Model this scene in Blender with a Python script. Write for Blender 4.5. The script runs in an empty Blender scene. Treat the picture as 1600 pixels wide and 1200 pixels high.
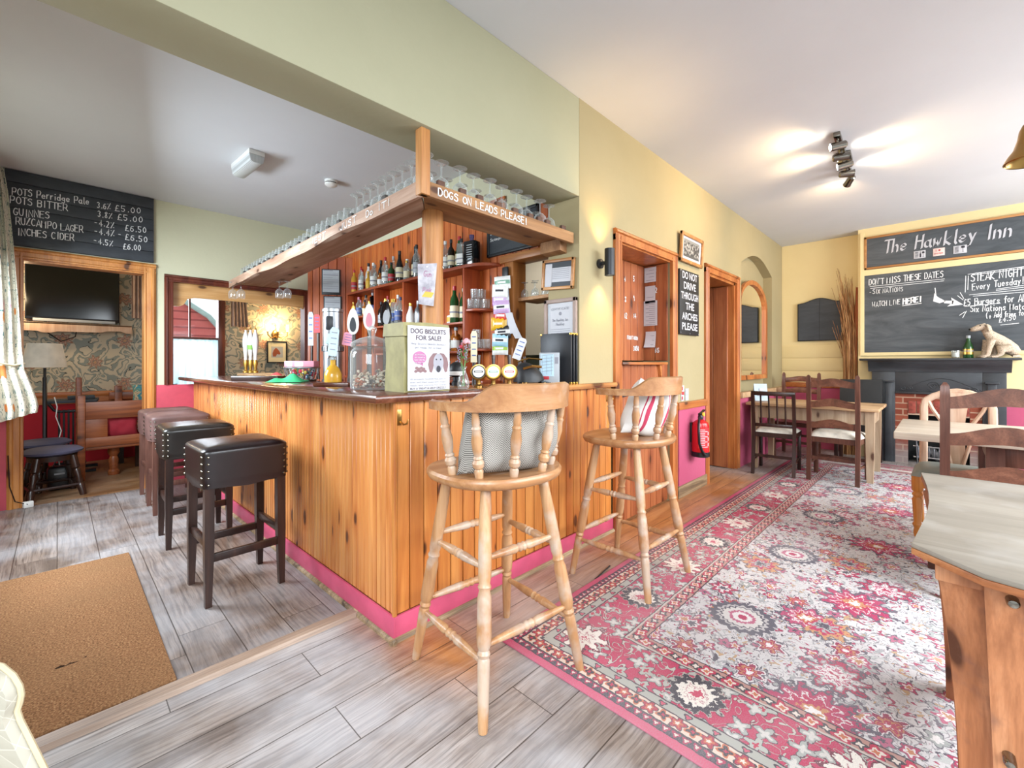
import bpy, bmesh, math, random
from math import sin, cos, pi, radians as R, sqrt, atan2
from mathutils import Vector, Matrix
random.seed(7)
C = bpy.context; sc = C.scene; COL = sc.collection

# ---------------------------------------------------------------- camera, sky, daylight, exposure
H, F, HZ = 1.2, 690.0, 568.0
TH = math.atan(670 / 690)
FW = Vector((cos(TH), sin(TH), 0)); RT = Vector((FW.y, -FW.x, 0)); UP = Vector((0, 0, 1))
cam = bpy.data.objects.new('camera', bpy.data.cameras.new('camera')); COL.objects.link(cam); sc.camera = cam
cam.location = (0, 0, H); cam.rotation_euler = (R(90), 0, TH - R(90))
cam.data.sensor_width = 36; cam.data.lens = 36 * F / 1600; cam.data.shift_y = (HZ - 600) / 1600
cam.data.clip_start = 0.05
sc.view_settings.view_transform = 'Standard'; sc.view_settings.look = 'None'
sc.view_settings.exposure = 1.02; sc.view_settings.gamma = 1
sc.cycles.transparent_max_bounces = 40; sc.cycles.max_bounces = 10
w = bpy.data.worlds.new('sky'); sc.world = w; w.use_nodes = True
w.node_tree.nodes['Background'].inputs[0].default_value = (0.88, 0.95, 1.0, 1)
w.node_tree.nodes['Background'].inputs[1].default_value = 0.62

def lamp(name, kind, loc, energy, col=(1, 1, 1), aim=None, **kw):
    d = bpy.data.lights.new(name, kind); d.energy = energy; d.color = col
    for k, v in kw.items(): setattr(d, k, v)
    o = bpy.data.objects.new(name, d); COL.objects.link(o); o.location = loc
    if aim: o.rotation_euler = (Vector(aim) - Vector(loc)).to_track_quat('-Z', 'Y').to_euler()
    return o
# daylight through the windows: left wall window, back room window, big windows behind the viewer; plus an added fill for the far end
lamp('daylight_and_fill', 'AREA', (-0.60, 3.9, 1.9), 86, (0.80, 0.90, 1), (0.4, 3.75, 0.75), shape='RECTANGLE', size=1.3, size_y=1.0)
lamp('daylight_and_fill', 'AREA', (1.2, 7.75, 1.6), 22, (0.9, 0.95, 1), (1.2, 5.0, 1.0), shape='RECTANGLE', size=1.2, size_y=1.3)
lamp('daylight_and_fill', 'AREA', (2.6, -2.6, 2.3), 98, (0.87, 0.94, 1), (2.6, -0.5, 0.0), shape='RECTANGLE', size=3.8, size_y=1.5, spread=R(115))
lamp('daylight_and_fill', 'AREA', (-1.7, -0.8, 2.2), 50, (0.87, 0.94, 1), (0.2, 0.6, 0.0), shape='RECTANGLE', size=2.2, size_y=1.4, spread=R(115))
lamp('daylight_and_fill', 'AREA', (5.4, -2.9, 1.8), 95, (0.94, 0.97, 1), (6.2, 0.9, 1.2), shape='RECTANGLE', size=2.2, size_y=1.5)  # unseen fill lamp added to brighten the far dining end
lamp('kitchen_light', 'AREA', (3.2, 3.2, 2.55), 5, (1, .95, .86), (3.2, 3.2, 0), shape='SQUARE', size=.6)
lamp('passage_light', 'AREA', (5.6, 3.6, 2.5), 14, (1, .97, .92), (5.6, 3.2, 0), shape='SQUARE', size=.6)

def PX(x, y, v):
    d = FW + RT * ((x - 800) / F) + UP * ((HZ - y) / F); return Vector((0, 0, H)) + d * (v / d.x)
def PY(x, y, v):
    d = FW + RT * ((x - 800) / F) + UP * ((HZ - y) / F); return Vector((0, 0, H)) + d * (v / d.y)
def PZ(x, y, v=0):
    d = FW + RT * ((x - 800) / F) + UP * ((HZ - y) / F); return Vector((0, 0, H)) + d * ((v - H) / d.z)

# ---------------------------------------------------------------- material writing
def lin(h):
    if not isinstance(h, str): return tuple(h) + (1,) if len(h) == 3 else tuple(h)
    h = h.lstrip('#'); o = []
    for i in (0, 2, 4):
        c = int(h[i:i + 2], 16) / 255; o.append(c / 12.92 if c <= 0.04045 else ((c + 0.055) / 1.055) ** 2.4)
    return tuple(o) + (1,)

class S:
    def __init__(s, t, k): s.t, s.k = t, k
    def __add__(a, b): return a.t.math('ADD', a, b)
    def __radd__(a, b): return a.t.math('ADD', a, b)
    def __sub__(a, b): return a.t.math('SUBTRACT', a, b)
    def __rsub__(a, b): return a.t.math('SUBTRACT', b, a)
    def __mul__(a, b): return a.t.math('MULTIPLY', a, b)
    def __rmul__(a, b): return a.t.math('MULTIPLY', a, b)
    def __truediv__(a, b): return a.t.math('DIVIDE', a, b)
    def __gt__(a, b): return a.t.math('GREATER_THAN', a, b)
    def __lt__(a, b): return a.t.math('LESS_THAN', a, b)
    def f(a, op, b=None, c=None): return a.t.math(op, a, b, c)

class T:
    def __init__(s, name, rough=0.5, metal=0.0, spec=0.5, **kw):
        s.m = bpy.data.materials.new(name); s.m.use_nodes = True
        s.nt = s.m.node_tree; s.b = s.nt.nodes['Principled BSDF']
        s.set('Roughness', rough); s.set('Metallic', metal); s.set('Specular IOR Level', spec)
        for k, v in kw.items(): s.set(k.replace('_', ' '), v)
        s._co = None
    def n(s, typ, **kw):
        n = s.nt.nodes.new('ShaderNode' + typ)
        for k, v in kw.items(): setattr(n, k, v)
        return n
    def put(s, inp, v):
        if isinstance(v, S): s.nt.links.new(v.k, inp)
        elif v is not None: inp.default_value = lin(v) if isinstance(v, (str, tuple, list)) and inp.type == 'RGBA' else v
    def set(s, k, v): s.put(s.b.inputs[k], v)
    def math(s, op, a, b=None, c=None):
        n = s.n('Math', operation=op)
        for i, v in enumerate((a, b, c)):
            if v is not None: s.put(n.inputs[i], v)
        return S(s, n.outputs[0])
    def co(s, src='Object'):
        n = s.n('TexCoord'); x = s.n('SeparateXYZ'); s.nt.links.new(n.outputs[src], x.inputs[0])
        return [S(s, x.outputs[i]) for i in range(3)]
    def vec(s, x=0, y=0, z=0):
        n = s.n('CombineXYZ')
        for i, v in enumerate((x, y, z)): s.put(n.inputs[i], v)
        return S(s, n.outputs[0])
    def noise(s, v, scale=5, detail=3, rough=0.55, dist=0.0, col=False):
        n = s.n('TexNoise'); s.put(n.inputs['Vector'], v)
        for k, x in (('Scale', scale), ('Detail', detail), ('Roughness', rough), ('Distortion', dist)): s.put(n.inputs[k], x)
        return S(s, n.outputs['Color' if col else 'Fac'])
    def voro(s, v, scale=5, feature='F1', rnd=1.0, dim='3D'):
        n = s.n('TexVoronoi', feature=feature, voronoi_dimensions=dim); s.put(n.inputs['Vector'], v)
        s.put(n.inputs['Scale'], scale); s.put(n.inputs['Randomness'], rnd)
        if feature == 'DISTANCE_TO_EDGE': return S(s, n.outputs[0])
        return [S(s, n.outputs[i]) for i in range(3)]
    def white(s, v):
        n = s.n('TexWhiteNoise', noise_dimensions='3D'); s.put(n.inputs['Vector'], v); return S(s, n.outputs['Value'])
    def sep(s, v):
        x = s.n('SeparateXYZ'); s.put(x.inputs[0], v); return [S(s, x.outputs[i]) for i in range(3)]
    def ramp(s, f, stops, const=False):
        n = s.n('ValToRGB'); r = n.color_ramp; s.put(n.inputs[0], f)
        if const: r.interpolation = 'CONSTANT'
        while len(r.elements) < len(stops): r.elements.new(0.5)
        for e, (p, c) in zip(r.elements, stops): e.position = p; e.color = lin(c)
        return S(s, n.outputs[0])
    def mix(s, f, a, b, mode='MIX'):
        n = s.n('Mix', data_type='RGBA', blend_type=mode)
        s.put(n.inputs[0], f); s.put(n.inputs[6], a); s.put(n.inputs[7], b); return S(s, n.outputs[2])
    def bump(s, h, k=0.3, d=0.01):
        n = s.n('Bump'); s.put(n.inputs['Height'], h); n.inputs['Strength'].default_value = k; n.inputs['Distance'].default_value = d
        s.nt.links.new(n.outputs[0], s.b.inputs['Normal'])
    def base(s, v): s.set('Base Color', v); return s.m

def plain(name, col, rough=0.5, metal=0.0, var=0.06, scale=9, **kw):
    t = T(name, rough, metal, **kw); x, y, z = t.co()
    n = t.noise(t.vec(x, y, z), scale, 3)
    c = lin(col); d = tuple(max(0, v * (1 - 2.2 * var)) for v in c[:3]); l = tuple(min(1, v * (1 + var)) for v in c[:3])
    return t.base(t.ramp(n, [(0.3, d), (0.65, l)]))

def wood(name, dark, mid, light, axis=2, scale=9.0, rough=0.4, knots=0.0, board=None, grain=0.35, worn=None, bump=0.06):
    t = T(name, rough); co = t.co()
    off = 0.0
    if board:
        bid = t.math('FLOOR', co[board[0]] / board[1]); rnd = t.white(t.vec(bid, 3.1, board[0])); off = rnd * 7.0
    st = [1.0, 1.0, 1.0]; st[axis] = 0.09
    v = t.vec(co[0] * st[0] + off, co[1] * st[1] + off, co[2] * st[2] + off)
    g = t.noise(v, scale, 6, 0.6, 1.3)
    c = t.ramp(g, [(0.28, dark), (0.5, mid), (0.72, light)])
    st2 = [1.0, 1.0, 1.0]; st2[axis] = 0.03
    fine = t.noise(t.vec(co[0] * st2[0] + off, co[1] * st2[1] + off, co[2] * st2[2] + off), scale * 14, 3)
    c = t.mix(t.ramp(fine, [(0.35, (grain,) * 3), (0.6, (0, 0, 0))]), c, dark)
    if board:
        c = t.mix(0.8, c, t.ramp(rnd, [(0, (0.78,) * 3), (1, (1.0,) * 3)]), 'MULTIPLY')
    if knots:
        o1, o2 = [i for i in range(3) if i != axis]
        d = t.voro(t.vec(co[o1] + co[o2] + off, co[axis] * 0.42 + off, 0), knots * 1.9, dim='2D')
        r1 = t.sep(d[1])[0] * 0.06
        c = t.mix(t.ramp(d[0] - r1, [(0.05, (0.6,) * 3), (0.20, (0, 0, 0))]), c, dark)
        c = t.mix(t.ramp(d[0] - r1, [(0.01, (0.9,) * 3), (0.05, (0, 0, 0))]), c, '42200e')
    if worn:
        wv = t.noise(t.vec(*co), worn[1], 4)
        c = t.mix(t.ramp(wv, [(worn[2], (0, 0, 0)), (worn[2] + 0.15, (worn[3],) * 3)]), c, worn[0])
    if bump: t.bump(fine, bump)
    return t.base(c)

M = {}
def glassmat(name, tint=(1, 1, 1), body=0.06, white=(0.9, 0.95, 0.95), wd=0.55, pw=1.7):
    t = T(name); nt = t.nt
    tr = t.n('BsdfTransparent'); tr.inputs[0].default_value = tint + (1,)
    gl = t.n('BsdfGlossy'); gl.inputs['Roughness'].default_value = 0.04
    df = t.n('BsdfDiffuse'); df.inputs[0].default_value = white + (1,)  # white diffuse towards the rims stands in for glass highlights
    lw = t.n('LayerWeight'); lw.inputs[0].default_value = 0.35
    f = S(t, lw.outputs['Facing']); e = f.f('POWER', pw)
    m0 = t.n('MixShader'); t.put(m0.inputs[0], body); nt.links.new(gl.outputs[0], m0.inputs[1]); nt.links.new(df.outputs[0], m0.inputs[2])
    t.put(m0.inputs[0], wd)
    m1 = t.n('MixShader'); t.put(m1.inputs[0], e * 0.75 + body); nt.links.new(tr.outputs[0], m1.inputs[1]); nt.links.new(m0.outputs[0], m1.inputs[2])
    nt.links.new(m1.outputs[0], nt.nodes['Material Output'].inputs[0])
    return t.m
def emit(name, col, k):
    t = T(name); t.set('Base Color', col); t.set('Emission Color', col); t.set('Emission Strength', k); return t.m

# plaster, paint
def plaster(name, a, b, bump=0.12):
    t = T(name, 0.75, spec=0.25); x, y, z = t.co()
    n = t.noise(t.vec(x, y, z), 1.3, 4); t.bump(t.noise(t.vec(x, y, z), 28, 4), bump, 0.01)
    return t.base(t.ramp(n, [(0.3, a), (0.7, b)]))
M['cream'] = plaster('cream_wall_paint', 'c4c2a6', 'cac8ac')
M['dimcream_beam'] = plaster('cream_paint_dimmed_beam', 'a19f84', 'a8a68b')  # light level put into the colour: the wall's cream, darkened for the beam
M['dimcream_long'] = plaster('cream_paint_dimmed_long_wall', '9d906c', 'a49774')  # same cream paint, lamp warmth and a dimmer level put into the colour
M['lamplit_cream'] = plaster('cream_paint_lamplit', 'dcc896', 'e2d09e')  # warm lamp light put into the colour: the cream, yellowed and brightened
M['ceil'] = plaster('ceiling_paint', 'cdd0d4', 'd3d6da', 0.05)
M['pink'] = plaster('pink_wall_paint', 'ab4c68', 'b55672')
M['red'] = plaster('red_wall_paint', '9c1a24', 'ab2230')
M['kitchen'] = plaster('kitchen_wall_paint', '8c9590', '98a09c')
M['white'] = plain('white_paint', 'e2e2de', 0.45, var=0.03)
M['paper'] = plain('white_paper', 'bebec2', 0.6, var=0.02)
M['ink'] = plain('dark_ink', '33323a', 0.7, var=0.02)
M['greyink'] = plain('grey_ink', '8c8c94', 0.7, var=0.02)
M['black'] = plain('black_plastic', '0d0d10', 0.35, var=0.05)
M['satin'] = plain('black_satin_metal', '24262a', 0.4, 0.2)
M['chalk'] = plain('chalk', 'e4e6e6', 0.9, var=0.12, scale=160)
M['steel'] = plain('brushed_steel', '9a9da2', 0.34, 1.0, var=0.05)
M['brass'] = plain('polished_brass', 'a8834a', 0.3, 1.0, var=0.05)
M['chrome'] = plain('dark_chrome', '8a857c', 0.12, 1.0, var=0.03)
M['glass'] = glassmat('clear_glass', (0.93, 0.95, 0.95), 0.10)
M['pane'] = glassmat('window_glass', (0.98, 0.99, 1), 0.02)
M['gbrown'] = plain('dark_brown_glass', '1d130d', 0.12, var=0.1)
M['ggreen'] = plain('green_glass', '1f4a22', 0.12, var=0.1)
M['gblack'] = plain('black_glass', '0c0d10', 0.12, var=0.1)
M['amber'] = plain('amber_spirit', 'a35c1c', 0.12, var=0.12)
M['yellow'] = plain('yellow_liquor', 'd9a436', 0.15, var=0.1)
M['clear'] = glassmat('clear_spirit_glass', (0.80, 0.86, 0.86), 0.16)
M['capred'] = plain('red_cap', 'b3202a', 0.35)
M['gold'] = plain('gold_foil', 'c9a24e', 0.3, 0.8)
M['sblue'] = plain('pale_blue_print', 'b8d4e4', 0.5)
def board_mat(name, a, b):
    t = T(name, 0.55, spec=0.35); x, y, z = t.co()
    n = t.noise(t.vec(x, y * 0.5, z * 2.2), 3.5, 6, 0.65, 1.2)
    return t.base(t.ramp(n, [(0.35, a), (0.75, b)]))
M['board'] = board_mat('chalkboard_paint', '3f4448', '5b6064')
M['slate'] = board_mat('slate_board_paint', '34383d', '43484e')
# timber
M['panel'] = wood('varnished_pine_panel', 'a05422', 'c07a3a', 'd69450', 2, 7, 0.33, 2.6, (0, 0.0765), 0.3)
M['panely'] = wood('varnished_pine_panel_side', 'a65a26', 'c98345', 'dc9c5a', 2, 7, 0.33, 2.6, (1, 0.0765), 0.3)
M['backpine'] = wood('orange_pine_boards', '98441a', 'c4662c', 'da8640', 2, 7, 0.35, 2.4, (1, 0.085), 0.3)
M['shelfwood'] = wood('red_stained_shelf', '78301a', 'a04a28', 'b85e36', 1, 8, 0.38, 0, None, 0.3)
M['counter'] = wood('dark_varnished_counter', '3d1d13', '5e3424', '7d4d38', 1, 6, 0.16, 0, None, 0.35)
M['counterx'] = wood('varnished_counter_front', '3d1d13', '66392a', '8a5a40', 0, 6, 0.16, 0, None, 0.35)
M['beamwood'] = wood('rough_shelf_timber', '7d5636', 'a3774c', 'bd9468', 0, 8, 0.6, 2.5, None, 0.35)
M['beamwoody'] = wood('rough_shelf_timber_side', '8a6650', 'b0907a', 'c9b3a2', 1, 8, 0.6, 2.2, None, 0.3)
M['log'] = wood('round_post_timber', '8c562c', 'b57c45', 'cc985f', 2, 9, 0.5, 2.8, None, 0.35)
M['frame'] = wood('varnished_door_timber', '85461f', 'b06834', 'c8864a', 2, 8, 0.34, 2.0, None, 0.35)
M['framex'] = wood('varnished_lintel_timber', '85461f', 'b06834', 'c8864a', 0, 8, 0.34, 2.0, None, 0.35)
M['doorwood'] = wood('red_brown_door_boards', '6f361e', '9c5733', 'b57044', 2, 7, 0.4, 2.0, None, 0.35)
M['darkframe'] = wood('dark_window_timber', '41190f', '632c1c', '7d4028', 2, 8, 0.35, 0, None, 0.35)
M['beech'] = wood('pale_beech', '875a38', 'a67a52', 'ba946e', 2, 10, 0.38, 0, None, 0.22, ('afa499', 7, 0.48, 0.6))
M['beechx'] = wood('pale_beech_crest', '825432', 'a0724a', 'b58c64', 0, 10, 0.33, 0, None, 0.22, ('bdb0a2', 6, 0.58, 0.5))
M['darkwood'] = wood('dark_brown_wood', '1c0e0a', '2c1812', '452a1f', 2, 9, 0.3, 0, None, 0.3)
M['mahog'] = wood('brown_chair_wood', '3c2118', '59362a', '7a5040', 2, 9, 0.32, 0, None, 0.35)
M['mahogx'] = wood('brown_chair_rail_wood', '46281c', '6b4230', '8a5c46', 1, 9, 0.32, 0, None, 0.35)
M['oldpine'] = wood('scrubbed_pine', '97744e', 'b3906a', 'c6aa86', 1, 8, 0.5, 2.0, None, 0.22)
M['oldpinez'] = wood('scrubbed_pine_leg', '8a6f55', 'a99176', 'bfab91', 2, 8, 0.5, 2.0, None, 0.25)
M['paletop'] = wood('bleached_table_top', 'a38f79', 'bdaf9d', 'cdc2b3', 1, 8, 0.4, 0, None, 0.2)
M['benchtop'] = wood('worn_plank_top', '70695e', '847b6f', '928a7e', 1, 6, 0.55, 0, None, 0.25, ('969088', 4, 0.52, 0.7))
M['barrel'] = wood('red_brown_stave', '86502f', 'bb7c52', 'd2986f', 2, 8, 0.45, 2.0, None, 0.4, ('7a5648', 9, 0.6, 0.6))
M['orange'] = wood('orange_turned_wood', '9a5a1e', 'c07a30', 'd6954a', 2, 9, 0.35, 0, None, 0.25)
M['palewood'] = wood('pale_pink_wood', 'ab846a', 'c8a58a', 'd8bda6', 2, 9, 0.4, 0, None, 0.2)
M['settle'] = wood('settle_wood', '5c2a14', '8f4c26', 'aa653a', 0, 8, 0.4, 2.0, None, 0.35)
M['skirt'] = plain('pink_gloss_paint', 'b84a66', 0.35)
M['bead'] = wood('scuffed_floor_bead', '3b2a1f', '8c7355', 'b39b79', 0, 14, 0.6, 0, None, 0.4)

# floors
def planks(name, along, w_, L, cols, worn_cols, orange):
    t = T(name, 0.34, spec=0.5); co = t.co(); u, v = co[along], co[1 - along]
    row = t.math('FLOOR', v / w_); rr = t.white(t.vec(row, 7.7, 1.3))
    uu = u + rr * L; seg = t.math('FLOOR', uu / L); pid = t.white(t.vec(row, seg, 5.5)); o = pid * 9.0
    g = t.noise(t.vec(u * 0.12 + o, v * 1.0 + o, 0), 11, 7, 0.62, 1.6)
    c = t.ramp(g, [(0.25, cols[0]), (0.5, cols[1]), (0.75, cols[2])])
    c = t.mix(0.85, c, t.ramp(pid, [(0, (0.70, 0.68, 0.66)), (1, (1.0, 1.0, 1.0))]), 'MULTIPLY')
    fine = t.noise(t.vec(u * 0.035 + o, v + o + t.noise(t.vec(u, v, 0), 2.5, 2) * 0.06, 0), 85, 4, 0.7)
    c = t.mix(t.ramp(fine, [(0.38, (0.8,) * 3), (0.54, (0, 0, 0))]), c, cols[0])
    wn = t.noise(t.vec(co[0], co[1], 0), 2.2, 5)
    c = t.mix(t.ramp(wn, [(0.38, (0, 0, 0)), (0.62, (0.55,) * 3)]), c, t.mix(fine, worn_cols[0], worn_cols[1]))
    if orange:   # varnish left unworn along the foot of the bar and the wall
        m = t.noise(t.vec(co[0], co[1], 3), 4, 4) * 0.35 + (co[1] - 1.22)
        k = t.ramp(m, [(0.12, (0, 0, 0)), (0.42, (0.85,) * 3)])
        k = t.mix(1.0, k, t.ramp(co[0] / 8.0, [(0.11, (0, 0, 0)), (0.14, (1, 1, 1)), (0.17, (0.35,) * 3), (0.28, (0.45,) * 3), (0.36, (1, 1, 1)), (0.6, (1, 1, 1)), (0.68, (0.2,) * 3)]), 'MULTIPLY')
        c = t.mix(k, c, t.ramp(g, [(0.25, '7a4520'), (0.5, 'a5682f'), (0.75, 'bd8246')]))
    e1 = t.math('ABSOLUTE', t.math('FRACT', v / w_) - 0.5); e2 = t.math('ABSOLUTE', t.math('FRACT', uu / L) - 0.5)
    gap = t.math('MAXIMUM', e1 > 0.5 - 0.0022 / w_, e2 > 0.5 - 0.0018 / L)
    c = t.mix(gap * 0.75, c, '241710')
    t.set('Roughness', t.ramp(wn, [(0.3, (0.3,) * 3), (0.7, (0.48,) * 3)]))
    t.bump(fine - gap, 0.1, 0.004)
    return t.base(c)
M['floor'] = planks('grey_brown_floorboards', 0, 0.19, 1.3, ('5a4f49', '948880', 'b3a9a2'), ('98979a', 'c4c6ca'), True)
M['floor_left'] = planks('brown_floorboards_side_bar', 1, 0.185, 1.6, ('493d37', '7a6b61', '99897e'), ('878587', 'b4b5b8'), False)
M['floor_far'] = planks('warm_floorboards_back_room', 0, 0.16, 1.4, ('5a3c26', '8c6541', 'a88058'), ('957a62', 'a58c74'), False)

# ---------------------------------------------------------------- mesh writing
class B:
    def __init__(s): s.bm = bmesh.new()
    def box(s, x0, x1, y0, y1, z0, z1, bev=0.0, mat=None, seg=2):
        vs = [s.bm.verts.new((x, y, z)) for x in (x0, x1) for y in (y0, y1) for z in (z0, z1)]
        fs = [s.bm.faces.new([vs[i] for i in q]) for q in ((0, 1, 3, 2), (4, 6, 7, 5), (0, 4, 5, 1), (2, 3, 7, 6), (0, 2, 6, 4), (1, 5, 7, 3))]
        if mat is not None: bmesh.ops.transform(s.bm, matrix=mat, verts=vs)
        if bev:
            es = list({e for f in fs for e in f.edges})
            bmesh.ops.bevel(s.bm, geom=es, offset=bev, segments=seg, affect='EDGES', profile=0.5)
        return s
    def prism(s, pts, axis, a, b, bev=0.0, mat=None):
        mp = {'X': lambda u, v, t: (t, u, v), 'Y': lambda u, v, t: (u, t, v), 'Z': lambda u, v, t: (u, v, t)}[axis]
        lo = [s.bm.verts.new(mp(u, v, a)) for u, v in pts]; hi = [s.bm.verts.new(mp(u, v, b)) for u, v in pts]
        n = len(pts); fs = [s.bm.faces.new(lo), s.bm.faces.new(hi)]
        for i in range(n): fs.append(s.bm.faces.new((lo[i], lo[(i + 1) % n], hi[(i + 1) % n], hi[i])))
        if mat is not None: bmesh.ops.transform(s.bm, matrix=mat, verts=lo + hi)
        if bev:
            es = list(fs[0].edges) + list(fs[1].edges)
            bmesh.ops.bevel(s.bm, geom=es, offset=bev, segments=2, affect='EDGES', profile=0.5)
        return s
    def rings(s, rs, closed=True, cap=(True, True)):
        rows = [[s.bm.verts.new(p) for p in r] for r in rs]; n = len(rows[0])
        for a, b in zip(rows, rows[1:]):
            for i in range(n if closed else n - 1):
                j = (i + 1) % n; s.bm.faces.new((a[i], a[j], b[j], b[i]))
        if cap[0]: s.bm.faces.new(rows[0][::-1])
        if cap[1]: s.bm.faces.new(rows[-1])
        return s
    def lathe(s, prof, c=(0, 0, 0), n=16, cap=(True, True), mat=None, sq=1.0):
        c = Vector(c); m = mat or Matrix.Identity(3)
        rs = [[c + m @ Vector((r * cos(2 * pi * i / n), r * sq * sin(2 * pi * i / n), z)) for i in range(n)] for r, z in prof]
        return s.rings(rs, True, cap)
    def tube(s, pts, r, n=8, cap=(True, True), sq=1.0):
        pts = [Vector(p) for p in pts]; k = len(pts)
        rr = r if isinstance(r, (list, tuple)) else [r] * k
        t0 = (pts[1] - pts[0]).normalized(); up = Vector((0, 0, 1)) if abs(t0.z) < 0.9 else Vector((1, 0, 0))
        u = t0.cross(up).normalized(); rs = []
        for i in range(k):
            t = (pts[min(i + 1, k - 1)] - pts[max(i - 1, 0)]).normalized()
            u = (u - t * u.dot(t)).normalized(); v = t.cross(u)
            rs.append([pts[i] + (u * cos(2 * pi * j / n) + v * sq * sin(2 * pi * j / n)) * rr[i] for j in range(n)])
        return s.rings(rs, True, cap)
    def turned(s, a, b, prof, n=12):      # prof: (fraction of the length, radius)
        a, b = Vector(a), Vector(b); d = b - a; m = d.to_track_quat('Z', 'Y').to_matrix(); L = d.length
        return s.lathe([(r, f * L) for f, r in prof], a, n, (True, True), m)
    def ball(s, c, r, n=10, m=7, sc_=(1, 1, 1), mat=None):
        g = bmesh.ops.create_uvsphere(s.bm, u_segments=n, v_segments=m, radius=r)['verts']
        mm = Matrix.Translation(Vector(c)) @ (mat.to_4x4() if mat is not None else Matrix.Identity(4)) @ Matrix.Diagonal((*sc_, 1))
        bmesh.ops.transform(s.bm, matrix=mm, verts=g); return s
    def grid(s, f, nu, nv, closed_u=False):
        rows = [[s.bm.verts.new(f(i / (nu if closed_u else nu - 1), j / (nv - 1))) for i in range(nu)] for j in range(nv)]
        for a, b in zip(rows, rows[1:]):
            for i in range(nu if closed_u else nu - 1):
                j = (i + 1) % nu; s.bm.faces.new((a[i], a[j], b[j], b[i]))
        return s
    def poly(s, pts): s.bm.faces.new([s.bm.verts.new(p) for p in pts]); return s
    def thick(s, d):
        bmesh.ops.recalc_face_normals(s.bm, faces=s.bm.faces[:]); bmesh.ops.solidify(s.bm, geom=s.bm.faces[:], thickness=d); return s
    def obj(s, name, mat, parent=None, kind=None, label=None, ang=38):
        bmesh.ops.recalc_face_normals(s.bm, faces=s.bm.faces[:])
        for f in s.bm.faces: f.smooth = True
        me = bpy.data.meshes.new(name); s.bm.to_mesh(me); s.bm.free()
        me.set_sharp_from_angle(angle=R(ang))
        for m in (mat if isinstance(mat, (list, tuple)) else [mat]): me.materials.append(M[m] if isinstance(m, str) else m)
        o = bpy.data.objects.new(name, me); COL.objects.link(o)
        if parent: o.parent = parent
        if kind: o['kind'] = kind
        if label: o['label'] = label
        return o

def thing(name, label, cat, loc=(0, 0, 0), rz=0.0, group=None):
    o = bpy.data.objects.new(name, None); COL.objects.link(o); o.empty_display_size = 0.1
    o.location = loc; o.rotation_euler = (0, 0, rz); return tag(o, label, cat, group)
def tag(o, label, cat, group=None):
    o['label'] = label; o['category'] = cat
    if group: o['group'] = group
    return o
def dup(root, loc, rz=None, label=None, group=None, sc_=None):
    def cp(o, par):
        c = o.copy(); COL.objects.link(c)
        if par: c.parent = par
        for ch in o.children: cp(ch, c)
        return c
    r = cp(root, None); r.location = loc
    if rz is not None: r.rotation_euler = (0, 0, rz)
    if label: r['label'] = label
    if group: r['group'] = group
    if sc_: r.scale = sc_
    return r
def struct(b, name, mat, parent=None): return b.obj(name, mat, parent, None if parent else 'structure')
ORD = ['first', 'second', 'third', 'fourth', 'fifth', 'sixth', 'seventh', 'eighth', 'ninth', 'tenth', 'eleventh', 'twelfth', 'thirteenth', 'fourteenth', 'fifteenth', 'sixteenth', 'seventeenth', 'eighteenth', 'nineteenth', 'twentieth']

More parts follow.
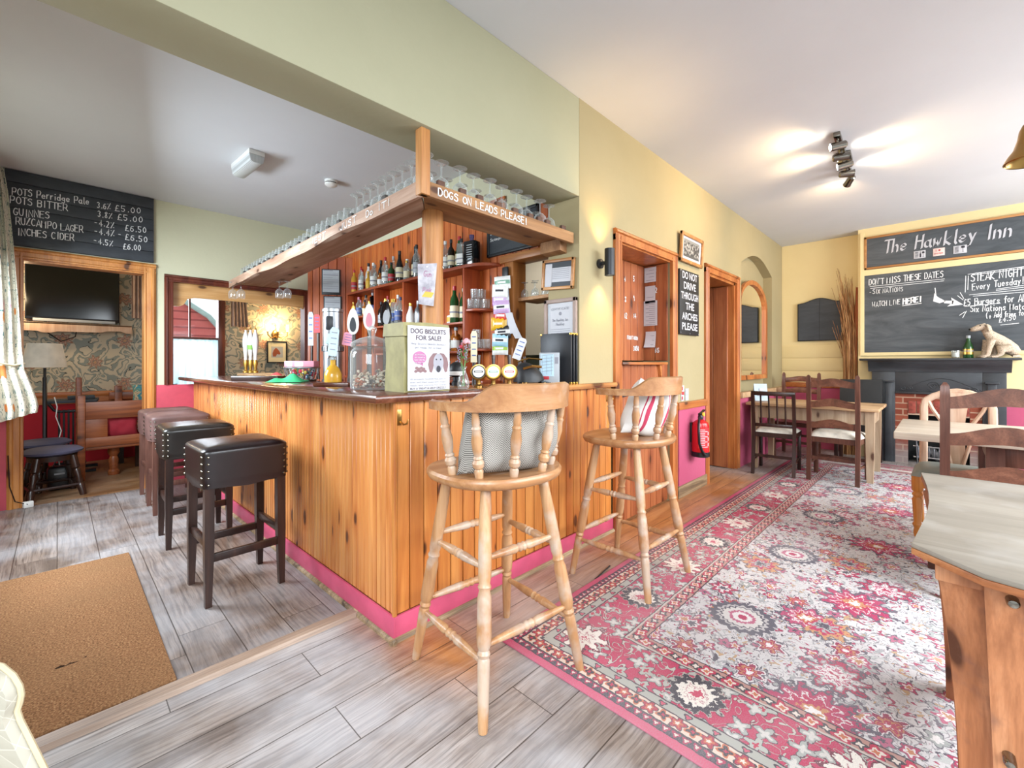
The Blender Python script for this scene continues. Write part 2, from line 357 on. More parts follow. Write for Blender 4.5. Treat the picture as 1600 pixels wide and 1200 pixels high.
# ---------------------------------------------------------------- hand lettering: strokes on a 7 x 9 grid, base line 2, x-height 6, cap height 9
GL = {'A': '02 39 62;14 54', 'B': '02 09 49 58 57 46 06;46 55 53 42 02', 'C': '~58 39 18 05 13 32 53', 'D': '02 09 39 57 54 32 02', 'E': '59 09 02 52;06 46', 'F': '59 09 02;06 46',
 'G': '~58 39 18 05 13 32 53 55;55 35', 'H': '09 02;59 52;06 56', 'I': '29 22', 'J': '~49 44 32 12 04', 'K': '09 02;59 05 52', 'L': '09 02 52', 'M': '02 09 35 69 62', 'N': '02 09 52 59',
 'O': '~39 18 05 13 32 53 65 58 39', 'P': '02 09 49 58 57 45 05', 'R': '02 09 49 58 57 45 05;35 62', 'S': '~58 39 18 07 36 55 53 32 03', 'T': '09 69;39 32', 'U': '~09 04 22 42 54 59', 'V': '09 32 69', 'W': '09 12 36 52 69',
 'Y': '09 35 69;35 32', 'Z': '09 59 02 52', 'X': '09 52;59 02',
 'a': '~45 26 05 03 22 43 45;46 43 52', 'b': '09 02;~04 26 46 44 32 02', 'c': '~45 26 05 03 22 43', 'd': '49 42;~44 26 05 03 22 43', 'e': '~04 44 45 26 05 03 22 43', 'f': '~48 39 28 22;06 46', 'g': '~45 26 05 04 23 44;~46 41 20 01', 'h': '09 02;~04 26 45 42',
 'i': '16 12;18 18', 'k': '09 02;46 04 42', 'l': '19 13 22', 'm': '06 02;~04 16 25 22;~24 36 55 52', 'n': '06 02;~04 26 45 42', 'o': '~26 05 03 22 43 45 26', 'p': '06 00;~05 26 45 43 22 03', 'r': '06 02;~04 16 36', 's': '~45 26 05 24 43 22 03',
 't': '18 13 22 32;06 36', 'u': '06 03;~03 12 32 44;46 42', 'v': '06 22 46', 'w': '06 12 25 42 56', 'x': '06 42;46 02', 'y': '06 23;46 10 00', 'z': '06 46 02 42',
 '0': '~29 07 04 22 44 47 29', '1': '17 29 22', '2': '~08 29 47 24 02;02 42', '3': '~08 29 47 26 44 22 03', '4': '32 39 04 54', '5': '49 09 06;~06 36 44 22 03', '6': '~48 18 05 03 22 43 45 26 05', '7': '09 49 12', '8': '~29 08 26 43 22 03 26 48 29', '9': '~47 29 07 26 47 42',
 '£': '~48 29 17 14 02;02 52;05 35', '.': '12 13', '-': '05 35', '%': '02 59;08 18;43 53', '!': '29 24;22 23', "'": '19 18', '/': '02 49', '(': '~29 07 04 21', ')': '~09 27 24 01', '+': '25 21;03 43', '&': '52 18 29 47 04 22 53', '"': '19 18;39 38', '*': '15 16', ',': '13 01'}
WID = {'I': 4, 'M': 8, 'W': 8, 'i': 3, 'l': 3, '.': 3, '1': 4, "'": 3, '!': 4, ' ': 4, 'm': 7, 'w': 7, 't': 4.5, 'f': 5, 'r': 4.5, 'J': 6, ',': 3}
def glyph(ch):
    out = []
    for st in GL.get(ch, '').split(';'):
        if not st: continue
        sm = st[0] == '~'; p = [(int(q[0]), int(q[1]) - 2) for q in st.strip('~').split()]
        if sm:
            for _ in range(2):
                q = [p[0]]
                for a, b in zip(p, p[1:]): q += [(a[0] * .75 + b[0] * .25, a[1] * .75 + b[1] * .25), (a[0] * .25 + b[0] * .75, a[1] * .25 + b[1] * .75)]
                p = q + [p[-1]]
        out.append(p)
    return out
def letters(b, text, org, u, v, h, width=None, pen=0.1, slant=0.0, jit=0.35, nib=None, lift=0.0015, track=1.0):
    """chalk strokes as ribbons on the plane (org, u, v); h = cap height; width = total run"""
    u, v = Vector(u).normalized(), Vector(v).normalized(); nrm = u.cross(v); org = Vector(org) + nrm * lift
    s = h / 7.0; lk = 0.0; adv = sum((WID.get(c, 6.0 if not c.islower() else 5.6) + 1.1) * track for c in text)
    sx = (width / adv) if width else s; x = 0.0; rnd = random.Random(text)
    for c in text:
        dy = rnd.uniform(-jit, jit); dr = rnd.uniform(-jit, jit) * 0.06; ds = 1 + rnd.uniform(-jit, jit) * 0.15
        for st in glyph(c):
            P = [Vector(((x + (a + (bq * (slant + dr)))) * sx, (bq * ds + dy) * s)) for a, bq in st]
            if len(P) > 1 and (P[0] - P[1]).length < 1e-6: P[1] = P[0] + Vector((0, s * 0.5))
            P = [P[0]] + [k for j, k in enumerate(P[1:]) if (k - P[j]).length > 1e-6]; n = len(P); lk += 0.00012; rs = []
            for i in range(n):
                d = P[min(i + 1, n - 1)] - P[max(i - 1, 0)]; d = d.normalized() if d.length > 1e-7 else Vector((1, 0)); wd = h * pen * 0.5; o = Vector((-d.y, d.x)) * wd
                if 0 < i < n - 1: o *= min(1.6, 1 / max(0.5, abs((P[i] - P[i - 1]).normalized().dot(d))))
                if nib is not None: o = Vector((cos(nib), sin(nib))) * wd + o * 0.16
                p = P[i] - d * wd * 0.6 * (i == 0) + d * wd * 0.6 * (i == n - 1)
                rs.append([org + nrm * lk + u * k.x + v * k.y for k in (p + o, p - o)])
            b.rings(rs, False, (False, False))
        x += (WID.get(c, 6.0 if not c.islower() else 5.6) + 1.1) * track
    return b
def rule(b, p, q, wd, u, v, lift=0.0015):
    u, v = Vector(u).normalized(), Vector(v).normalized(); n = u.cross(v); p, q = Vector(p) + n * lift, Vector(q) + n * lift
    d = (q - p).normalized(); o = d.cross(n) * wd / 2
    b.poly([p + o, p - o, q - o, q + o]); return b
def boldtext(text, org, u, v, h, width, name, mat, parent, off=0.0, align='CENTER', font_shear=0.0, line=1.0):
    cu = bpy.data.curves.new('lettering', 'FONT'); cu.body = text; cu.size = 1.0; cu.offset = off; cu.align_x = align; cu.shear = font_shear; cu.space_line = line
    t = bpy.data.objects.new('lettering', cu); COL.objects.link(t)
    me = bpy.data.meshes.new_from_object(t.evaluated_get(C.evaluated_depsgraph_get())); bpy.data.objects.remove(t)
    xs = [q.co.x for q in me.vertices]; ys = [q.co.y for q in me.vertices]
    x0, x1, y0, y1 = min(xs), max(xs), min(ys), max(ys)
    u, v = Vector(u).normalized(), Vector(v).normalized(); n = u.cross(v); org = Vector(org) + n * 0.0015
    for q in me.vertices:
        q.co = org + u * ((q.co.x - (x0 + x1) / 2) / (x1 - x0) * width) + v * ((q.co.y - y0) / (y1 - y0) * h)
    me.materials.clear(); me.materials.append(M[mat]); o = bpy.data.objects.new(name, me); COL.objects.link(o); o.parent = parent; return o
EX, EY, EZ = Vector((1, 0, 0)), Vector((0, 1, 0)), Vector((0, 0, 1))

# ---------------------------------------------------------------- the rooms
b = B(); b.box(-3.2, 8.0, -3.2, 2.02, -0.08, 0); struct(b, 'floor', 'floor')
b = B(); b.box(-0.7, 2.5, 2.02, 5.5, -0.08, 0); struct(b, 'floor', 'floor_left')
b = B(); b.box(-2.2, 4.4, 5.5, 7.7, -0.08, 0); struct(b, 'floor', 'floor_far')
b = B(); b.box(2.5, 8.0, 2.02, 4.6, -0.08, 0); struct(b, 'floor', plain('passage_floor', '56504b', 0.35))
b = B(); b.box(-3.2, 8.0, -3.2, 1.72, 2.93, 3.03); struct(b, 'ceiling', 'ceil')
b = B(); b.box(-0.7, 2.5, 1.93, 5.55, 2.80, 2.90); struct(b, 'ceiling', 'ceil')
b = B(); b.box(-2.2, 4.4, 5.55, 7.7, 2.72, 2.82); struct(b, 'ceiling', 'ceil')
b = B(); b.box(2.5, 8.0, 1.93, 4.6, 2.6, 2.7); struct(b, 'ceiling', 'ceil')
# long wall with the beam over the bar
Y0, Y1 = 1.69, 1.95
b = B(); b.box(-3.2, 2.372, Y0, Y1, 2.29, 2.93, 0.006); struct(b, 'wall_beam', 'dimcream_beam')
b = B()
b.box(2.37, 2.86, Y0, Y1, 1.04, 2.93); b.box(2.37, 2.86, Y0 + 0.045, Y1, 0, 1.04); b.box(2.86, 3.73, Y0, Y1, 2.10, 2.93); b.box(3.73, 4.56, Y0, Y1, 0, 2.93)
b.box(4.56, 5.40, Y0, Y1, 2.12, 2.93); b.box(5.40, 5.62, Y0, Y1, 0, 2.93)
arc = [(5.62, 2.40)] + [(5.62 + 1.32 * i / 12, 2.40 + 0.17 * sin(pi * i / 12)) for i in range(1, 12)] + [(6.94, 2.40), (6.94, 2.93), (5.62, 2.93)]
b.prism(arc, 'Y', Y0, Y1); b.box(5.62, 6.94, Y0 + 0.11, Y1, 0, 2.6); b.box(6.94, 7.6, Y0, Y1, 0, 2.93)
struct(b, 'wall_long', 'dimcream_long')
# end wall of the dining side, chimney breast
b = B(); b.box(7.49, 7.62, -3.2, 1.95, 0.93, 2.93)
struct(b, 'wall_end', 'lamplit_cream')
b = B()
for z in (1.0, 1.185, 1.37): b.box(7.480, 7.492, 0.77, 1.69, z - 0.088, z + 0.085, 0.004)
struct(b, 'trim_1', 'lamplit_cream')
b = B(); b.box(7.485, 7.62, -3.2, 1.69, 0, 0.86); struct(b, 'wall_dado', 'pink')
b = B(); b.box(7.465, 7.5, 0.77, 1.69, 0.86, 0.93, 0.006); struct(b, 'trim_2', M['framex'])
b = B()
b.box(7.24, 7.49, 0.30, 0.77, 0, 2.93); b.box(7.24, 7.49, -2.2, -0.24, 0.86, 2.93); b.box(7.24, 7.49, -0.24, 0.30, 0.85, 2.93)
struct(b, 'wall_chimney', 'lamplit_cream')
b = B(); b.box(7.238, 7.49, -2.2, -0.24, 0, 0.86); struct(b, 'wall_chimney_dado', 'pink')
# pink dado and rails on the long wall
b = B(); b.box(3.86, 4.47, 1.672, 1.70, 0.10, 0.79); struct(b, 'wall_dado_long', 'pink')
b = B(); b.box(3.83, 4.49, 1.655, 1.70, 0.785, 0.85, 0.006); struct(b, 'trim_3', 'framex')
b = B(); b.box(3.83, 4.49, 1.66, 1.70, 0, 0.105, 0.004); struct(b, 'baseboard_long', 'bead')
b = B(); b.box(5.49, 7.48, 1.665, 1.70, 0.0, 0.80); struct(b, 'wall_dado_table', 'pink')
b = B(); b.box(5.49, 7.48, 1.63, 1.70, 0.80, 0.865, 0.008); struct(b, 'trim_4', 'oldpine')
# left wall with its window, red below
b = B(); b.box(-0.62, -0.45, 2.0, 3.35, 0, 2.8); b.box(-0.62, -0.45, 3.35, 4.85, 0, 0.8); b.box(-0.62, -0.45, 3.35, 4.85, 2.35, 2.8); b.box(-0.62, -0.45, 4.85, 5.62, 0, 2.8)
struct(b, 'wall_left', 'cream')
# wall with the passage and the serving hatch
Y2, Y3 = 5.5, 5.62
b = B(); b.box(-0.7, -0.24, Y2, Y3, 0, 2.8); b.box(-0.24, 0.62, Y2, Y3, 2.10, 2.8); b.box(0.62, 0.78, Y2, Y3, 0, 2.8)
b.box(0.78, 2.10, Y2, Y3, 2.04, 2.8); b.box(2.10, 2.6, Y2, Y3, 0, 2.8); b.box(0.78, 2.10, Y2, Y3, 0, 0.86)
struct(b, 'wall_passage', 'cream')
b = B(); b.box(0.66, 0.99, Y2 - 0.012, Y2 + 0.005, 0, 0.99); b.box(-0.45, -0.29, Y2 - 0.012, Y2 + 0.005, 0.0, 1.0); struct(b, 'wall_dado_passage', plain('rose_red_paint', 'c24a5a', 0.5))
# back room
def wallpaper():
    t = T('floral_wallpaper', 0.75, spec=0.2); x, y, z = t.co(); sx, sz = x + y, z
    n1 = t.noise(t.vec(x, y, z), 9, 3, col=True); nx, ny, nz = t.sep(n1)
    px, pz = sx + (nx - 0.5) * 0.09, sz + (ny - 0.5) * 0.09
    c = t.mix(t.noise(t.vec(x, y, z), 3), 'b3a791', 'c6b9a3')
    # scrolling leaves
    lv = t.math('FRACT', t.noise(t.vec(px, 0, pz * 0.9), 5.6, 1.2, 0.5, 0.9) * 6.5)
    leaf = t.ramp(lv, [(0.10, (0, 0, 0)), (0.14, (1, 1, 1)), (0.48, (1, 1, 1)), (0.52, (0, 0, 0))])
    c = t.mix(leaf, c, '868b83')
    line = t.math('ABSOLUTE', lv - 0.5) < 0.035
    c = t.mix(line, c, '4b4f4c')
    # flower heads in staggered rows
    row = t.math('FLOOR', pz / 0.27); ox = t.math('FRACT', row * 0.5) * 0.54
    fx = t.math('FRACT', (px + ox) / 0.54 + 10.0) * 0.54 - 0.27; fz = (t.math('FRACT', pz / 0.27 + 10.0) - 0.5) * 0.27
    r = t.math('SQRT', fx * fx + fz * fz); an = t.math('ARCTAN2', fz, fx)
    pet = 0.074 + 0.018 * t.math('SINE', an * 8.0)
    m = t.math('SMOOTH_MIN', r / pet, 9.0, 0.1)
    fl = t.ramp(m / 2.0, [(0.0, 'b58a6a'), (0.12, '6f756e'), (0.18, 'a87562'), (0.28, 'b5a290'), (0.33, '98705e'), (0.42, '8a857a'), (0.46, 'a4947f')], True)
    c = t.mix(r < pet, c, fl)
    return t.base(c)
M['wallpaper'] = wallpaper()
YB = 7.5
b = B(); b.box(-2.2, 1.02, YB, 7.62, 0.72, 2.72); b.box(1.02, 1.66, YB, 7.62, 0.0, 0.88); b.box(1.02, 1.66, YB, 7.62, 2.2, 2.72); b.box(1.66, 4.4, YB, 7.62, 0, 2.72)
struct(b, 'wall_back_room', 'wallpaper')
b = B(); b.box(-2.2, 1.02, YB - 0.01, 7.6, 0, 0.72); b.box(1.66, 4.4, YB - 0.01, 7.52, 0, 0.72); struct(b, 'wall_back_dado', 'red')
b = B(); b.box(-2.2, 1.02, YB - 0.03, 7.6, 0.80, 0.86, 0.006); b.box(-2.2, 1.02, YB - 0.022, 7.6, 0.72, 0.80); struct(b, 'trim_5', 'framex')
b = B(); b.box(-2.3, -2.2, 5.5, 7.7, 0, 2.72); struct(b, 'wall_back_left', 'wallpaper')
b = B(); b.box(4.4, 4.5, 5.5, 7.7, 0, 2.72); struct(b, 'wall_back_right', 'wallpaper')
# back bar wall: pine boards, serving hatch to the kitchen
def boards(b, axis, a0, a1, z0, z1, face, w_, dirn, thick=0.018, gap=0.0045):
    n = max(1, round((a1 - a0) / w_)); w2 = (a1 - a0) / n
    for i in range(n):
        u0, u1 = a0 + i * w2 + gap / 2, a0 + (i + 1) * w2 - gap / 2; d0, d1 = sorted((face, face + dirn * thick))
        if axis == 'Y': b.box(d0, d1, u0, u1, z0, z1, 0.003, seg=1)
        else: b.box(u0, u1, d0, d1, z0, z1, 0.003, seg=1)
XB = 2.37
b = B(); b.box(XB + 0.02, XB + 0.1, 2.30, 5.5, 0, 2.8); b.box(XB + 0.02, XB + 0.1, 1.95, 2.30, 2.0, 2.8); b.box(XB + 0.02, XB + 0.1, 1.95, 2.30, 0, 0.98); struct(b, 'wall_bar', 'cream')
b = B(); boards(b, 'Y', 2.38, 5.40, 0, 2.48, XB + 0.02, 0.085, -1); boards(b, 'Y', 1.955, 2.38, 1.96, 2.34, XB + 0.02, 0.085, -1); boards(b, 'Y', 1.955, 2.38, 0, 0.98, XB + 0.02, 0.085, -1)
struct(b, 'trim_6', 'backpine')
b = B(); b.box(XB - 0.02, XB + 0.12, 2.27, 2.36, 0.98, 1.99, 0.005); struct(b, 'trim_7', wood('hatch_post_timber', '7c4a22', 'a86c38', 'c08548', 2, 8, 0.4, 2))
b = B(); b.box(XB - 0.035, XB + 0.12, 1.95, 2.40, 1.955, 2.01, 0.005); struct(b, 'trim_8', wood('hatch_lintel_timber', '7c4a22', 'a86c38', 'c08548', 1, 8, 0.4, 2))
# angled boarded end of the back bar
b = B(); pa, pb = Vector((2.00, 5.12, 0)), Vector((2.39, 4.86, 0)); d = (pb - pa).normalized(); L = (pb - pa).length
m = Matrix.Translation(pa) @ Matrix.Rotation(atan2(d.y, d.x), 4, 'Z')
for i in range(5): b.box(i * L / 5 + 0.002, (i + 1) * L / 5 - 0.002, 0, 0.02, 0, 2.42, 0.003, m, 1)
b.box(0, L, 0.02, 0.05, 0, 2.42, 0, m); b.box(-0.03, 0.02, -0.01, 0.42, 0, 2.42, 0.004, m)
PAN = m; struct(b, 'trim_9', wood('dark_end_boards', '6f2c12', '9c4820', 'b86230', 2, 7, 0.38, 2.4, None, 0.3))
# kitchen behind the hatch
b = B(); b.box(4.2, 4.3, 1.95, 4.6, 0, 2.6); b.box(2.5, 8.0, 4.5, 4.6, 0, 2.6); struct(b, 'wall_kitchen', 'kitchen')
b = B(); b.prism([(2.2, 1.62), (2.2, 2.6), (4.5, 2.6), (4.5, 1.3), (3.2, 1.3)], 'X', 3.9, 4.0); struct(b, 'wall_kitchen_slope', plaster('cream_slope', 'd8cfc0', 'e2dacc'))
# bits of timber trim: threshold, passage frame, hatch frame, doors
b = B(); b.prism([(1.985, 0), (1.995, 0.016), (2.05, 0.016), (2.06, 0)], 'X', -0.6, 0.995); struct(b, 'trim_10', wood('scuffed_threshold_strip', '584537', '8f7866', 'b09a88', 0, 9, 0.5, 0, None, 0.4))
def architrave(b, x0, x1, zt, y, w_, out=0.035, z0=0.0, side=-1):
    prof = [(0, 0), (0, .6), (.18, 1), (.34, 1), (.42, .7), (.78, .55), (.86, .75), (1, .7), (1, 0)]   # across, out
    for a, sg in ((x0, 1), (x1, -1)):
        b.prism([(a + sg * w_ * p, y + side * out * q) for p, q in prof], 'Z', z0, zt - w_ * 0.5)
    b.prism([(y + side * out * q, zt - w_ * p) for p, q in prof], 'X', x0, x1)
b = B(); architrave(b, -0.29, 0.67, 2.165, Y2 + 0.004, 0.09); b.box(-0.24, -0.20, Y2, Y3 + 0.02, 0, 2.10); b.box(0.58, 0.62, Y2, Y3 + 0.02, 0, 2.1); b.box(-0.24, 0.62, Y2, Y3 + 0.02, 2.06, 2.1)
struct(b, 'door_1', wood('pine_passage_frame', '96582a', 'c2813f', 'd89a58', 2, 8, 0.35, 2.2))
b = B(); architrave(b, 0.735, 2.14, 2.085, Y2 + 0.004, 0.07, z0=0.99); b.box(0.78, 0.80, Y2, Y3 + 0.02, 0.86, 2.04); b.box(0.78, 2.1, Y2, Y3 + 0.02, 2.02, 2.04); b.box(2.08, 2.10, Y2, Y3 + 0.02, 0.86, 2.04)
struct(b, 'window_1', 'darkframe')
val = [(0.80, 2.02), (0.80, 1.78), (0.86, 1.78), (0.90, 1.80), (0.93, 1.86), (0.99, 1.88), (2.05, 1.88), (2.08, 1.86), (2.08, 2.02)]
b = B(); b.prism(val, 'Y', Y2 + 0.05, Y2 + 0.075); struct(b, 'trim_11', wood('pine_valance', 'a8743c', 'c99a60', 'd8ad78', 0, 7, 0.4, 2.2))
# doorways in the long wall
b = B(); architrave(b, 2.784, 3.805, 2.175, Y0 + 0.004, 0.085, 0.04); b.box(2.86, 2.88, Y0, 1.97, 0, 2.10); b.box(2.86, 3.73, Y0, 1.97, 2.08, 2.1)
d2 = struct(b, 'door_2', 'frame')
b = B(); architrave(b, 4.482, 5.485, 2.20, Y0 + 0.004, 0.085, 0.04); b.box(4.56, 4.59, Y0, 1.97, 0, 2.12); b.box(5.37, 5.40, Y0, 1.97, 0, 2.12); b.box(4.56, 5.40, Y0, 1.97, 2.09, 2.12)
d3 = struct(b, 'door_3', 'frame')
b = B(); boards(b, 'Y', 1.75, 2.55, 0.01, 2.08, 5.365, 0.16, -1, 0.03, 0.003); b.obj('door_leaf', 'doorwood', d3)
# sash window of the back room and the roofs outside
b = B()
for q in ((1.0, 1.06, 0.86, 2.22), (1.62, 1.70, 0.86, 2.22)): b.box(q[0], q[1], YB - 0.03, 7.62, q[2], q[3], 0.004)
b.box(1.0, 1.70, YB - 0.03, 7.62, 2.16, 2.24, 0.004); b.box(0.98, 1.72, YB - 0.07, 7.62, 0.84, 0.89, 0.004)
b.box(1.05, 1.63, YB + 0.01, YB + 0.05, 1.53, 1.57); b.box(1.28, 1.30, YB + 0.02, YB + 0.05, 1.55, 2.18)
w2_ = struct(b, 'window_2', 'darkframe')
b = B(); b.box(1.05, 1.63, YB + 0.03, YB + 0.034, 1.55, 2.18); b.obj('window_pane', 'pane', w2_)
def netcurtain():
    t = T('net_curtain', 0.8); x, y, z = t.co(); t.set('Transmission Weight', 0.0)
    n = t.noise(t.vec(x * 30.0, 0, z * 0.8), 1.2, 2)
    nt = t.nt; tl = t.n('BsdfTranslucent'); df = t.n('BsdfDiffuse'); c = t.ramp(n, [(0.3, 'c4dde6'), (0.7, 'e4f0f3')])
    t.put(tl.inputs[0], c); t.put(df.inputs[0], c); mx = t.n('MixShader'); mx.inputs[0].default_value = 0.6
    nt.links.new(df.outputs[0], mx.inputs[1]); nt.links.new(tl.outputs[0], mx.inputs[2]); nt.links.new(mx.outputs[0], nt.nodes['Material Output'].inputs[0]); return t.m
M['net'] = netcurtain()
b = B(); b.grid(lambda u, v: (1.06 + 0.57 * u, YB + 0.0 + 0.008 * sin(u * 40), 0.89 + 0.65 * v), 60, 3).thick(0.002)
tag(b.obj('net_curtain', 'net'), 'pale blue net curtain over the lower half of the back room window', 'curtain')
def rooftiles():
    t = T('red_roof_tiles', 0.7); x, y, z = t.co(); f = t.math('FRACT', z / 0.16)
    return t.base(t.mix(f < 0.2, t.mix(t.noise(t.vec(x, y, z), 6), 'c0504a', 'd4726a'), '9a3f3c'))
M['rooftile'] = rooftiles()
rf = thing('neighbouring_house', 'red tiled roof of the house outside the back room window', 'house', (0, 11, 0))
b = B(); b.prism([(-0.6, 0), (4.2, 0), (4.2, 1.5), (2.9, 1.62), (2.55, 1.72), (2.2, 2.15), (1.75, 2.5), (0.6, 2.62), (-0.6, 2.62)], 'Y', 0, 2.0); b.obj('roof', 'rooftile', rf)
b = B(); b.tube([(1.7, -0.06, 2.52), (2.2, -0.06, 2.18), (2.55, -0.06, 1.74), (2.9, -0.06, 1.64), (4.2, -0.06, 1.52)], 0.05); b.box(2.45, 2.6, -0.1, 0, 1.3, 1.66, 0, None); b.tube([(2.2, -0.1, 1.4), (2.9, -0.1, 1.68)], 0.06); b.obj('gutter', plain('pale_green_fascia', 'a8c0b8', 0.6), rf)

# ---------------------------------------------------------------- the bar
BC = (1.02, 1.70, 0)
bar = thing('bar_counter', 'long L-shaped pub bar of varnished pine boards with pink skirting', 'bar', BC)
SH = Matrix.Rotation(0.0145, 4, 'Z')
b = B()
for i in range(23): b.box(i * 0.0765 + 0.002, (i + 1) * 0.0765 - 0.002, 0, 0.018, 0.105, 1.032, 0.003, seg=1)
b.box(0, 1.76, 0.016, 0.03, 0.03, 1.032); b.obj('front_boards', 'panel', bar)
b = B()
for i in range(49):
    b.box(0, 0.018, i * 0.0765 + 0.0015, i * 0.0765 + 0.037, 0.105, 1.032, 0.003, SH, 1); b.box(0, 0.018, i * 0.0765 + 0.0395, (i + 1) * 0.0765 - 0.0015, 0.105, 1.032, 0.003, SH, 1)
b.box(0.016, 0.03, 0.03, 3.78, 0.03, 1.032, 0, SH); b.obj('side_boards', 'panely', bar)
b = B(); b.lathe([(0.011, 0.1), (0.011, 1.03)], (-0.001, -0.001, 0), 10); b.obj('corner_bead', 'panel', bar)
b = B(); b.box(-0.012, 1.76, -0.014, 0.0, 0.01, 0.105, 0.003); b.box(-0.014, 0.0, -0.014, 3.78, 0.01, 0.105, 0.003, SH); b.obj('skirting', 'skirt', bar)
q = [(0, 0), (-0.017, 0), (-0.015, 0.009), (-0.009, 0.016), (0, 0.018)]
b = B(); b.prism([(-0.012 + y, z) for y, z in q], 'X', -0.036, 1.76); b.prism([(-0.012 + x, z) for x, z in q], 'Y', -0.036, 3.78, 0, SH); b.obj('floor_bead', 'bead', bar)
for hx in (0.022, 1.70):
    b = B(); b.box(hx - 0.012, hx + 0.012, -0.004, 0.001, 0.93, 1.0, 0.002); b.tube([(hx + 0.004, -0.003, 0.945), (hx + 0.004, -0.03, 0.935), (hx + 0.02, -0.032, 0.938), (hx + 0.026, -0.03, 0.955)], 0.004, 6); b.obj('bag_hook', 'brass', bar, label='brass bag hook')
top = thing('bar_countertop', 'dark varnished wooden bar top with rounded edge', 'countertop', (0, 0, 1.032))
M['pinetop'] = wood('varnished_pine_top', '83502a', 'a8713f', 'c28d57', 0, 6, 0.18, 1.5, None, 0.3)
def slab(pts, name, mat):
    b = B(); b.prism(pts, 'Z', 0, 0.037, 0.013); return b.obj(name, mat, top)
slab([(0.905, 1.655), (1.52, 1.655), (1.40, 2.10), (1.36, 5.49), (0.845, 5.49)], 'side_top', 'counter')
slab([(1.523, 1.655), (2.784, 1.655), (2.784, 1.688), (2.364, 1.688), (2.364, 2.10), (1.403, 2.10)], 'front_top', 'pinetop')
CT = 1.0692

# overhead shelf, its post and the log that carries it
sh = thing('overhead_glass_shelf', 'rough timber shelf over the bar holding rows of upturned glasses', 'shelf', (0, 0, 0))
b = B(); b.prism([(1.19, 1.745), (2.345, 1.745), (2.345, 2.06), (1.43, 2.06)], 'Z', 2.022, 2.05, 0.003); b.obj('front_board', 'beamwood', sh)
b = B(); b.prism([(1.178, 1.745), (1.43, 2.06), (1.66, 5.2), (1.238, 5.25)], 'Z', 2.022, 2.05, 0.003); b.obj('side_board', 'beamwoody', sh)
b = B(); b.box(1.168, 2.345, 1.715, 1.745, 1.983, 2.053, 0.004); b.obj('front_fascia', 'beamwood', sh)
b = B(); rs = []
for i in range(26):
    y = 1.745 + 3.5 * i / 25; x = 1.168 + 0.06 * i / 25; dz = 0.010 * sin(y * 3.1) + 0.006 * sin(y * 7.7)
    rs.append([(x, y, 1.977 + dz), (x + 0.028, y, 1.982), (x + 0.028, y, 2.05), (x, y, 2.05)])
b.rings(rs); b.obj('side_fascia', 'beamwoody', sh)
b = B(); b.box(1.163, 1.213, 1.708, 1.758, 1.983, 2.29, 0.004); b.obj('post', 'log', sh)
b = B(); b.prism([(2.295, 1.945), (2.37, 1.935), (2.37, 2.02), (2.295, 2.02)], 'Y', 1.79, 1.96, 0.004); b.obj('corbel', 'beamwood', sh)
for px in (688, 722, 749, 778, 804, 828, 842, 855, 879):
    p = PY(px, 300, 1.758); b = B(); b.box(p.x - 0.021, p.x + 0.021, 1.746, 1.768, 2.0505, 2.092, 0.003); b.obj('peg', plain('brown_peg', '5a3d30', 0.6) if px == 688 else bpy.data.materials['brown_peg'], sh)
for zx in (1155, 1030, 925, 840, 765, 690, 620, 560, 500, 445, 400, 350, 320, 287, 252, 215, 182):
    p = PX(330 + zx * 0.2333, 350, 1.207); f = (p.y - 1.745) / 3.5
    b = B(); b.box(1.197 + 0.06 * f, 1.215 + 0.06 * f, p.y - 0.021, p.y + 0.021, 2.0505, 2.092, 0.003); b.obj('peg', plain('grey_peg', '4a4643', 0.6) if zx == 1155 else bpy.data.materials['grey_peg'], sh)
b = B(); p0 = PY(683, 292, 1.715); letters(b, 'DOGS ON LEADS PLEASE!', (1.262, 1.715, 2.0), EX, EZ, 0.036, 0.63, 0.16, 0, 0.3)
b.obj('chalk_lettering', 'chalk', sh)
fv = Vector((0.06, 3.5, 0)).normalized()
for tx, ya, yb in (('IT!', 1.98, 2.12), ('Do', 2.16, 2.25), ('JUST', 2.36, 2.58), ('IEST', 2.78, 3.02), ('ISE', 3.22, 3.42)):
    x = 1.168 + 0.06 * (yb - 1.745) / 3.5
    b = B(); letters(b, tx, (x - 0.001, yb, 1.998), -fv, EZ, 0.036, yb - ya, 0.15, 0, 0.4); b.obj('chalk_word', 'chalk', sh)
p = Vector((1.424, 1.985, 0))
b = B(); b.lathe([(0.057, CT), (0.058, 1.3), (0.056, 1.6), (0.057, 1.9), (0.057, 2.0215)], (p.x, p.y, 0), 24)
tag(b.obj('log_post', 'log'), 'round timber post standing on the bar under the overhead shelf corner', 'post')

# upturned glasses on the shelf
def wine_glass(name='wine_glass'):
    pr = [(0.031, 0.0), (0.0345, 0.02), (0.036, 0.045), (0.032, 0.068), (0.018, 0.083), (0.005, 0.091), (0.0038, 0.11), (0.0042, 0.145), (0.012, 0.152), (0.035, 0.156), (0.0345, 0.1575), (0.006, 0.159)]
    b = B(); b.lathe(pr, n=20, cap=(False, True)); return b.obj(name, 'glass')
def tumbler(name='beer_glass'):
    b = B(); b.lathe([(0.034, 0), (0.0335, 0.03), (0.031, 0.06), (0.0275, 0.1), (0.0275, 0.106), (0.024, 0.1065)], n=16, cap=(False, True)); b.lathe([(0.0265, 0.096), (0.012, 0.095)], n=16, cap=(False, True)); return b.obj(name, 'glass')
proto = None
def put_glass(kind, x, y, z, label, group, s=1.0):
    global PROT
    if kind not in PROT: o = PROT[kind] = {'w': wine_glass, 't': tumbler}[kind]()
    else: o = PROT[kind].copy(); COL.objects.link(o)
    o.location = (x, y, z); o.scale = (s, s, s); o.rotation_euler = (0, 0, random.uniform(0, 6)); return tag(o, label, 'glass', group)
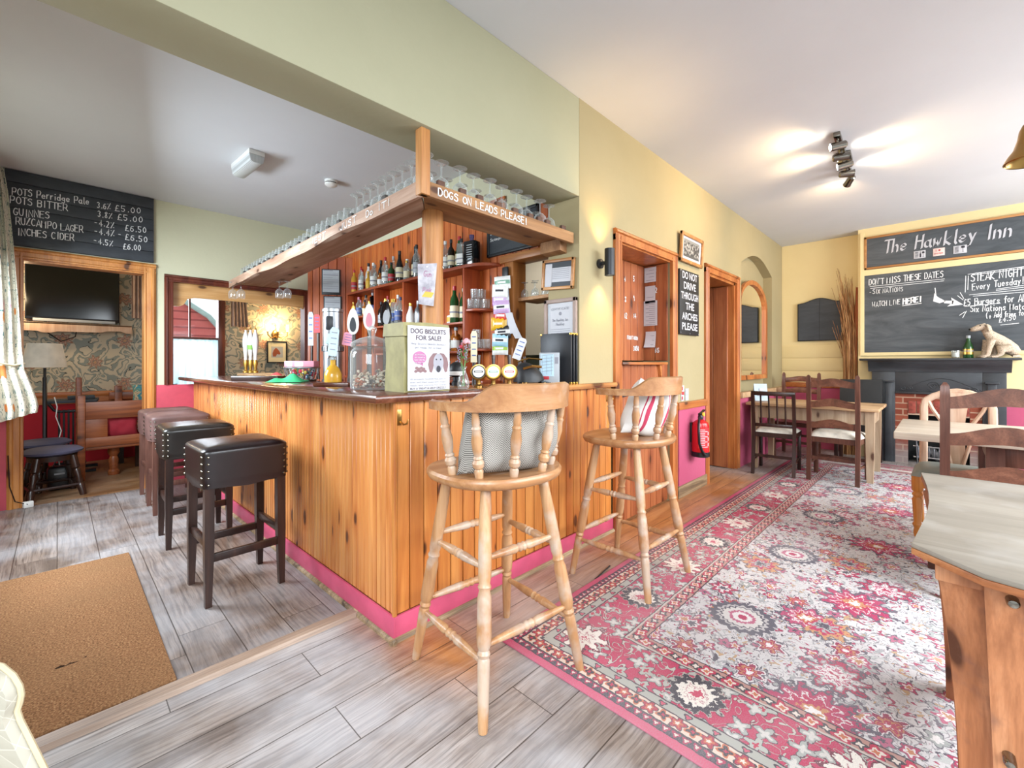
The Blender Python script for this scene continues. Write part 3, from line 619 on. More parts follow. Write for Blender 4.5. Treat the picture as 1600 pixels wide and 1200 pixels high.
PROT = {}
ZS = 2.0508
for i in range(10):
    X = 1.262 + i * 0.108; put_glass('w', X, 1.818 + 0.016 * (i % 2), ZS, 'upturned stemmed glass in the front row above the chalked fascia', 'stemmed glasses in the front row of the overhead shelf', 1.12)
for i in range(9):
    X = 1.37 + i * 0.105; put_glass('w', X, 1.925, ZS, 'upturned stemmed glass in the back row over the front of the bar', 'stemmed glasses in the back row of the overhead shelf', 0.93)
for i in range(9):
    y = 1.86 + i * 0.088; x = 1.262 + 0.017 * (y - 1.745); put_glass('w', x, y, ZS, 'upturned stemmed glass along the outer edge of the long side shelf', 'stemmed glasses along the side shelf', 1.12)
for i in range(7):
    y = 1.98 + i * 0.09; put_glass('w', 1.33 + 0.03 * (y - 1.745), y, ZS, 'upturned stemmed glass set behind the others on the side shelf', 'stemmed glasses behind on the side shelf', 0.9)
for i in range(28):
    y = 2.66 + i * 0.088; x = 1.256 + 0.017 * (y - 1.745); put_glass('t', x, y, ZS, 'upturned straight beer glass along the outer edge of the side shelf', 'beer glasses along the side shelf', 1.1 if i < 8 else 0.98)
for i in range(26):
    y = 2.7 + i * 0.092; put_glass('t', 1.325 + 0.03 * (y - 1.745), y, ZS, 'upturned straight beer glass in the inner row of the side shelf', 'beer glasses in the inner row of the side shelf', 1.0)
# stemmed glasses hanging from the rack under the shelf end
for k, (x, y) in enumerate(((1.235, 5.13), (1.29, 5.06), (1.55, 4.75), (1.6, 4.68))):
    g = put_glass('w', x, y, 2.022 - 0.168, ('stemmed glass hanging from the far end of the overhead shelf, outer one', 'stemmed glass hanging from the far end of the overhead shelf, inner one', 'stemmed glass hanging under the inner shelf edge, nearer one to the passage', 'stemmed glass hanging under the inner shelf edge, nearer one to the back bar')[k], 'hanging glasses', 1.05)

# ---------------------------------------------------------------- back bar shelves
un = thing('back_bar_shelves', 'red-brown shelf unit of bottle bays on the pine boarded back wall', 'shelf', (0, 0, 0))
XF, XW = 2.20, 2.371
quarter = [(XW, 2.42)] + [(XW - (XW - XF) * sin(t * pi / 20), 2.67 - 0.25 * cos(t * pi / 20)) for t in range(1, 10)] + [(XF, 2.67)]
b = B(); b.prism(quarter + [(XF, 4.66), (XW, 4.66)], 'Z', 1.945, 1.968, 0.002); b.obj('top_shelf', 'shelfwood', un)
for y, z0 in ((4.655, 1.07), (4.06, 1.07), (3.535, 1.07), (2.672, 1.07)):
    b = B(); b.box(XF + 0.006, XW, y - 0.01, y + 0.01, z0, 1.945, 0.002); b.obj('divider', wood('red_divider_%d' % int(y * 100), '7a321a', 'a84c28', 'bd6034', 2, 8, 0.38), un)
for ya, yb, z in ((4.07, 4.645, 1.70), (3.545, 4.05, 1.57), (2.682, 3.525, 1.53), (2.682, 3.525, 1.30), (3.545, 4.05, 1.30), (4.07, 4.645, 1.40)):
    b = B(); b.box(XF + 0.012, XW, ya, yb, z - 0.018, z, 0.002); b.obj('shelf', 'shelfwood', un)
qs = [(XW, 2.49)] + [(XW - 0.15 * sin(t * pi / 16), 2.66 - 0.17 * cos(t * pi / 16)) for t in range(1, 8)] + [(XW - 0.15, 2.66), (XW, 2.66)]
for z in (1.625, 1.315): b = B(); b.prism(qs, 'Z', z - 0.018, z, 0.002); b.obj('corner_shelf', 'shelfwood', un)
b = B(); b.box(XF - 0.02, XW, 2.42, 4.66, 1.045, 1.07, 0.003); b.obj('lower_top', 'shelfwood', un)

BP = {'spirit': [(.92, 0), (1, .02), (1, .60), (.85, .68), (.40, .76), (.36, .90)], 'wine': [(.95, 0), (1, .02), (1, .58), (.80, .68), (.42, .77), (.38, .92)], 'champ': [(.95, 0), (1, .02), (1, .42), (.85, .55), (.45, .75), (.36, .93)],
      'taper': [(.8, 0), (.85, .02), (1, .5), (.85, .66), (.4, .78), (.36, .9)], 'dump': [(.95, 0), (1, .03), (1, .50), (.9, .58), (.45, .64), (.42, .86)], 'square': [(1.1, 0), (1.12, .01), (1.12, .78), (1.05, .82), (.4, .83), (.36, .92)], 'jug': [(.9, 0), (1, .04), (1, .4), (.7, .6), (.3, .72), (.3, .9)]}
def bottle(kind, x, y, z, h, r, glass, cap, label_col, desc, group, lab=(.14, .46), name='bottle'):
    o = thing(name, desc, 'bottle', (x, y, z), random.uniform(-0.4, 0.4), group)
    n = 4 if kind == 'square' else 14; pr = [(a * r, c * h) for a, c in BP[kind]]
    rot = Matrix.Rotation(pi / 4, 3, 'Z') if n == 4 else None
    b = B(); b.lathe(pr, n=n, mat=rot); b.obj('glass_body', glass, o)
    t = pr[-1]; b = B(); b.lathe([(t[0] * 1.12, h * .88), (t[0] * 1.18, h * .89), (t[0] * 1.15, h), (t[0] * .9, h * 1.002)], n=10); b.obj('cap', cap, o)
    if label_col:
        rr = r * (1.12 if n == 4 else 1.0) + 0.0012; b = B(); b.lathe([(rr, h * lab[0]), (rr, h * lab[1])], n=n, cap=(False, False), mat=rot); b.obj('paper_label', label_col, o)
        if h > 0.2: b = B(); b.lathe([(rr + .0008, h * (lab[0] + .12)), (rr + .0008, h * (lab[0] + .17))], n=n, cap=(False, False), mat=rot); b.obj('label_print', 'greyink' if label_col != 'ink' else 'gold', o)
    return o
for n_, c_ in (('lred', 'b8323a'), ('lcream', 'd9cfae'), ('lwhite', 'e3e3df'), ('lblue', '4b5f96'), ('lyel', 'dcb23c'), ('lgrey', 'a8adb2'), ('lblack', '17181b'), ('lpink', 'd48a9c')): M[n_] = plain('label_' + n_[1:], c_, 0.5, var=0.03)
XBT = 2.275
def row(items, z, yb, shelf, x=XBT, lim=None):
    n = len(items); Y_ = [PX(q[0], yb, x).y for q in items]
    if lim: hi, lo = max(Y_), min(Y_); a, c = min(hi, lim[1] - .04), max(lo, lim[0] + .04); Y_ = [c + (y - lo) / max(1e-6, hi - lo) * (a - c) for y in Y_]
    for i, (px, h, r, kind, glass, cap, lab, what) in enumerate(items):
        y = Y_[i]
        bottle(kind, x + (0.03 if i % 2 else -0.02), y, z, h, r, glass, cap, lab, f'{what}, {ORD[i]} from left {shelf}', 'bottles ' + shelf)
zz = lambda v: 480 + v * 0.2125
row([(zz(358), .25, .030, 'spirit', 'yellow', 'capred', 'lred', 'amber yellow liqueur with red cap'), (zz(385), .255, .030, 'spirit', 'lwhite', 'capred', 'lred', 'white frosted bottle with red cap'),
 (zz(408), .26, .026, 'spirit', 'clear', 'capred', 'lwhite', 'clear spirit with red cap'), (zz(432), .295, .034, 'taper', 'lwhite', 'lblack', None, 'tall white bottle with black cap'),
 (zz(462), .19, .026, 'dump', 'yellow', 'gold', 'lyel', 'small yellow bottle'), (zz(480), .26, .027, 'spirit', 'clear', 'lgrey', 'lwhite', 'clear slim spirit with grey cap'),
 (zz(500), .26, .034, 'spirit', 'clear', 'lwhite', 'lwhite', 'clear spirit with white label and cap'), (zz(524), .285, .03, 'wine', 'gblack', 'lblack', 'lcream', 'dark bottle with cream label'),
 (zz(549), .16, .028, 'dump', 'amber', 'lblack', 'lwhite', 'short brown bottle'), (zz(564), .22, .027, 'spirit', 'clear', 'lwhite', 'lgrey', 'clear bottle with grey label'),
 (zz(587), .28, .033, 'spirit', 'clear', 'capred', 'lwhite', 'white labelled bottle with tall red cap'), (zz(614), .285, .029, 'wine', 'clear', 'lgrey', 'lwhite', 'tall clear bottle with grey cap'),
 (zz(632), .21, .031, 'spirit', 'ggreen', 'lblack', 'lred', 'green bottle with red label'), (zz(653), .225, .030, 'wine', 'ggreen', 'lblack', 'lblack', 'dark green bottle with black label'),
 (zz(693), .295, .036, 'champ', 'gblack', 'lblack', 'lcream', 'tall black bottle with cream label'), (zz(716), .215, .036, 'dump', 'clear', 'lwhite', 'lwhite', 'squat clear bottle with white label'),
 (zz(744), .185, .028, 'spirit', 'clear', 'gold', 'lcream', 'small clear bottle with gold cap'), (zz(776), .31, .037, 'wine', 'gblack', 'lblack', 'lcream', 'tall dark wine bottle'),
 (zz(818), .30, .033, 'spirit', 'clear', 'lblack', 'lgrey', 'tall clear bottle with black cap')], 1.9685, 440, 'on top shelf left of post', lim=(3.05, 4.65))
row([(zz(1030), .25, .032, 'spirit', 'clear', 'lwhite', 'lwhite', 'clear bottle with white label'), (zz(1058), .17, .03, 'dump', 'amber', 'gold', 'lwhite', 'small amber bottle'),
 (zz(1072), .25, .028, 'spirit', 'gbrown', 'lblack', 'lcream', 'brown bottle with dark cap'), (zz(1098), .275, .036, 'champ', 'ggreen', 'capred', 'lcream', 'green bottle with red capsule'),
 (zz(1148), .23, .035, 'square', 'clear', 'lblack', 'lwhite', 'clear square bottle with black cap')], 1.9685, 405, 'on top shelf right of post')
o = thing('square_bottle', 'black square gin bottle with purple stopper at the end of the top shelf', 'bottle', (2.27, PX(zz(1210), 410, 2.27).y, 1.9685), 0.15, 'bottles on top shelf right of post')
b = B(); b.box(-0.04, 0.04, -0.055, 0.055, 0, 0.19, 0.008); b.obj('glass_body', 'gblack', o)
b = B(); b.lathe([(0.016, 0.19), (0.016, 0.215), (0.02, 0.216), (0.02, 0.24)], n=12); b.obj('cap', plain('purple_stopper', '4a3a66', 0.4), o)
b = B()
for k in range(6): b.box(-0.0415, -0.0405, -0.035, 0.02, 0.06 + k * 0.018, 0.066 + k * 0.018)
b.obj('label_print', 'lgrey', o)
row([(zz(350), .17, .024, 'spirit', 'yellow', 'gold', 'lcream', 'small pale yellow bottle'), (zz(372), .19, .026, 'spirit', 'clear', 'lpink', 'lwhite', 'small clear bottle with pink cap'), (zz(390), .21, .03, 'spirit', 'clear', 'lpink', 'lblue', 'pink capped spirit bottle'), (zz(412), .23, .034, 'spirit', 'clear', 'lblack', 'lwhite', 'clear bottle with white label and black cap'),
 (zz(434), .17, .022, 'dump', 'amber', 'lblack', 'lcream', 'little amber bottle'), (zz(462), .24, .033, 'square', 'gblack', 'lgrey', 'lblue', 'dark blue labelled square bottle')], 1.7005, 490, 'in bay beside the notices', lim=(4.07, 4.645))
row([(zz(524), .245, .032, 'spirit', 'gbrown', 'lblack', 'lgrey', 'brown bottle with black pourer'), (zz(568), .23, .03, 'spirit', 'yellow', 'gold', 'lcream', 'pale golden bottle'), (zz(584), .29, .026, 'wine', 'clear', 'capred', 'lwhite', 'slim bottle with red top'), (zz(606), .26, .03, 'spirit', 'clear', 'gold', 'lwhite', 'clear bottle with gold cap'),
 (zz(630), .25, .031, 'spirit', 'clear', 'lyel', 'lblue', 'clear bottle with yellow cap'), (zz(660), .27, .034, 'spirit', 'clear', 'lblue', 'lwhite', 'clear bottle with blue cap'), (zz(682), .28, .034, 'spirit', 'clear', 'lwhite', 'lblue', 'clear bottle with white cap')], 1.5705, 510, 'in the middle bay', lim=(3.545, 4.05))
row([(zz(755), .22, .040, 'champ', 'lwhite', 'gold', None, 'white flask with copper stopper'), (zz(778), .20, .03, 'spirit', 'gblack', 'lblack', None, 'black bottle'), (zz(812), .23, .034, 'taper', 'steel', 'steel', None, 'steel cocktail shaker'),
 (zz(1040), .12, .045, 'dump', 'lwhite', 'lwhite', 'lyel', 'squat yellow labelled tub'), (zz(1095), .30, .037, 'wine', 'ggreen', 'capred', 'lcream', 'tall wine bottle with red capsule'), (zz(1128), .285, .034, 'wine', 'ggreen', 'ggreen', 'lcream', 'green wine bottle')], 1.5305, 503, 'in bay behind the post', lim=(2.682, 3.525))
row([(zz(1048), .16, .028, 'spirit', 'clear', 'lwhite', 'lwhite', 'small clear bottle'), (zz(1072), .20, .042, 'spirit', 'amber', 'lblack', 'lwhite', 'whisky bottle with white label'), (zz(1108), .19, .03, 'dump', 'amber', 'lgrey', 'lwhite', 'round amber bottle'), (zz(1130), .15, .026, 'spirit', 'gbrown', 'capred', 'lpink', 'small brown bottle with red cap')], 1.3005, 548, 'on low shelf behind vase', lim=(2.682, 3.525))
row([(zz(1060), .15, .026, 'spirit', 'clear', 'lgrey', 'lwhite', 'small clear mixer bottle'), (zz(1085), .14, .024, 'spirit', 'amber', 'gold', 'lwhite', 'small amber mixer bottle'), (zz(1112), .15, .026, 'spirit', 'clear', 'lgrey', 'lwhite', 'clear mixer bottle')], 1.0705, 590, 'on back counter behind vase', lim=(2.682, 3.1))
# small tumblers on the corner shelves
def shot(): 
    b = B(); b.lathe([(0.026, 0), (0.028, 0.004), (0.032, 0.075), (0.029, 0.075), (0.025, 0.01)], n=14, cap=(True, True)); return b.obj('small_glass', 'glass')
sg = shot()
cs = [(2.25, 2.63, 1.6255), (2.30, 2.60, 1.6255), (2.33, 2.545, 1.6255), (2.26, 2.60, 1.6255 + .076), (2.31, 2.57, 1.6255 + .076), (2.26, 2.63, 1.3155), (2.31, 2.60, 1.3155), (2.335, 2.54, 1.3155), (2.29, 2.61, 1.3155 + .076)]
for i, p in enumerate(cs):
    o = sg if i == 0 else sg.copy()
    if i: COL.objects.link(o)
    o.location = p; lo = i >= 5
    tag(o, 'small clear tumbler stacked on the lower corner shelf' if lo else 'small clear tumbler stacked on the upper corner shelf', 'glass', 'tumblers on the lower corner shelf' if lo else 'tumblers on the upper corner shelf')

# strip of crisp packets on the pine boards
def packet(name, w_, h_, x, y, z, cols, label, tilt=0.0):
    o = thing(name, label, 'crisps', (x, y, z), 0, 'crisp packets hanging in a strip'); o.rotation_euler = (tilt, 0, 0.45)
    def f(u, v):
        a = (u - .5) * w_; c = (v - .5) * h_; t = max(0, 1 - abs(2 * u - 1) ** 3) * max(0, 1 - abs(2 * v - 1) ** 4) * 0.016
        return (-t + 0.002 * sin(u * 23), -a, c)
    b = B(); b.grid(f, 13, 13); b.grid(lambda u, v: (0.004 + 0.3 * (-f(u, v)[0]), f(u, v)[1], f(u, v)[2]), 13, 13); b.obj('packet', cols[0], o)
    b = B(); b.grid(lambda u, v: (lambda q: (q[0] - 0.0012, q[1], q[2]))(f(0.02 + u * .96, 0.36 + v * 0.3)), 12, 6); b.obj('band', cols[1], o)
    b = B(); b.grid(lambda u, v: (lambda q: (q[0] - 0.0024, q[1], q[2]))(f(0.25 + u * .5, 0.42 + v * 0.16)), 8, 4); b.obj('print', 'lwhite' if cols[1] != 'lwhite' else 'ink', o)
for k, c_ in (('pgreen', '6fa088'), ('pmag', 'a0409a'), ('pred', 'c8392c'), ('pyel', 'd8a826'), ('pblk', '2c2a2b'), ('pblue', '9cc4d2'), ('plime', '9cc030'), ('ppurple', 'c0a0c8')): M[k] = plain('packet_' + k[1:], c_, 0.3, var=0.04)
for i, (c1, c2, nm) in enumerate((('lwhite', 'pgreen', 'white and green'), ('lwhite', 'lwhite', 'plain white'), ('pmag', 'ppurple', 'magenta'), ('ppurple', 'lwhite', 'lilac'), ('pred', 'pred', 'red'), ('pyel', 'pyel', 'yellow'), ('pblk', 'lwhite', 'black'), ('pblue', 'lwhite', 'pale blue'), ('lwhite', 'plime', 'white and lime green'))):
    packet('crisp_packet', 0.125, 0.095, 2.30 - 0.012 * (i % 2), 2.345 + 0.012 * ((i * 7) % 3 - 1), 1.80 - i * 0.061, (c1, c2), f'{nm} crisp packet in the strip hanging beside the hatch', 0.05 * ((i * 5) % 3 - 1))
b = B(); b.grid(lambda u, v: (2.325 - 0.01 * sin(v * 3), 2.375 - 0.085 * u - 0.05 * (1 - v), 1.42 + 0.33 * v), 4, 8).thick(0.001); tag(b.obj('price_card', 'paper'), 'long white card hanging behind the crisp packets', 'card')
b = B(); b.grid(lambda u, v: (2.30 - 0.012 * sin(v * 3), 2.30 - 0.07 * u - 0.10 * (1 - v), 1.38 + 0.19 * v), 4, 8).thick(0.001); tag(b.obj('price_card', 'paper'), 'curling white card tucked under the crisp strip', 'card')
b = B(); b.box(2.32, 2.335, 2.30, 2.36, 1.83, 1.92, 0.006); b.ball((2.325, 2.345, 1.825), 0.022, sc_=(1, 1, 1.2)); o = b.obj('opener_tag', [M['lblack']]); tag(o, 'small black tag hanging above the crisp packets', 'tag')

# notices on the angled boards
def onpanel(px, py, dep=None):
    d = FW + RT * ((px - 800) / F) + UP * ((HZ - py) / F); o = Vector((0, 0, H)); nrm = (PAN.to_3x3() @ Vector((0, 1, 0))); t = (Vector(PAN.translation) - o).dot(nrm) / d.dot(nrm); return o + d * t - nrm * 0.012
un_, vn_ = (PAN.to_3x3() @ EX), EZ
def notice(x0, x1, y0, y1, label):
    a, c = onpanel((x0 + x1) / 2, y1), onpanel((x0 + x1) / 2, y0); l, r = onpanel(x0, y0), onpanel(x1, y0); w_ = (r - l).length; h_ = c.z - a.z
    o = thing('notice_board', label, 'notice', (a.x, a.y, a.z), atan2(un_.y, un_.x), 'framed notices on the back bar end')
    b = B(); b.box(-w_ / 2, w_ / 2, -0.004, 0.01, 0, h_, 0.002); b.obj('frame', 'lblack', o)
    b = B(); b.box(-w_ / 2 + .012, w_ / 2 - .012, -0.007, -0.004, .03, h_ - .01); b.obj('sheet', 'lgrey', o)
    b = B()
    for k in range(9):
        z = h_ * (0.92 - 0.085 * k); b.box(-w_ * .4, w_ * (.4 if k % 3 else .1), -0.0085, -0.007, z, z + (0.012 if k in (0, 2) else 0.004))
    b.obj('print', 'greyink', o)
notice(503, 532, 421, 461, 'upper of two black framed typed notices on the dark end boards'); notice(506, 534, 463, 505, 'lower of two black framed typed notices, behind the steel font')

# slate menu board under the beam, pictures on the return
sb = thing('slate_menu_board', 'black slate snack menu board half hidden behind the overhead shelf', 'sign', (2.366, 0, 0))
b = B(); b.box(-0.008, 0.012, 2.03, 2.56, 2.03, 2.33, 0.003); b.obj('board', 'slate', sb)
b = B()
for q in ((2.03, 2.56, 2.03, 2.052), (2.03, 2.56, 2.308, 2.33), (2.03, 2.052, 2.03, 2.33), (2.538, 2.56, 2.03, 2.33)): b.box(-0.016, 0, q[0], q[1], q[2], q[3], 0.003)
b.obj('frame', 'lblack', sb)
b = B(); letters(b, 'Salt and Pep', (-0.008, 2.525, 2.2), -EY, EZ, 0.022, 0.24, 0.16); letters(b, 'Scampi', (-0.008, 2.525, 2.15), -EY, EZ, 0.022, 0.13, 0.16); letters(b, 'Pork and Pie', (-0.008, 2.525, 2.25), -EY, EZ, 0.022, 0.22, 0.16); b.obj('chalk_lettering', 'chalk', sb)
def picture(name, label, x, ya, yb, z0, z1, fm, fw_, sheet, build, tilt=0.0):
    o = thing(name, label, 'picture', (x, (ya + yb) / 2, (z0 + z1) / 2), 0); o.rotation_euler = (tilt, 0, 0); w_, h_ = abs(ya - yb) / 2, (z1 - z0) / 2
    b = B()
    for q in ((-w_, w_, -h_, -h_ + fw_), (-w_, w_, h_ - fw_, h_), (-w_, -w_ + fw_, -h_, h_), (w_ - fw_, w_, -h_, h_)): b.box(-0.022, 0.0, q[0], q[1], q[2], q[3], 0.003)
    b.obj('frame', fm, o); b = B(); b.box(-0.01, 0, -w_ + fw_, w_ - fw_, -h_ + fw_, h_ - fw_); b.obj('sheet', sheet, o); build(o, w_ - fw_, h_ - fw_); return o
def lic(o, w_, h_):
    b = B(); b.box(-0.0115, -0.01, -w_, w_, h_ * .55, h_); b.box(-0.0115, -0.01, -w_, w_ * 0.5, -h_, -h_ * .62); b.obj('dark_band', 'slate', o)
    b = B(); b.box(-0.013, -0.0115, w_ * 0.45, w_ * .95, -h_ * .9, h_ * 0.9); b.obj('slip', 'paper', o)
    b = B()
    for k in range(6): b.box(-0.0115, -0.01, -w_ * .8, w_ * .4, h_ * (.4 - .15 * k), h_ * (.43 - .15 * k))
    b.obj('print', 'greyink', o)
M['lightframe'] = wood('light_wood_frame', '8a5a2c', 'b07a44', 'c8945a', 1, 9, 0.4)
M['greyframe'] = plain('taupe_frame', '9a8478', 0.5)
picture('framed_licence', 'small wooden framed licence hung askew on the wall return', 2.366, 1.72, 1.99, 1.70, 1.905, 'lightframe', 0.02, 'paper', lic, 0.06)
def cert(o, w_, h_):
    b = B(); letters(b, 'CERTIFICATE', (-0.01, w_ * .7, h_ * .62), -EY, EZ, 0.014, w_ * 1.4, 0.16); letters(b, 'The Hawkley Inn', (-0.01, w_ * .62, h_ * .02), -EY, EZ, 0.016, w_ * 1.25, 0.2); letters(b, 'Hawkley', (-0.01, w_ * .32, -h_ * .2), -EY, EZ, 0.016, w_ * .66, 0.2)
    for k in range(5): b.box(-0.0115, -0.01, -w_ * .75, w_ * .75, -h_ * (.42 + .1 * k), -h_ * (.40 + .1 * k))
    b.lathe([(0.012, 0), (0.012, 0.001)], (-0.0105, 0, h_ * .42), 12, mat=Matrix.Rotation(R(-90), 3, 'Y')); b.obj('print', 'greyink', o)
    b = B(); b.box(-0.0115, -0.01, w_ * .82, w_ * .97, -h_ * .9, h_ * .9); b.obj('side_strip', 'lgrey', o)
picture('framed_certificate', 'taupe framed certificate leaning above the black menus', 2.366, 1.70, 1.97, 1.33, 1.635, 'greyframe', 0.026, 'paper', cert)
# kitchen glasses on the hatch shelf
b = B(); b.box(2.40, 2.62, 1.95, 2.27, 1.665, 1.69, 0.003); tag(b.obj('hatch_shelf', 'beamwood'), 'plank shelf across the kitchen hatch', 'shelf')
for i in range(6):
    g = put_glass('w', 2.45 + 0.05 * (i % 2), 2.245 - i * 0.052, 1.6905, 'upturned stemmed glass on the plank across the kitchen hatch', 'stemmed glasses in the kitchen hatch', 0.75)

# ---------------------------------------------------------------- things on the bar top
def jarfn():
    o = thing('biscuit_jar', 'large clear glass jar of dog biscuits standing on the bar corner', 'jar', (1.115, 2.075, CT))
    pr = [(0.095, 0.0), (0.103, 0.006), (0.105, 0.03), (0.105, 0.17), (0.100, 0.195), (0.088, 0.207), (0.09, 0.212), (0.094, 0.215)]
    b = B(); b.lathe(pr, n=32, cap=(True, False)); b.obj('jar_body', 'glass', o)
    pr = [(0.100, 0.215), (0.104, 0.222), (0.104, 0.232), (0.09, 0.243), (0.06, 0.258), (0.028, 0.266), (0.014, 0.272), (0.018, 0.285), (0.024, 0.30), (0.022, 0.312), (0.008, 0.322)]
    b = B(); b.lathe(pr, n=32); b.obj('lid', 'glass', o)
    t = T('dog_biscuit', 0.8); x, y, z = t.co(); c = t.voro(t.vec(x, y, z), 33)[1]; r_, g_, b__ = t.sep(c)
    M['biscuit'] = t.base(t.ramp(r_, [(0.0, 'b9a892'), (0.3, 'c9b8a4'), (0.5, '8d6a4d'), (0.65, 'a8603c'), (0.75, 'd0c4b4'), (0.9, '6d625a')], True))
    rr = random.Random(5); b = B()
    for k in range(330):
        a, q, z = rr.uniform(0, 2 * pi), 0.088 * sqrt(rr.uniform(0.25, 1)), 0.012 + 0.085 * rr.random() ** 0.9
        if z > 0.07 + 0.03 * sin(a * 2 + 1): continue
        m = Matrix.Translation((q * cos(a), q * sin(a), z)) @ Matrix.Rotation(rr.uniform(0, 6), 4, Vector((rr.random(), rr.random(), rr.random())))
        s1 = rr.uniform(0.007, 0.010); L = rr.uniform(0.006, 0.012)
        b.box(-L, L, -s1 * .6, s1 * .6, -s1 * .55, s1 * .55, s1 * .3, m, 1)
    s = b.obj('dog_biscuits', 'biscuit', None, 'stuff'); s.location = (1.115, 2.075, CT + 0.002); tag(s, 'mixed small dog biscuits heaped inside the glass jar', 'biscuits')
jarfn()
# paper bag with its poster
def bagfn():
    a, c = Vector((1.083, 1.726, CT)), Vector((1.322, 1.710, CT)); d = (c - a).normalized(); W = (c - a).length; rz = atan2(d.y, d.x)
    o = thing('paper_bag', 'folded khaki paper bag on the bar carrying a dog biscuit poster', 'bag', (a.x, a.y, a.z), rz)
    M['kraft'] = plain('khaki_paper', '8f8758', 0.6, var=0.1, scale=14)
    Hh = 0.315
    def wall(u, v):   # around the bag
        P = [(0, 0), (W, 0), (W, .19), (0, .19)]; k = u * 4; i = min(3, int(k)); f = k - i
        p, q = Vector(P[i]), Vector(P[(i + 1) % 4]); r = p.lerp(q, f); ctr = Vector((W / 2, .095)); s = 1 + 0.02 * sin(v * 5 + i) - 0.03 * v
        r = ctr + (r - ctr) * s; return (r.x, r.y + 0.004 * sin(u * 50 + v * 9), Hh * v + 0.004 * sin(u * 25.1) * v)
    b = B(); b.grid(wall, 40, 10, True); b.poly([(0, 0, 0.001), (W, 0, 0.001), (W, .19, .001), (0, .19, .001)]); b.obj('bag_body', 'kraft', o)
    b = B()
    n = 16
    rs = [[(-0.006, -0.006, Hh - 0.06), (W * .5, -0.008, Hh - 0.06), (W + .004, -0.006, Hh - .065), (W + .004, .196, Hh - .06), (-.008, .196, Hh - .055)], [(-0.004, -0.002, Hh + .002), (W * .5, -0.001, Hh + .006), (W, .0, Hh), (W, .19, Hh), (-.004, .192, Hh + .004)]]
    b.rings(rs, True, (False, True)); b.obj('folded_flap', 'kraft', o)
    ps = B(); ps.box(0.012, W - 0.004, -0.0115, -0.009, 0.008, Hh - 0.012); ps.obj('poster', 'paper', o)
    y = -0.0116; cx = W * .5
    M['plum'] = plain('plum_ink', '4c3a44', 0.6); M['mauve'] = plain('mauve_ink', 'ab6a92', 0.6); M['ear'] = plain('brown_ear_print', '7d5e60', 0.6); M['snout'] = plain('grey_dog_print', '9b9aa2', 0.6)
    boldtext('DOG BISCUITS', (cx, y, 0.268), EX, EZ, 0.022, W * .78, 'words', 'plum', o, 0.015); boldtext('FOR SALE!', (cx, y, 0.238), EX, EZ, 0.022, W * .56, 'words', 'plum', o, 0.015)
    b = B()
    letters(b, 'Help Grizzly Health Animals', (cx - W * .38, y, .217), EX, EZ, .0095, W * .76, .16, 0, .05); letters(b, 'get ready for a treat', (cx - W * .3, y, .200), EX, EZ, .0095, W * .6, .16, 0, .05)
    for k, t_ in enumerate(('All proceeds towards the cost of', 'dogs and their pups and litters', 'ready and waiting for homes')): letters(b, t_, (cx - W * .4, y, .057 - k * .0145), EX, EZ, .0075, W * .8, .16, 0, .05)
    b.obj('small_words', 'greyink', o)
    boldtext('BUY A TREAT & HELP GRIZZLY', (cx, y, 0.012), EX, EZ, 0.009, W * .8, 'words', 'plum', o, 0.01)
    def disc(cx_, cz, rx, rz_, yy, n=20): return [(cx_ + rx * cos(2 * pi * i / n), yy, cz + rz_ * sin(2 * pi * i / n)) for i in range(n)]
    b = B(); b.poly(disc(W * .30, .157, .036, .030, y - .0006)); b.poly([(W * .30, y - .0006, .128), (W * .38, y - .0006, .118), (W * .37, y - .0006, .135)]); b.obj('speech_bubble', 'mauve', o)
    b = B()
    for k, t_ in enumerate(('All donations', 'are raised to', 'help with the', 'big dog ride')): letters(b, t_, (W * .30 - .026, y - .0012, .168 - k * .012), EX, EZ, .006, .052, .18, 0, .05)
    b.obj('bubble_words', 'paper', o)
    b = B()
    for k in range(9): b.poly(disc(W * .22 + .012 * (k % 5) + .004 * (k // 5), .095 + .011 * (k // 5) + .004 * (k % 2), .009, .007, y - .0006 - .0002 * k, 8))
    b.obj('bone_print', 'ear', o)
    b = B()   # drawing of a dog's head with hanging ears
    for sx in (-1, 1): b.poly([(W * .72 + sx * p, y - .0007, q) for p, q in ((.006, .180), (.03, .178), (.05, .155), (.056, .125), (.048, .092), (.036, .088), (.028, .11), (.022, .145))])
    b.obj('dog_ears_print', 'ear', o)
    b = B(); b.poly(disc(W * .72, .135, .028, .043, y - .0012)); b.obj('dog_face_print', 'snout', o)
    b = B(); b.poly(disc(W * .72, .105, .012, .016, y - .0018)); b.poly(disc(W * .72 - .012, .15, .004, .004, y - .0018, 8)); b.poly(disc(W * .72 + .012, .15, .004, .004, y - .0018, 8)); b.obj('dog_nose_print', 'ink', o)
bagfn()
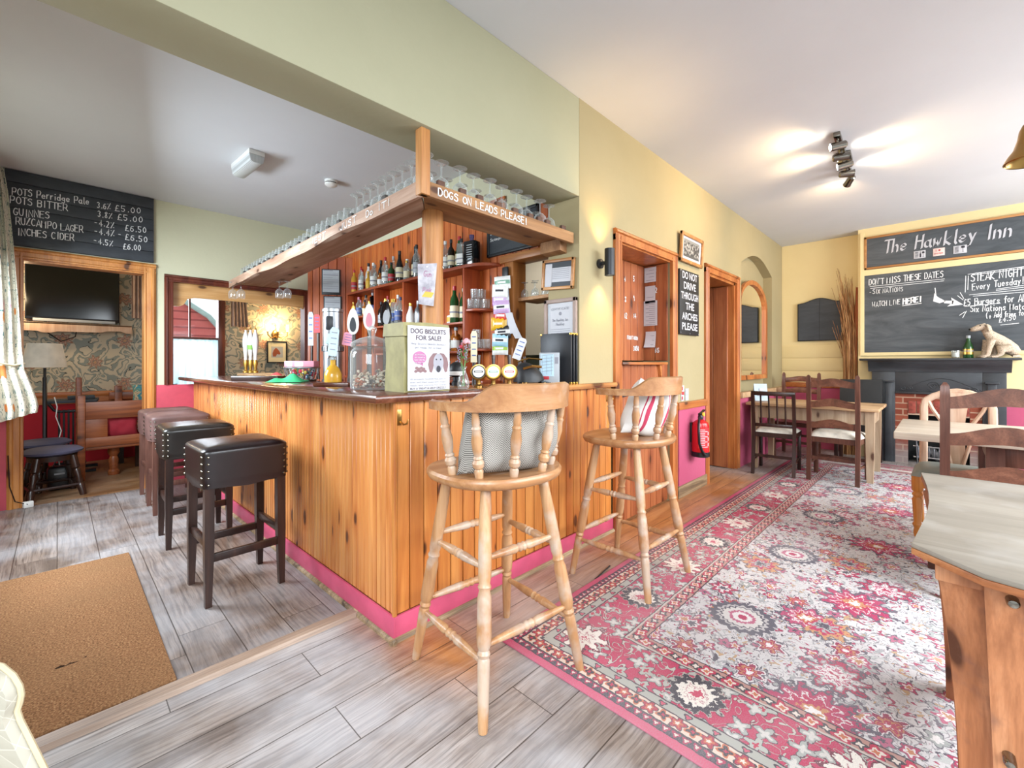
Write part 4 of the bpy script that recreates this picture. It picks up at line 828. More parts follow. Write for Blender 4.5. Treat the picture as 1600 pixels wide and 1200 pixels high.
# vase with a rose
def vasefn():
    p = PZ(724, 607, CT); o = thing('flower_vase', 'slim clear glass vase with a pink rose and lavender on the bar', 'vase', (p.x, p.y, p.z))
    b = B(); b.lathe([(.026, 0), (.03, .01), (.031, .03), (.024, .06), (.014, .085), (.012, .10), (.019, .115)], n=18, cap=(True, False)); b.obj('vase_body', 'glass', o)
    M['stem'] = plain('green_stem', '5f8a4a', 0.6); M['rose'] = plain('pink_petal', 'd7a0a8', 0.6); M['lav'] = plain('lavender_bud', '8f87a0', 0.8); M['redrose'] = plain('red_petal', 'b02a3e', 0.6)
    b = B()
    tips = [(.016, -.006, .25), (-.012, .008, .215), (-.028, .004, .18), (.03, .0, .20), (.0, -.02, .19)]
    for t in tips: b.tube([(t[0] * -.3, t[1] * -.3, .012), (t[0] * .2, t[1] * .2, .1), t], .0018, 6)
    for k in range(9): 
        a = k * 2.4; r = .012 + .018 * (k % 3) / 2; z = .13 + .008 * k; d = Vector((cos(a), sin(a), .5)).normalized()
        c = Vector((r * cos(a) * .6, r * sin(a) * .6, z)); s = Vector((-sin(a), cos(a), 0)) * .007
        b.poly([c, c + d * .02 + s, c + d * .045, c + d * .02 - s])
    b.obj('stems', 'stem', o)
    b = B()
    for k in range(14):
        a = k * 2.4; r = .002 + .0011 * k; b.ball((.016 + r * cos(a), -.006 + r * sin(a), .255 - .001 * k), .0085, 7, 5, (1, 1, 1.25))
    b.obj('rose_head', 'rose', o)
    b = B()
    for t in (tips[2], tips[4]):
        for k in range(16): b.ball((t[0] + .006 * cos(k * 2.4), t[1] + .006 * sin(k * 2.4), t[2] - .04 + .005 * k), .004, 5, 4)
    b.obj('lavender', 'lav', o)
    b = B(); b.ball((tips[1][0], tips[1][1], .218), .010, 8, 6); b.obj('rose_bud', 'redrose', o)
vasefn()
# keg fonts with round badges
def badge(px, py, col, deskr, base_px, by=606, ring='brass'):
    p = PZ(base_px, by, CT); o = thing('beer_font', deskr, 'beer tap', (p.x, p.y, p.z), R(-45), 'keg fonts with round badges'); 
    b = B(); b.lathe([(.024, 0), (.024, .012), (.013, .02), (.011, .05), (.016, .062), (.014, .075)], n=14); b.tube([(0, .01, .055), (0, .05, .06), (0, .055, .04)], .006, 8); b.obj('font_column', 'brass', o)
    tilt = Matrix.Rotation(R(72), 3, 'X'); c = (0, -.012, .085)
    b = B(); b.lathe([(.043, -.008), (.046, 0), (.043, .006), (.037, .004)], c, 24, (True, True), tilt); b.obj('badge_rim', ring, o)
    b = B(); b.lathe([(.037, .0035), (.0365, .006)], c, 24, (True, True), tilt); b.obj('badge_face', col[0], o)
    b = B(); b.lathe([(.031, .006), (.030, .0072)], c, 24, (True, True), tilt); b.obj('badge_disc', col[1], o)
    u, v = EX, tilt @ EY; n = tilt @ EZ; org = Vector(c) + n * .0075
    b = B(); rule(b, org - u * .024, org + u * .024, .010, u, v, .0006)
    b.obj('badge_band', col[2], o)
    b = B(); rule(b, org - u * .018 - v * .0, org + u * .018, .003, u, v, .0012); rule(b, org - u * .012 + v * .013, org + u * .012 + v * .013, .004, u, v, .0006); rule(b, org - u * .012 - v * .014, org + u * .012 - v * .014, .004, u, v, .0006); b.obj('badge_print', col[3], o)
    b = B(); b.tube([(0, .004, .12), (.0, .012, .175)], [.008, .012], 10); b.obj('tap_handle', 'darkwood', o)
badge(748, 582, ('lblack', 'lwhite', 'lblack', 'lwhite'), 'brass beer font with black and white round badge, nearest the vase', 748)
badge(771, 582, ('lyel', 'lwhite', 'pgreen', 'lwhite'), 'brass beer font with green and cream round badge, second from the vase', 771)
badge(796, 582, ('lyel', 'lwhite', 'lred', 'lwhite'), 'brass beer font with red and cream round badge, third from the vase', 796)
badge(820, 580, ('lblack', 'lblack', 'lblack', 'lwhite'), 'brass beer font with dark badge behind the black cap', 820, 599)
p = PZ(708, 603, CT); o = thing('stout_font', 'black and white domed stout font beside the paper bag', 'beer tap', (p.x + .04, p.y + .02, CT), R(-45))
b = B(); b.lathe([(.028, 0), (.028, .02), (.02, .03), (.02, .05), (.045, .06), (.05, .09), (.038, .125), (.015, .14)], n=18); b.obj('font_body', 'lblack', o); b = B(); b.lathe([(.046, .062), (.0505, .075), (.0515, .085)], n=18, cap=(False, False)); b.obj('font_band', 'lwhite', o)
# pump clip cards standing on hand pumps behind
def clip(px, py0, py1, dep, wd, col, deskr, tilt=0):
    d = FW + RT * ((px - 800) / F); p = d * dep; z1 = H + (HZ - py0) * dep / F; z0 = H + (HZ - py1) * dep / F
    o = thing('pump_clip', deskr, 'pump clip', (p.x, p.y, CT), R(-45)); 
    b = B(); b.tube([(0, 0, 0), (0, 0, .05), (0, .01, z1 - CT - .01)], [.017, .012, .012], 10); b.obj('hand_pump', 'darkwood', o)
    m = Matrix.Translation((0, -.02, (z0 + z1) / 2 - CT)) @ Matrix.Rotation(tilt, 4, 'Y'); h = (z1 - z0) / 2
    b = B(); b.prism([(-wd / 2, -h), (wd / 2, -h), (wd / 2, h * .8), (wd * .3, h), (-wd * .3, h), (-wd / 2, h * .8)], 'Y', -.003, .003, .001, m); b.obj('card', col, o)
    b = B()
    for k in range(4): b.box(-wd * .32, wd * .32, -.0042, -.003, h * (.6 - .4 * k), h * (.68 - .4 * k), 0, m)
    b.obj('print', 'lblue' if col != 'sblue' else 'greyink', o)
clip(741, 518, 566, 2.75, .038, 'lcream', 'tall cream pump clip with floral print behind the rose')
clip(812, 528, 562, 2.75, .05, 'paper', 'leaning white pump clip behind the black cap', .35)
# cap, leaflets, menus at the end of the bar
def capfn():
    p = PZ(842, 601, CT); o = thing('baseball_cap', 'black baseball cap with white lettering resting on the bar', 'cap', (2.01, 1.765, CT), R(-42)); o.scale = (1.2, 1.15, 1.35)
    def dome(u, v):
        a = u * 2 * pi; f = v * pi / 2; k = 1 + .05 * sin(3 * a + 1) * (1 - v); return (-.03 + .078 * cos(a) * cos(f) * k, .07 * sin(a) * cos(f) * k, .015 + .085 * sin(f) ** .9 * (1 - .25 * cos(a) * cos(f)))
    b = B(); b.grid(dome, 24, 8, True); b.obj('crown', 'lblack', o)
    b = B(); b.grid(lambda u, v: ((.03 + .085 * v * sin(pi * u) ** .5 + .0), (.065 - .13 * u), .016 - .018 * v + .01 * sin(pi * u)), 14, 6).thick(.003); b.obj('peak', 'gblack', o)
    b = B()
    for k in range(5): b.box(.045 + .009 * k, .051 + .009 * k, -.02, .018, .0195 - .002 * k, .021 - .002 * k)
    b.obj('peak_lettering', 'lwhite', o)
    b = B(); b.tube([(-.06, -.06, .075), (-.02, -.075, .085), (.03, -.05, .082)], .006, 6); b.tube([(-.085, .0, .105), (-.03, .02, .12), (.04, -.01, .115)], .004, 6); b.obj('strap_buckle', 'brass', o)
capfn()
p = PZ(868, 602, CT); o = thing('leaflet_holder', 'clear stand of tourist leaflets leaning on black menus', 'leaflets', (2.165, 1.775, CT), R(-66))
b = B(); b.box(-.065, .065, 0, .012, .0, .2, .002); b.obj('leaflet', 'lgrey', o)
b = B(); b.box(-.055, .03, -.002, 0, .05, .19); b.obj('photo_print', 'sblue', o)
b = B()
for k in range(6): rule(b, (-.05, -.0022, .08 + k * .02), (.025, -.0022, .088 + k * .02), .002, EX, EZ)
for k in range(3): rule(b, (-.045 + k * .03, -.0022, .06), (-.045 + k * .03, -.0022, .18), .0015, EX, EZ)
b.box(.038, .06, -.002, 0, .13, .17); b.obj('line_print', 'greyink', o)
b = B(); b.box(-.045, .0, -.003, 0, .03, .05, .001); b.obj('red_logo', 'lred', o)
for k in range(3):
    a, c = PZ(848 + 12 * k, 600, CT), PZ(893 + 8 * k, 601, CT); W = .2
    o = thing('menu_folder', ('front black menu folder with metal corners standing at the bar end', 'middle black menu folder standing between two others at the bar end', 'rear black menu folder standing against the wall return')[k], 'menu', (2.262 + .03 * k, 1.672, CT), R(90 + 4 - 2 * k), 'black menu folders')
    b = B(); b.box(0, .24, -.006, .006, 0, .325, .003); b.obj('cover', 'satin', o)
    b = B()
    for q in ((0, 0), (0, .313), (.228, .313)): b.box(q[0] - .001, q[0] + .013, -.0075, .0075, q[1] - .001, q[1] + .013, .001)
    b.obj('corner', 'gold', o)
# hand pumps at the far end
for k, px in enumerate((384, 391.5, 399)):
    p = PX(px, 560, 1.43 + .03 * k); o = thing('hand_pump', ('white and gold beer pump handle nearest the window', 'white and gold beer pump handle in the middle of three', 'white and gold beer pump handle nearest the bar steel font')[k], 'pump handle', (p.x, p.y, CT + .03), 0, 'hand pump handles')
    b = B(); b.lathe([(.028, 0), (.028, .02), (.014, .03), (.016, .06), (.026, .10), (.018, .14)], n=14); b.obj('ferrule', 'gold', o)
    b = B(); b.lathe([(.019, .14), (.016, .17), (.022, .22), (.032, .32), (.030, .37), (.020, .42), (.010, .45), (.012, .465)], n=14); b.obj('handle', 'white', o)
    b = B(); b.lathe([(.012, .465), (.010, .475), (.003, .495)], n=12); b.obj('finial', 'gold', o)
    if k == 1: b = B(); b.lathe([(.027, .25), (.0325, .30)], n=14, cap=(False, False)); b.obj('green_band', plain('green_transfer', '8fc060', 0.5), o)
b = B(); b.box(1.30, 1.60, 4.72, 5.25, CT, CT + .03, .006); tag(b.obj('pump_board', 'oldpine'), 'pale wooden board under the three white pump handles', 'board')
def cloth(name, px, py, sx, sy, h, mat, label):
    p = PZ(px, py, CT); b = B(); rr = random.Random(name)
    b.grid(lambda u, v: (sx * (u - .5), sy * (v - .5) * (1 - .3 * u), .004 + h * max(0, sin(pi * u) * sin(pi * v)) ** .7 * (.7 + .3 * sin(9 * u + 4 * v))), 16, 14); o = b.obj(name, mat); o.location = p; o.rotation_euler = (0, 0, R(-40)); tag(o, label, 'cloth')
M['gcloth'] = plain('green_microfibre', '3cb878', 0.8); M['rcloth'] = plain('red_microfibre', 'c04848', 0.8)
cloth('bar_cloth', 452, 597, .22, .25, .06, 'gcloth', 'bright green cleaning cloth dropped on the bar'); cloth('bar_cloth', 427, 592, .25, .2, .055, 'rcloth', 'red cleaning cloth behind the green one')
p = PZ(410, 594, CT); b = B(); b.box(-.2, .16, -.08, .08, 0, .035, .006); o = b.obj('dark_tray', 'darkwood'); o.location = p; o.rotation_euler = (0, 0, R(-45)); tag(o, 'dark wooden drip tray lying beside the cloths', 'tray')
p = PZ(472, 595, CT); o = thing('sweet_basket', 'round wire basket of wrapped sweets with a pink card', 'basket', (p.x, p.y, CT), R(-45))
b = B(); b.lathe([(.10, 0), (.105, .01)], n=20)
for k in range(18): a = k * 2 * pi / 18; b.tube([(.10 * cos(a), .10 * sin(a), .005), (.125 * cos(a), .125 * sin(a), .10)], .003, 5)
b.lathe([(.122, .095), (.128, .098), (.128, .104), (.122, .105)], n=20, cap=(False, False)); b.obj('wire_basket', 'steel', o)
b = B(); rr = random.Random(3)
for k in range(60): b.ball((.085 * rr.uniform(-1, 1), .085 * rr.uniform(-1, 1) * .8, .02 + .07 * rr.random()), .017, 6, 4, (1, .7, .8), Matrix.Rotation(rr.random() * 6, 3, 'Z'))
M['sweets'] = (lambda t: t.base(t.ramp(t.sep(t.voro(t.vec(*t.co()), 30)[1])[0], [(0, 'c03a50'), (.25, 'e0e0dc'), (.45, '4a9a78'), (.6, 'd8c060'), (.8, '3a5a6a')], True)))(T('sweet_wrappers', 0.3))
s = b.obj('sweets', 'sweets', o); s['kind'] = 'stuff'
b = B(); b.box(-.11, .11, -.05, .05, .105, .15, .004); b.obj('card_box', 'lpink', o); b = B(); b.box(-.03, .03, -.0515, -.05, .11, .145); b.box(-.09, -.05, -.0515, -.05, .11, .145); b.obj('card_print', 'lwhite', o)
# tall steel font and its neighbours
p = PZ(509, 598, CT); o = thing('steel_beer_font', 'tall brushed steel beer font column on the side bar', 'beer tap', (1.40, 3.18, CT), R(-40))
b = B(); b.lathe([(.074, 0), (.074, .015), (.066, .02), (.066, .215), (.0745, .22), (.0745, .255), (.069, .26), (.069, .50), (.073, .505), (.073, .525), (.06, .53)], n=28); b.obj('column', 'steel', o)
b = B()
for k in range(24): a = k * 2 * pi / 24; b.box(-.002, .002, -.0765, -.073, .222, .253, 0, Matrix.Rotation(a, 4, 'Z'))
b.obj('fluting', 'satin', o)
b = B(); b.box(-.03, .02, -.072, -.060, .37, .47, .006); b.obj('badge_recess', 'satin', o)
b = B(); b.box(-.035, .03, -.0735, -.06, .27, .345, .006); b.obj('badge_plate', 'sblue', o)
b = B(); b.tube([(0, -.06, .20), (0, -.10, .20), (0, -.105, .17)], .009, 8); b.obj('spout', 'steel', o)
for k, (px, py0, py1, dep, wd, col, ds, tl) in enumerate(((497, 492, 520, 3.75, .05, 'lred', 'red and white pump clip left of the steel font', 0), (520, 495, 512, 3.3, .05, 'lred', 'small red pump clip right of the steel font', .1), (523, 512, 556, 3.05, .06, 'sblue', 'pale blue and white pump clip beside the steel font', .12), (487, 488, 540, 4.4, .05, 'lgrey', 'tall grey pump clip at the far left of the steel font', 0), (530, 498, 560, 3.35, .05, 'lwhite', 'tall white pointed pump clip behind the blue one', .02), (546, 520, 540, 3.2, .075, 'lpink', 'pink and red flowered pump clip behind the glass jar', .2))):
    clip(px, py0, py1, dep, wd, col, ds, tl)
p = PZ(532, 603, CT); bottle('jug', p.x, p.y + .1, CT + .001, .17, .05, 'yellow', 'clear', None, 'glass decanter of yellow spirit between steel font and jar', None, name='decanter')
b = B(); b.box(-.10, .10, -.06, .06, 0, .022, .006); o = b.obj('serving_board', 'counter'); p = PZ(522, 603, CT); o.location = p; o.rotation_euler = (0, 0, R(-42)); tag(o, 'small dark wooden board on the bar left of the jar', 'board')
for k, (px, z1, col, ds) in enumerate(((553, 1.53, 'lwhite', 'white oval pump clip with dark picture above the jar'), (577, 1.56, 'lwhite', 'white flowered oval pump clip directly above the jar lid'), (602, 1.58, 'gblack', 'black pear-shaped pump clip left of the paper bag'))):
    dep = 2.75 + .02 * k; d = (FW + RT * ((px - 800) / F)) * dep; o = thing('pump_clip', ds, 'pump clip', (d.x, d.y, CT), R(-40 + 10 * k), 'oval pump clips')
    b = B(); b.tube([(0, 0, 0), (0, 0, z1 - CT)], [.016, .011], 10); b.obj('hand_pump', 'darkwood', o)
    hh = .15; pts = [(.042 * sin(t) * (1 - .35 * (1 + cos(t)) / 2), z1 - CT - .07 + hh * .55 * cos(t)) for t in [2 * pi * i / 24 for i in range(24)]]
    b = B(); b.prism(pts, 'Y', -.024, -.017, .002); b.obj('card', col, o)
    b = B(); b.prism([(x * .55, (z - (z1 - CT - .08)) * .55 + (z1 - CT - .095)) for x, z in pts], 'Y', -.0255, -.024); b.obj('print', ('slate', 'lpink', 'lgrey')[k], o)
    b = B(); b.lathe([(.007, z1 - CT), (.009, z1 - CT + .012), (.006, z1 - CT + .03)], n=10); b.obj('knob', 'gold', o)
# flyer pinned on the log post
o = thing('flyer', 'grey and pink flyer pinned to the log post', 'poster', (1.352, 1.930, 1.50), R(-47))
b = B(); b.prism([(-.047, .012), (.032, 0), (.050, .225), (-.052, .222)], 'Y', -.001, .001); b.obj('sheet', (lambda t: t.base(t.ramp(t.noise(t.vec(*t.co()), 14, 4), [(.3, '6f6a76'), (.5, 'a7a2aa'), (.7, 'c9c4c8')])))(T('grey_cloud_print', .35)), o)
b = B(); letters(b, 'Gin', (-.02, -.0015, .155), EX, EZ, .03, .045, .1, .2); letters(b, 'Pink', (-.025, -.0015, .075), EX, EZ, .022, .05, .12, .2); b.obj('pink_words', 'mauve', o)
b = B(); b.prism([(-.03, .05), (.02, .045), (.035, .07), (-.01, .08)], 'Y', -.0022, -.001); b.obj('yellow_print', 'lyel', o)
b = B(); b.lathe([(.004, 0), (.004, .004)], (0, -.002, .205), 8, mat=Matrix.Rotation(R(90), 3, 'X')); b.obj('pin', 'steel', o)

# ---------------------------------------------------------------- turned beech bar chairs
LEGP = [(0, .015), (.02, .017), (.12, .019), (.24, .021), (.27, .021), (.28, .018), (.295, .023), (.31, .018), (.33, .024), (.36, .026), (.52, .024), (.545, .019), (.56, .024), (.575, .019), (.60, .023), (.75, .024), (.9, .021), (1, .018)]
STRP = [(0, .008), (.25, .014), (.40, .017), (.44, .012), (.47, .017), (.5, .013), (.53, .017), (.56, .012), (.60, .017), (.75, .014), (1, .008)]
SPNP = [(0, .015), (.12, .017), (.15, .012), (.18, .02), (.24, .022), (.29, .014), (.31, .018), (.34, .013), (.40, .017), (.56, .021), (.7, .015), (.74, .018), (.77, .013), (.82, .015), (1, .011)]
def bar_chair(name, label, loc, rz):
    o = thing(name, label, 'bar chair', (*loc, 0), rz); zs = .80
    # seat: rounded at the back (-Y), nearly straight at the front
    def outline(t):
        a = t * 2 * pi; x, y = .232 * cos(a), .215 * sin(a)
        k = abs(sin(a)) ** .0; 
        e = 2.6; x = .262 * (abs(cos(a)) ** (2 / e)) * (1 if cos(a) >= 0 else -1); y = .236 * (abs(sin(a)) ** (2 / e)) * (1 if sin(a) >= 0 else -1)
        if y < 0: x *= 1 - .16 * (y / .236) ** 2
        else: x *= 1 + .03 * (y / .236)
        return x, y
    n = 40; P = [outline(i / n) for i in range(n)]; b = B()
    b.rings([[(x * s, y * s, zs + z) for x, y in P] for s, z in ((.90, -.044), (.97, -.036), (1, -.022), (1, -.012), (.97, -.002), (.80, -.002), (.5, -.010), (.15, -.013))]); b.obj('seat', 'beechx', o)
    tops = [(-.135, -.115), (.135, -.115), (.15, .12), (-.15, .12)]; bots = [(-.232, -.235), (.232, -.235), (.235, .235), (-.235, .235)]
    L = [(Vector((*q, 0)), Vector((*p, zs - .03))) for p, q in zip(tops, bots)]
    for a, c in L: b = B(); b.turned(a, c, LEGP, 14); b.obj('leg', 'beech', o)
    for i, (zl, zh) in enumerate(((.25, .52), (.20, .49), (.25, .52), (.20, .49))):
        for z in (zl, zh):
            f = z / (zs - .03); p = L[i][0].lerp(L[i][1], f); q = L[(i + 1) % 4][0].lerp(L[(i + 1) % 4][1], f); b = B(); b.turned(p, q, STRP, 12); b.obj('stretcher', 'beech', o)
    # arm bow with raised crest
    zb = 1.035; rows = []; m = 44
    for i in range(m + 1):
        f = i / m; a = R(216) * (f - .5) ; x, y = .274 * sin(a), -.02 - .232 * cos(a)
        if abs(a) > R(80): y += .0
        wv = .030 + .012 * max(0, 1 - abs(f - .5) * 3.4); t_ = Vector((cos(a) * .262, sin(a) * .222, 0)).normalized(); nn = Vector((-t_.y, t_.x, 0)) * -1
        cr = max(0.0, min(1, (.285 - abs(f - .5)) / .125)); cr = cr * cr * (3 - 2 * cr); ht = .034 + .062 * cr
        e = min(1, min(f, 1 - f) / .03 + .35)
        c = Vector((x, y, 0)); out = nn * .5 * wv * e; lean = nn * .012 * cr
        rows.append([c - out + EZ * zb, c + out + EZ * zb, c + out * 1.05 + EZ * (zb + .03), c + out * (1 - .35 * cr) + lean + EZ * (zb + ht - .006), c + lean + EZ * (zb + ht), c - out * (1 - .5 * cr) + lean + EZ * (zb + ht - .006), c - out + EZ * (zb + .03)])
    b = B(); b.rings(rows); b.obj('arm_bow', 'beechx', o)
    for a in (-86, -52, -18, 18, 52, 86):
        a = R(a); b = B(); b.turned((.212 * sin(a) * 1.03, -.012 - .188 * cos(a), zs - .006), (.268 * sin(a), -.02 - .225 * cos(a), zb + .006), SPNP, 12); b.obj('spindle', 'beech', o)
    return o
bar_chair('bar_chair', 'pale beech high bar chair with turned spindles holding a grey herringbone cushion', (1.222, 1.272), R(-7))
bar_chair('bar_chair', 'pale beech high bar chair nearer the fire extinguisher, with a striped cushion', (2.285, 1.275), R(-1))
def cushion(name, label, loc, rot, w_, h_, t_, mat, piping=None):
    b = B()
    def side(sg):
        def f(u, v):
            x, y = 2 * u - 1, 2 * v - 1; e = (max(0, 1 - abs(x) ** 3.2) * max(0, 1 - abs(y) ** 3.2)) ** .55; pin = 1 - .07 * (1 - abs(x) ** 2) * abs(y) ** 4 ; pin2 = 1 - .07 * (1 - abs(y) ** 2) * abs(x) ** 4
            return (x * w_ / 2 * pin2, sg * t_ / 2 * e * (1 + .08 * sin(7 * x + 3) * cos(5 * y)), y * h_ / 2 * pin)
        return f
    b.grid(side(1), 22, 22); b.grid(side(-1), 22, 22); bmesh.ops.remove_doubles(b.bm, verts=b.bm.verts[:], dist=.0004)
    o = b.obj(name, mat); o.location = loc; o.rotation_euler = rot; tag(o, label, 'cushion'); return o
def herring():
    t = T('herringbone_cloth', .85, spec=.1); x, y, z = t.co(); c = t.math('FRACT', x / .030); zig = t.math('ABSOLUTE', c - .5) * .030
    f = t.math('FRACT', (z + zig) / .0075); return t.base(t.mix(t.math('LESS_THAN', f, .5), 'aca79f', '625e5a'))
M['herring'] = herring()
def stripecloth():
    t = T('red_striped_ticking', .85, spec=.1); x, y, z = t.co(); a = t.math('ABSOLUTE', x)
    m = t.math('LESS_THAN', t.math('ABSOLUTE', a - .085), .012) + t.math('LESS_THAN', t.math('ABSOLUTE', a - .115), .003)
    return t.base(t.mix(m, t.mix(t.noise(t.vec(x, y, z), 30), 'c9c7c2', 'd8d6d2'), 'b04058'))
M['ticking'] = stripecloth()
cushion('cushion', 'grey herringbone cushion propped in the nearer bar chair', (1.232, 1.20, .92), (R(10), R(4), R(-7)), .45, .28, .22, 'herring')
cushion('cushion', 'white cushion with red stripes slumped in the farther bar chair', (2.33, 1.20, .935), (R(14), R(14), R(-6)), .31, .32, .17, 'ticking')

# ---------------------------------------------------------------- upholstered bar stools
def leather(name, a, b_, r):
    t = T(name, r, spec=.6); x, y, z = t.co(); n = t.noise(t.vec(x, y, z), 6, 4); t.bump(t.noise(t.vec(x, y, z), 60, 3), .08, .004); return t.base(t.ramp(n, [(.35, a), (.7, b_)]))
M['blackhide'] = leather('worn_black_leather', '16130f', '2b211d', .3); M['redhide'] = leather('oxblood_leather_side', '130a0c', '221215', .3); M['brownhide'] = leather('faded_brown_suede', '4f3733', '6a4d47', .55)
RV = {}
def bar_stool(label, loc, rz, hide, wood_, group=None):
    o = thing('bar_stool', label, 'bar stool', (*loc, 0), rz)
    w_ = .20
    def shell(u, v):
        a = u * 2 * pi; e = 12.0; cx, cy = cos(a), sin(a); x = (abs(cx) ** (2 / e)) * (1 if cx >= 0 else -1); y = (abs(cy) ** (2 / e)) * (1 if cy >= 0 else -1)
        z = .585 + .175 * min(1, v / .6); s = 1.0
        if v < .06: s = .985
        if v > .6:
            q = (v - .6) / .4; s = 1 - q ** 2.4 * .96 if q < 1 else .0; s = max(.02, cos(min(1, q * 1.05) * pi / 2) ** .35); z = .76 + .032 * sin(q * pi / 2)
        sag = -.012 * (abs(x * y) < .55) * (v < .03)
        return (x * w_ * s, y * w_ * s, z + sag)
    b = B(); b.grid(shell, 64, 22, True); b.obj('seat', hide, o, ang=60)
    b = B(); b.box(-.17, .17, -.17, .17, .575, .60); b.obj('seat_base', 'black', o)
    spots = []
    for sx in (-1, 1):
        for sy in (-1, 1):
            for k in range(5): z = .605 + k * .034; spots += [(sx * (w_ * .983), sy * (w_ - .026), z), (sx * (w_ - .026), sy * (w_ * .983), z)]
    for q in spots:
        if 'r' not in RV: b = B(); b.ball((0, 0, 0), .0065, 7, 5); r_ = RV['r'] = b.obj('rivet', 'chrome', o)
        else: r_ = RV['r'].copy(); COL.objects.link(r_); r_.parent = o
        r_.location = q
    c = .165
    for sx in (-1, 1):
        for sy in (-1, 1):
            b = B(); m = .0205; e = .014; b.rings([[(sx * (c + dx * s + k * .008), sy * (c + dy * s + k * .008), z) for dx, dy in ((-1, -1), (1, -1), (1, 1), (-1, 1))] for z, s, k in ((0, e, .6), (.3, m, .2), (.60, m, 0))]); b.obj('leg', wood_, o)
    for (x0, x1, y0, y1, z) in ((-c, c, -c - .011, -c + .011, .235), (-c, c, c - .011, c + .011, .235), (-c - .011, -c + .011, -c, c, .30), (c - .011, c + .011, -c, c, .30)):
        b = B(); b.box(x0, x1, y0, y1, z - .02, z + .02, .003); b.obj('foot_rail', wood_, o)
    return o
M['brownleg'] = wood('brown_stool_leg', '3a221c', '5c3b31', '7a5448', 2, 9, .4)
bar_stool('dark oxblood leather bar stool with studs, closest to the bar corner', (.682, 2.762), R(1.5), 'redhide', 'darkwood')
bar_stool('black leather bar stool, second along the bar from the corner', (.672, 3.74), R(-1), 'blackhide', 'darkwood')
bar_stool('faded brown suede bar stool, third along the bar from the corner', (.708, 4.62), R(0), 'brownhide', 'brownleg')
bar_stool('faded brown suede bar stool farthest along the bar, against the passage wall', (.712, 5.08), R(1), 'brownhide', 'brownleg')

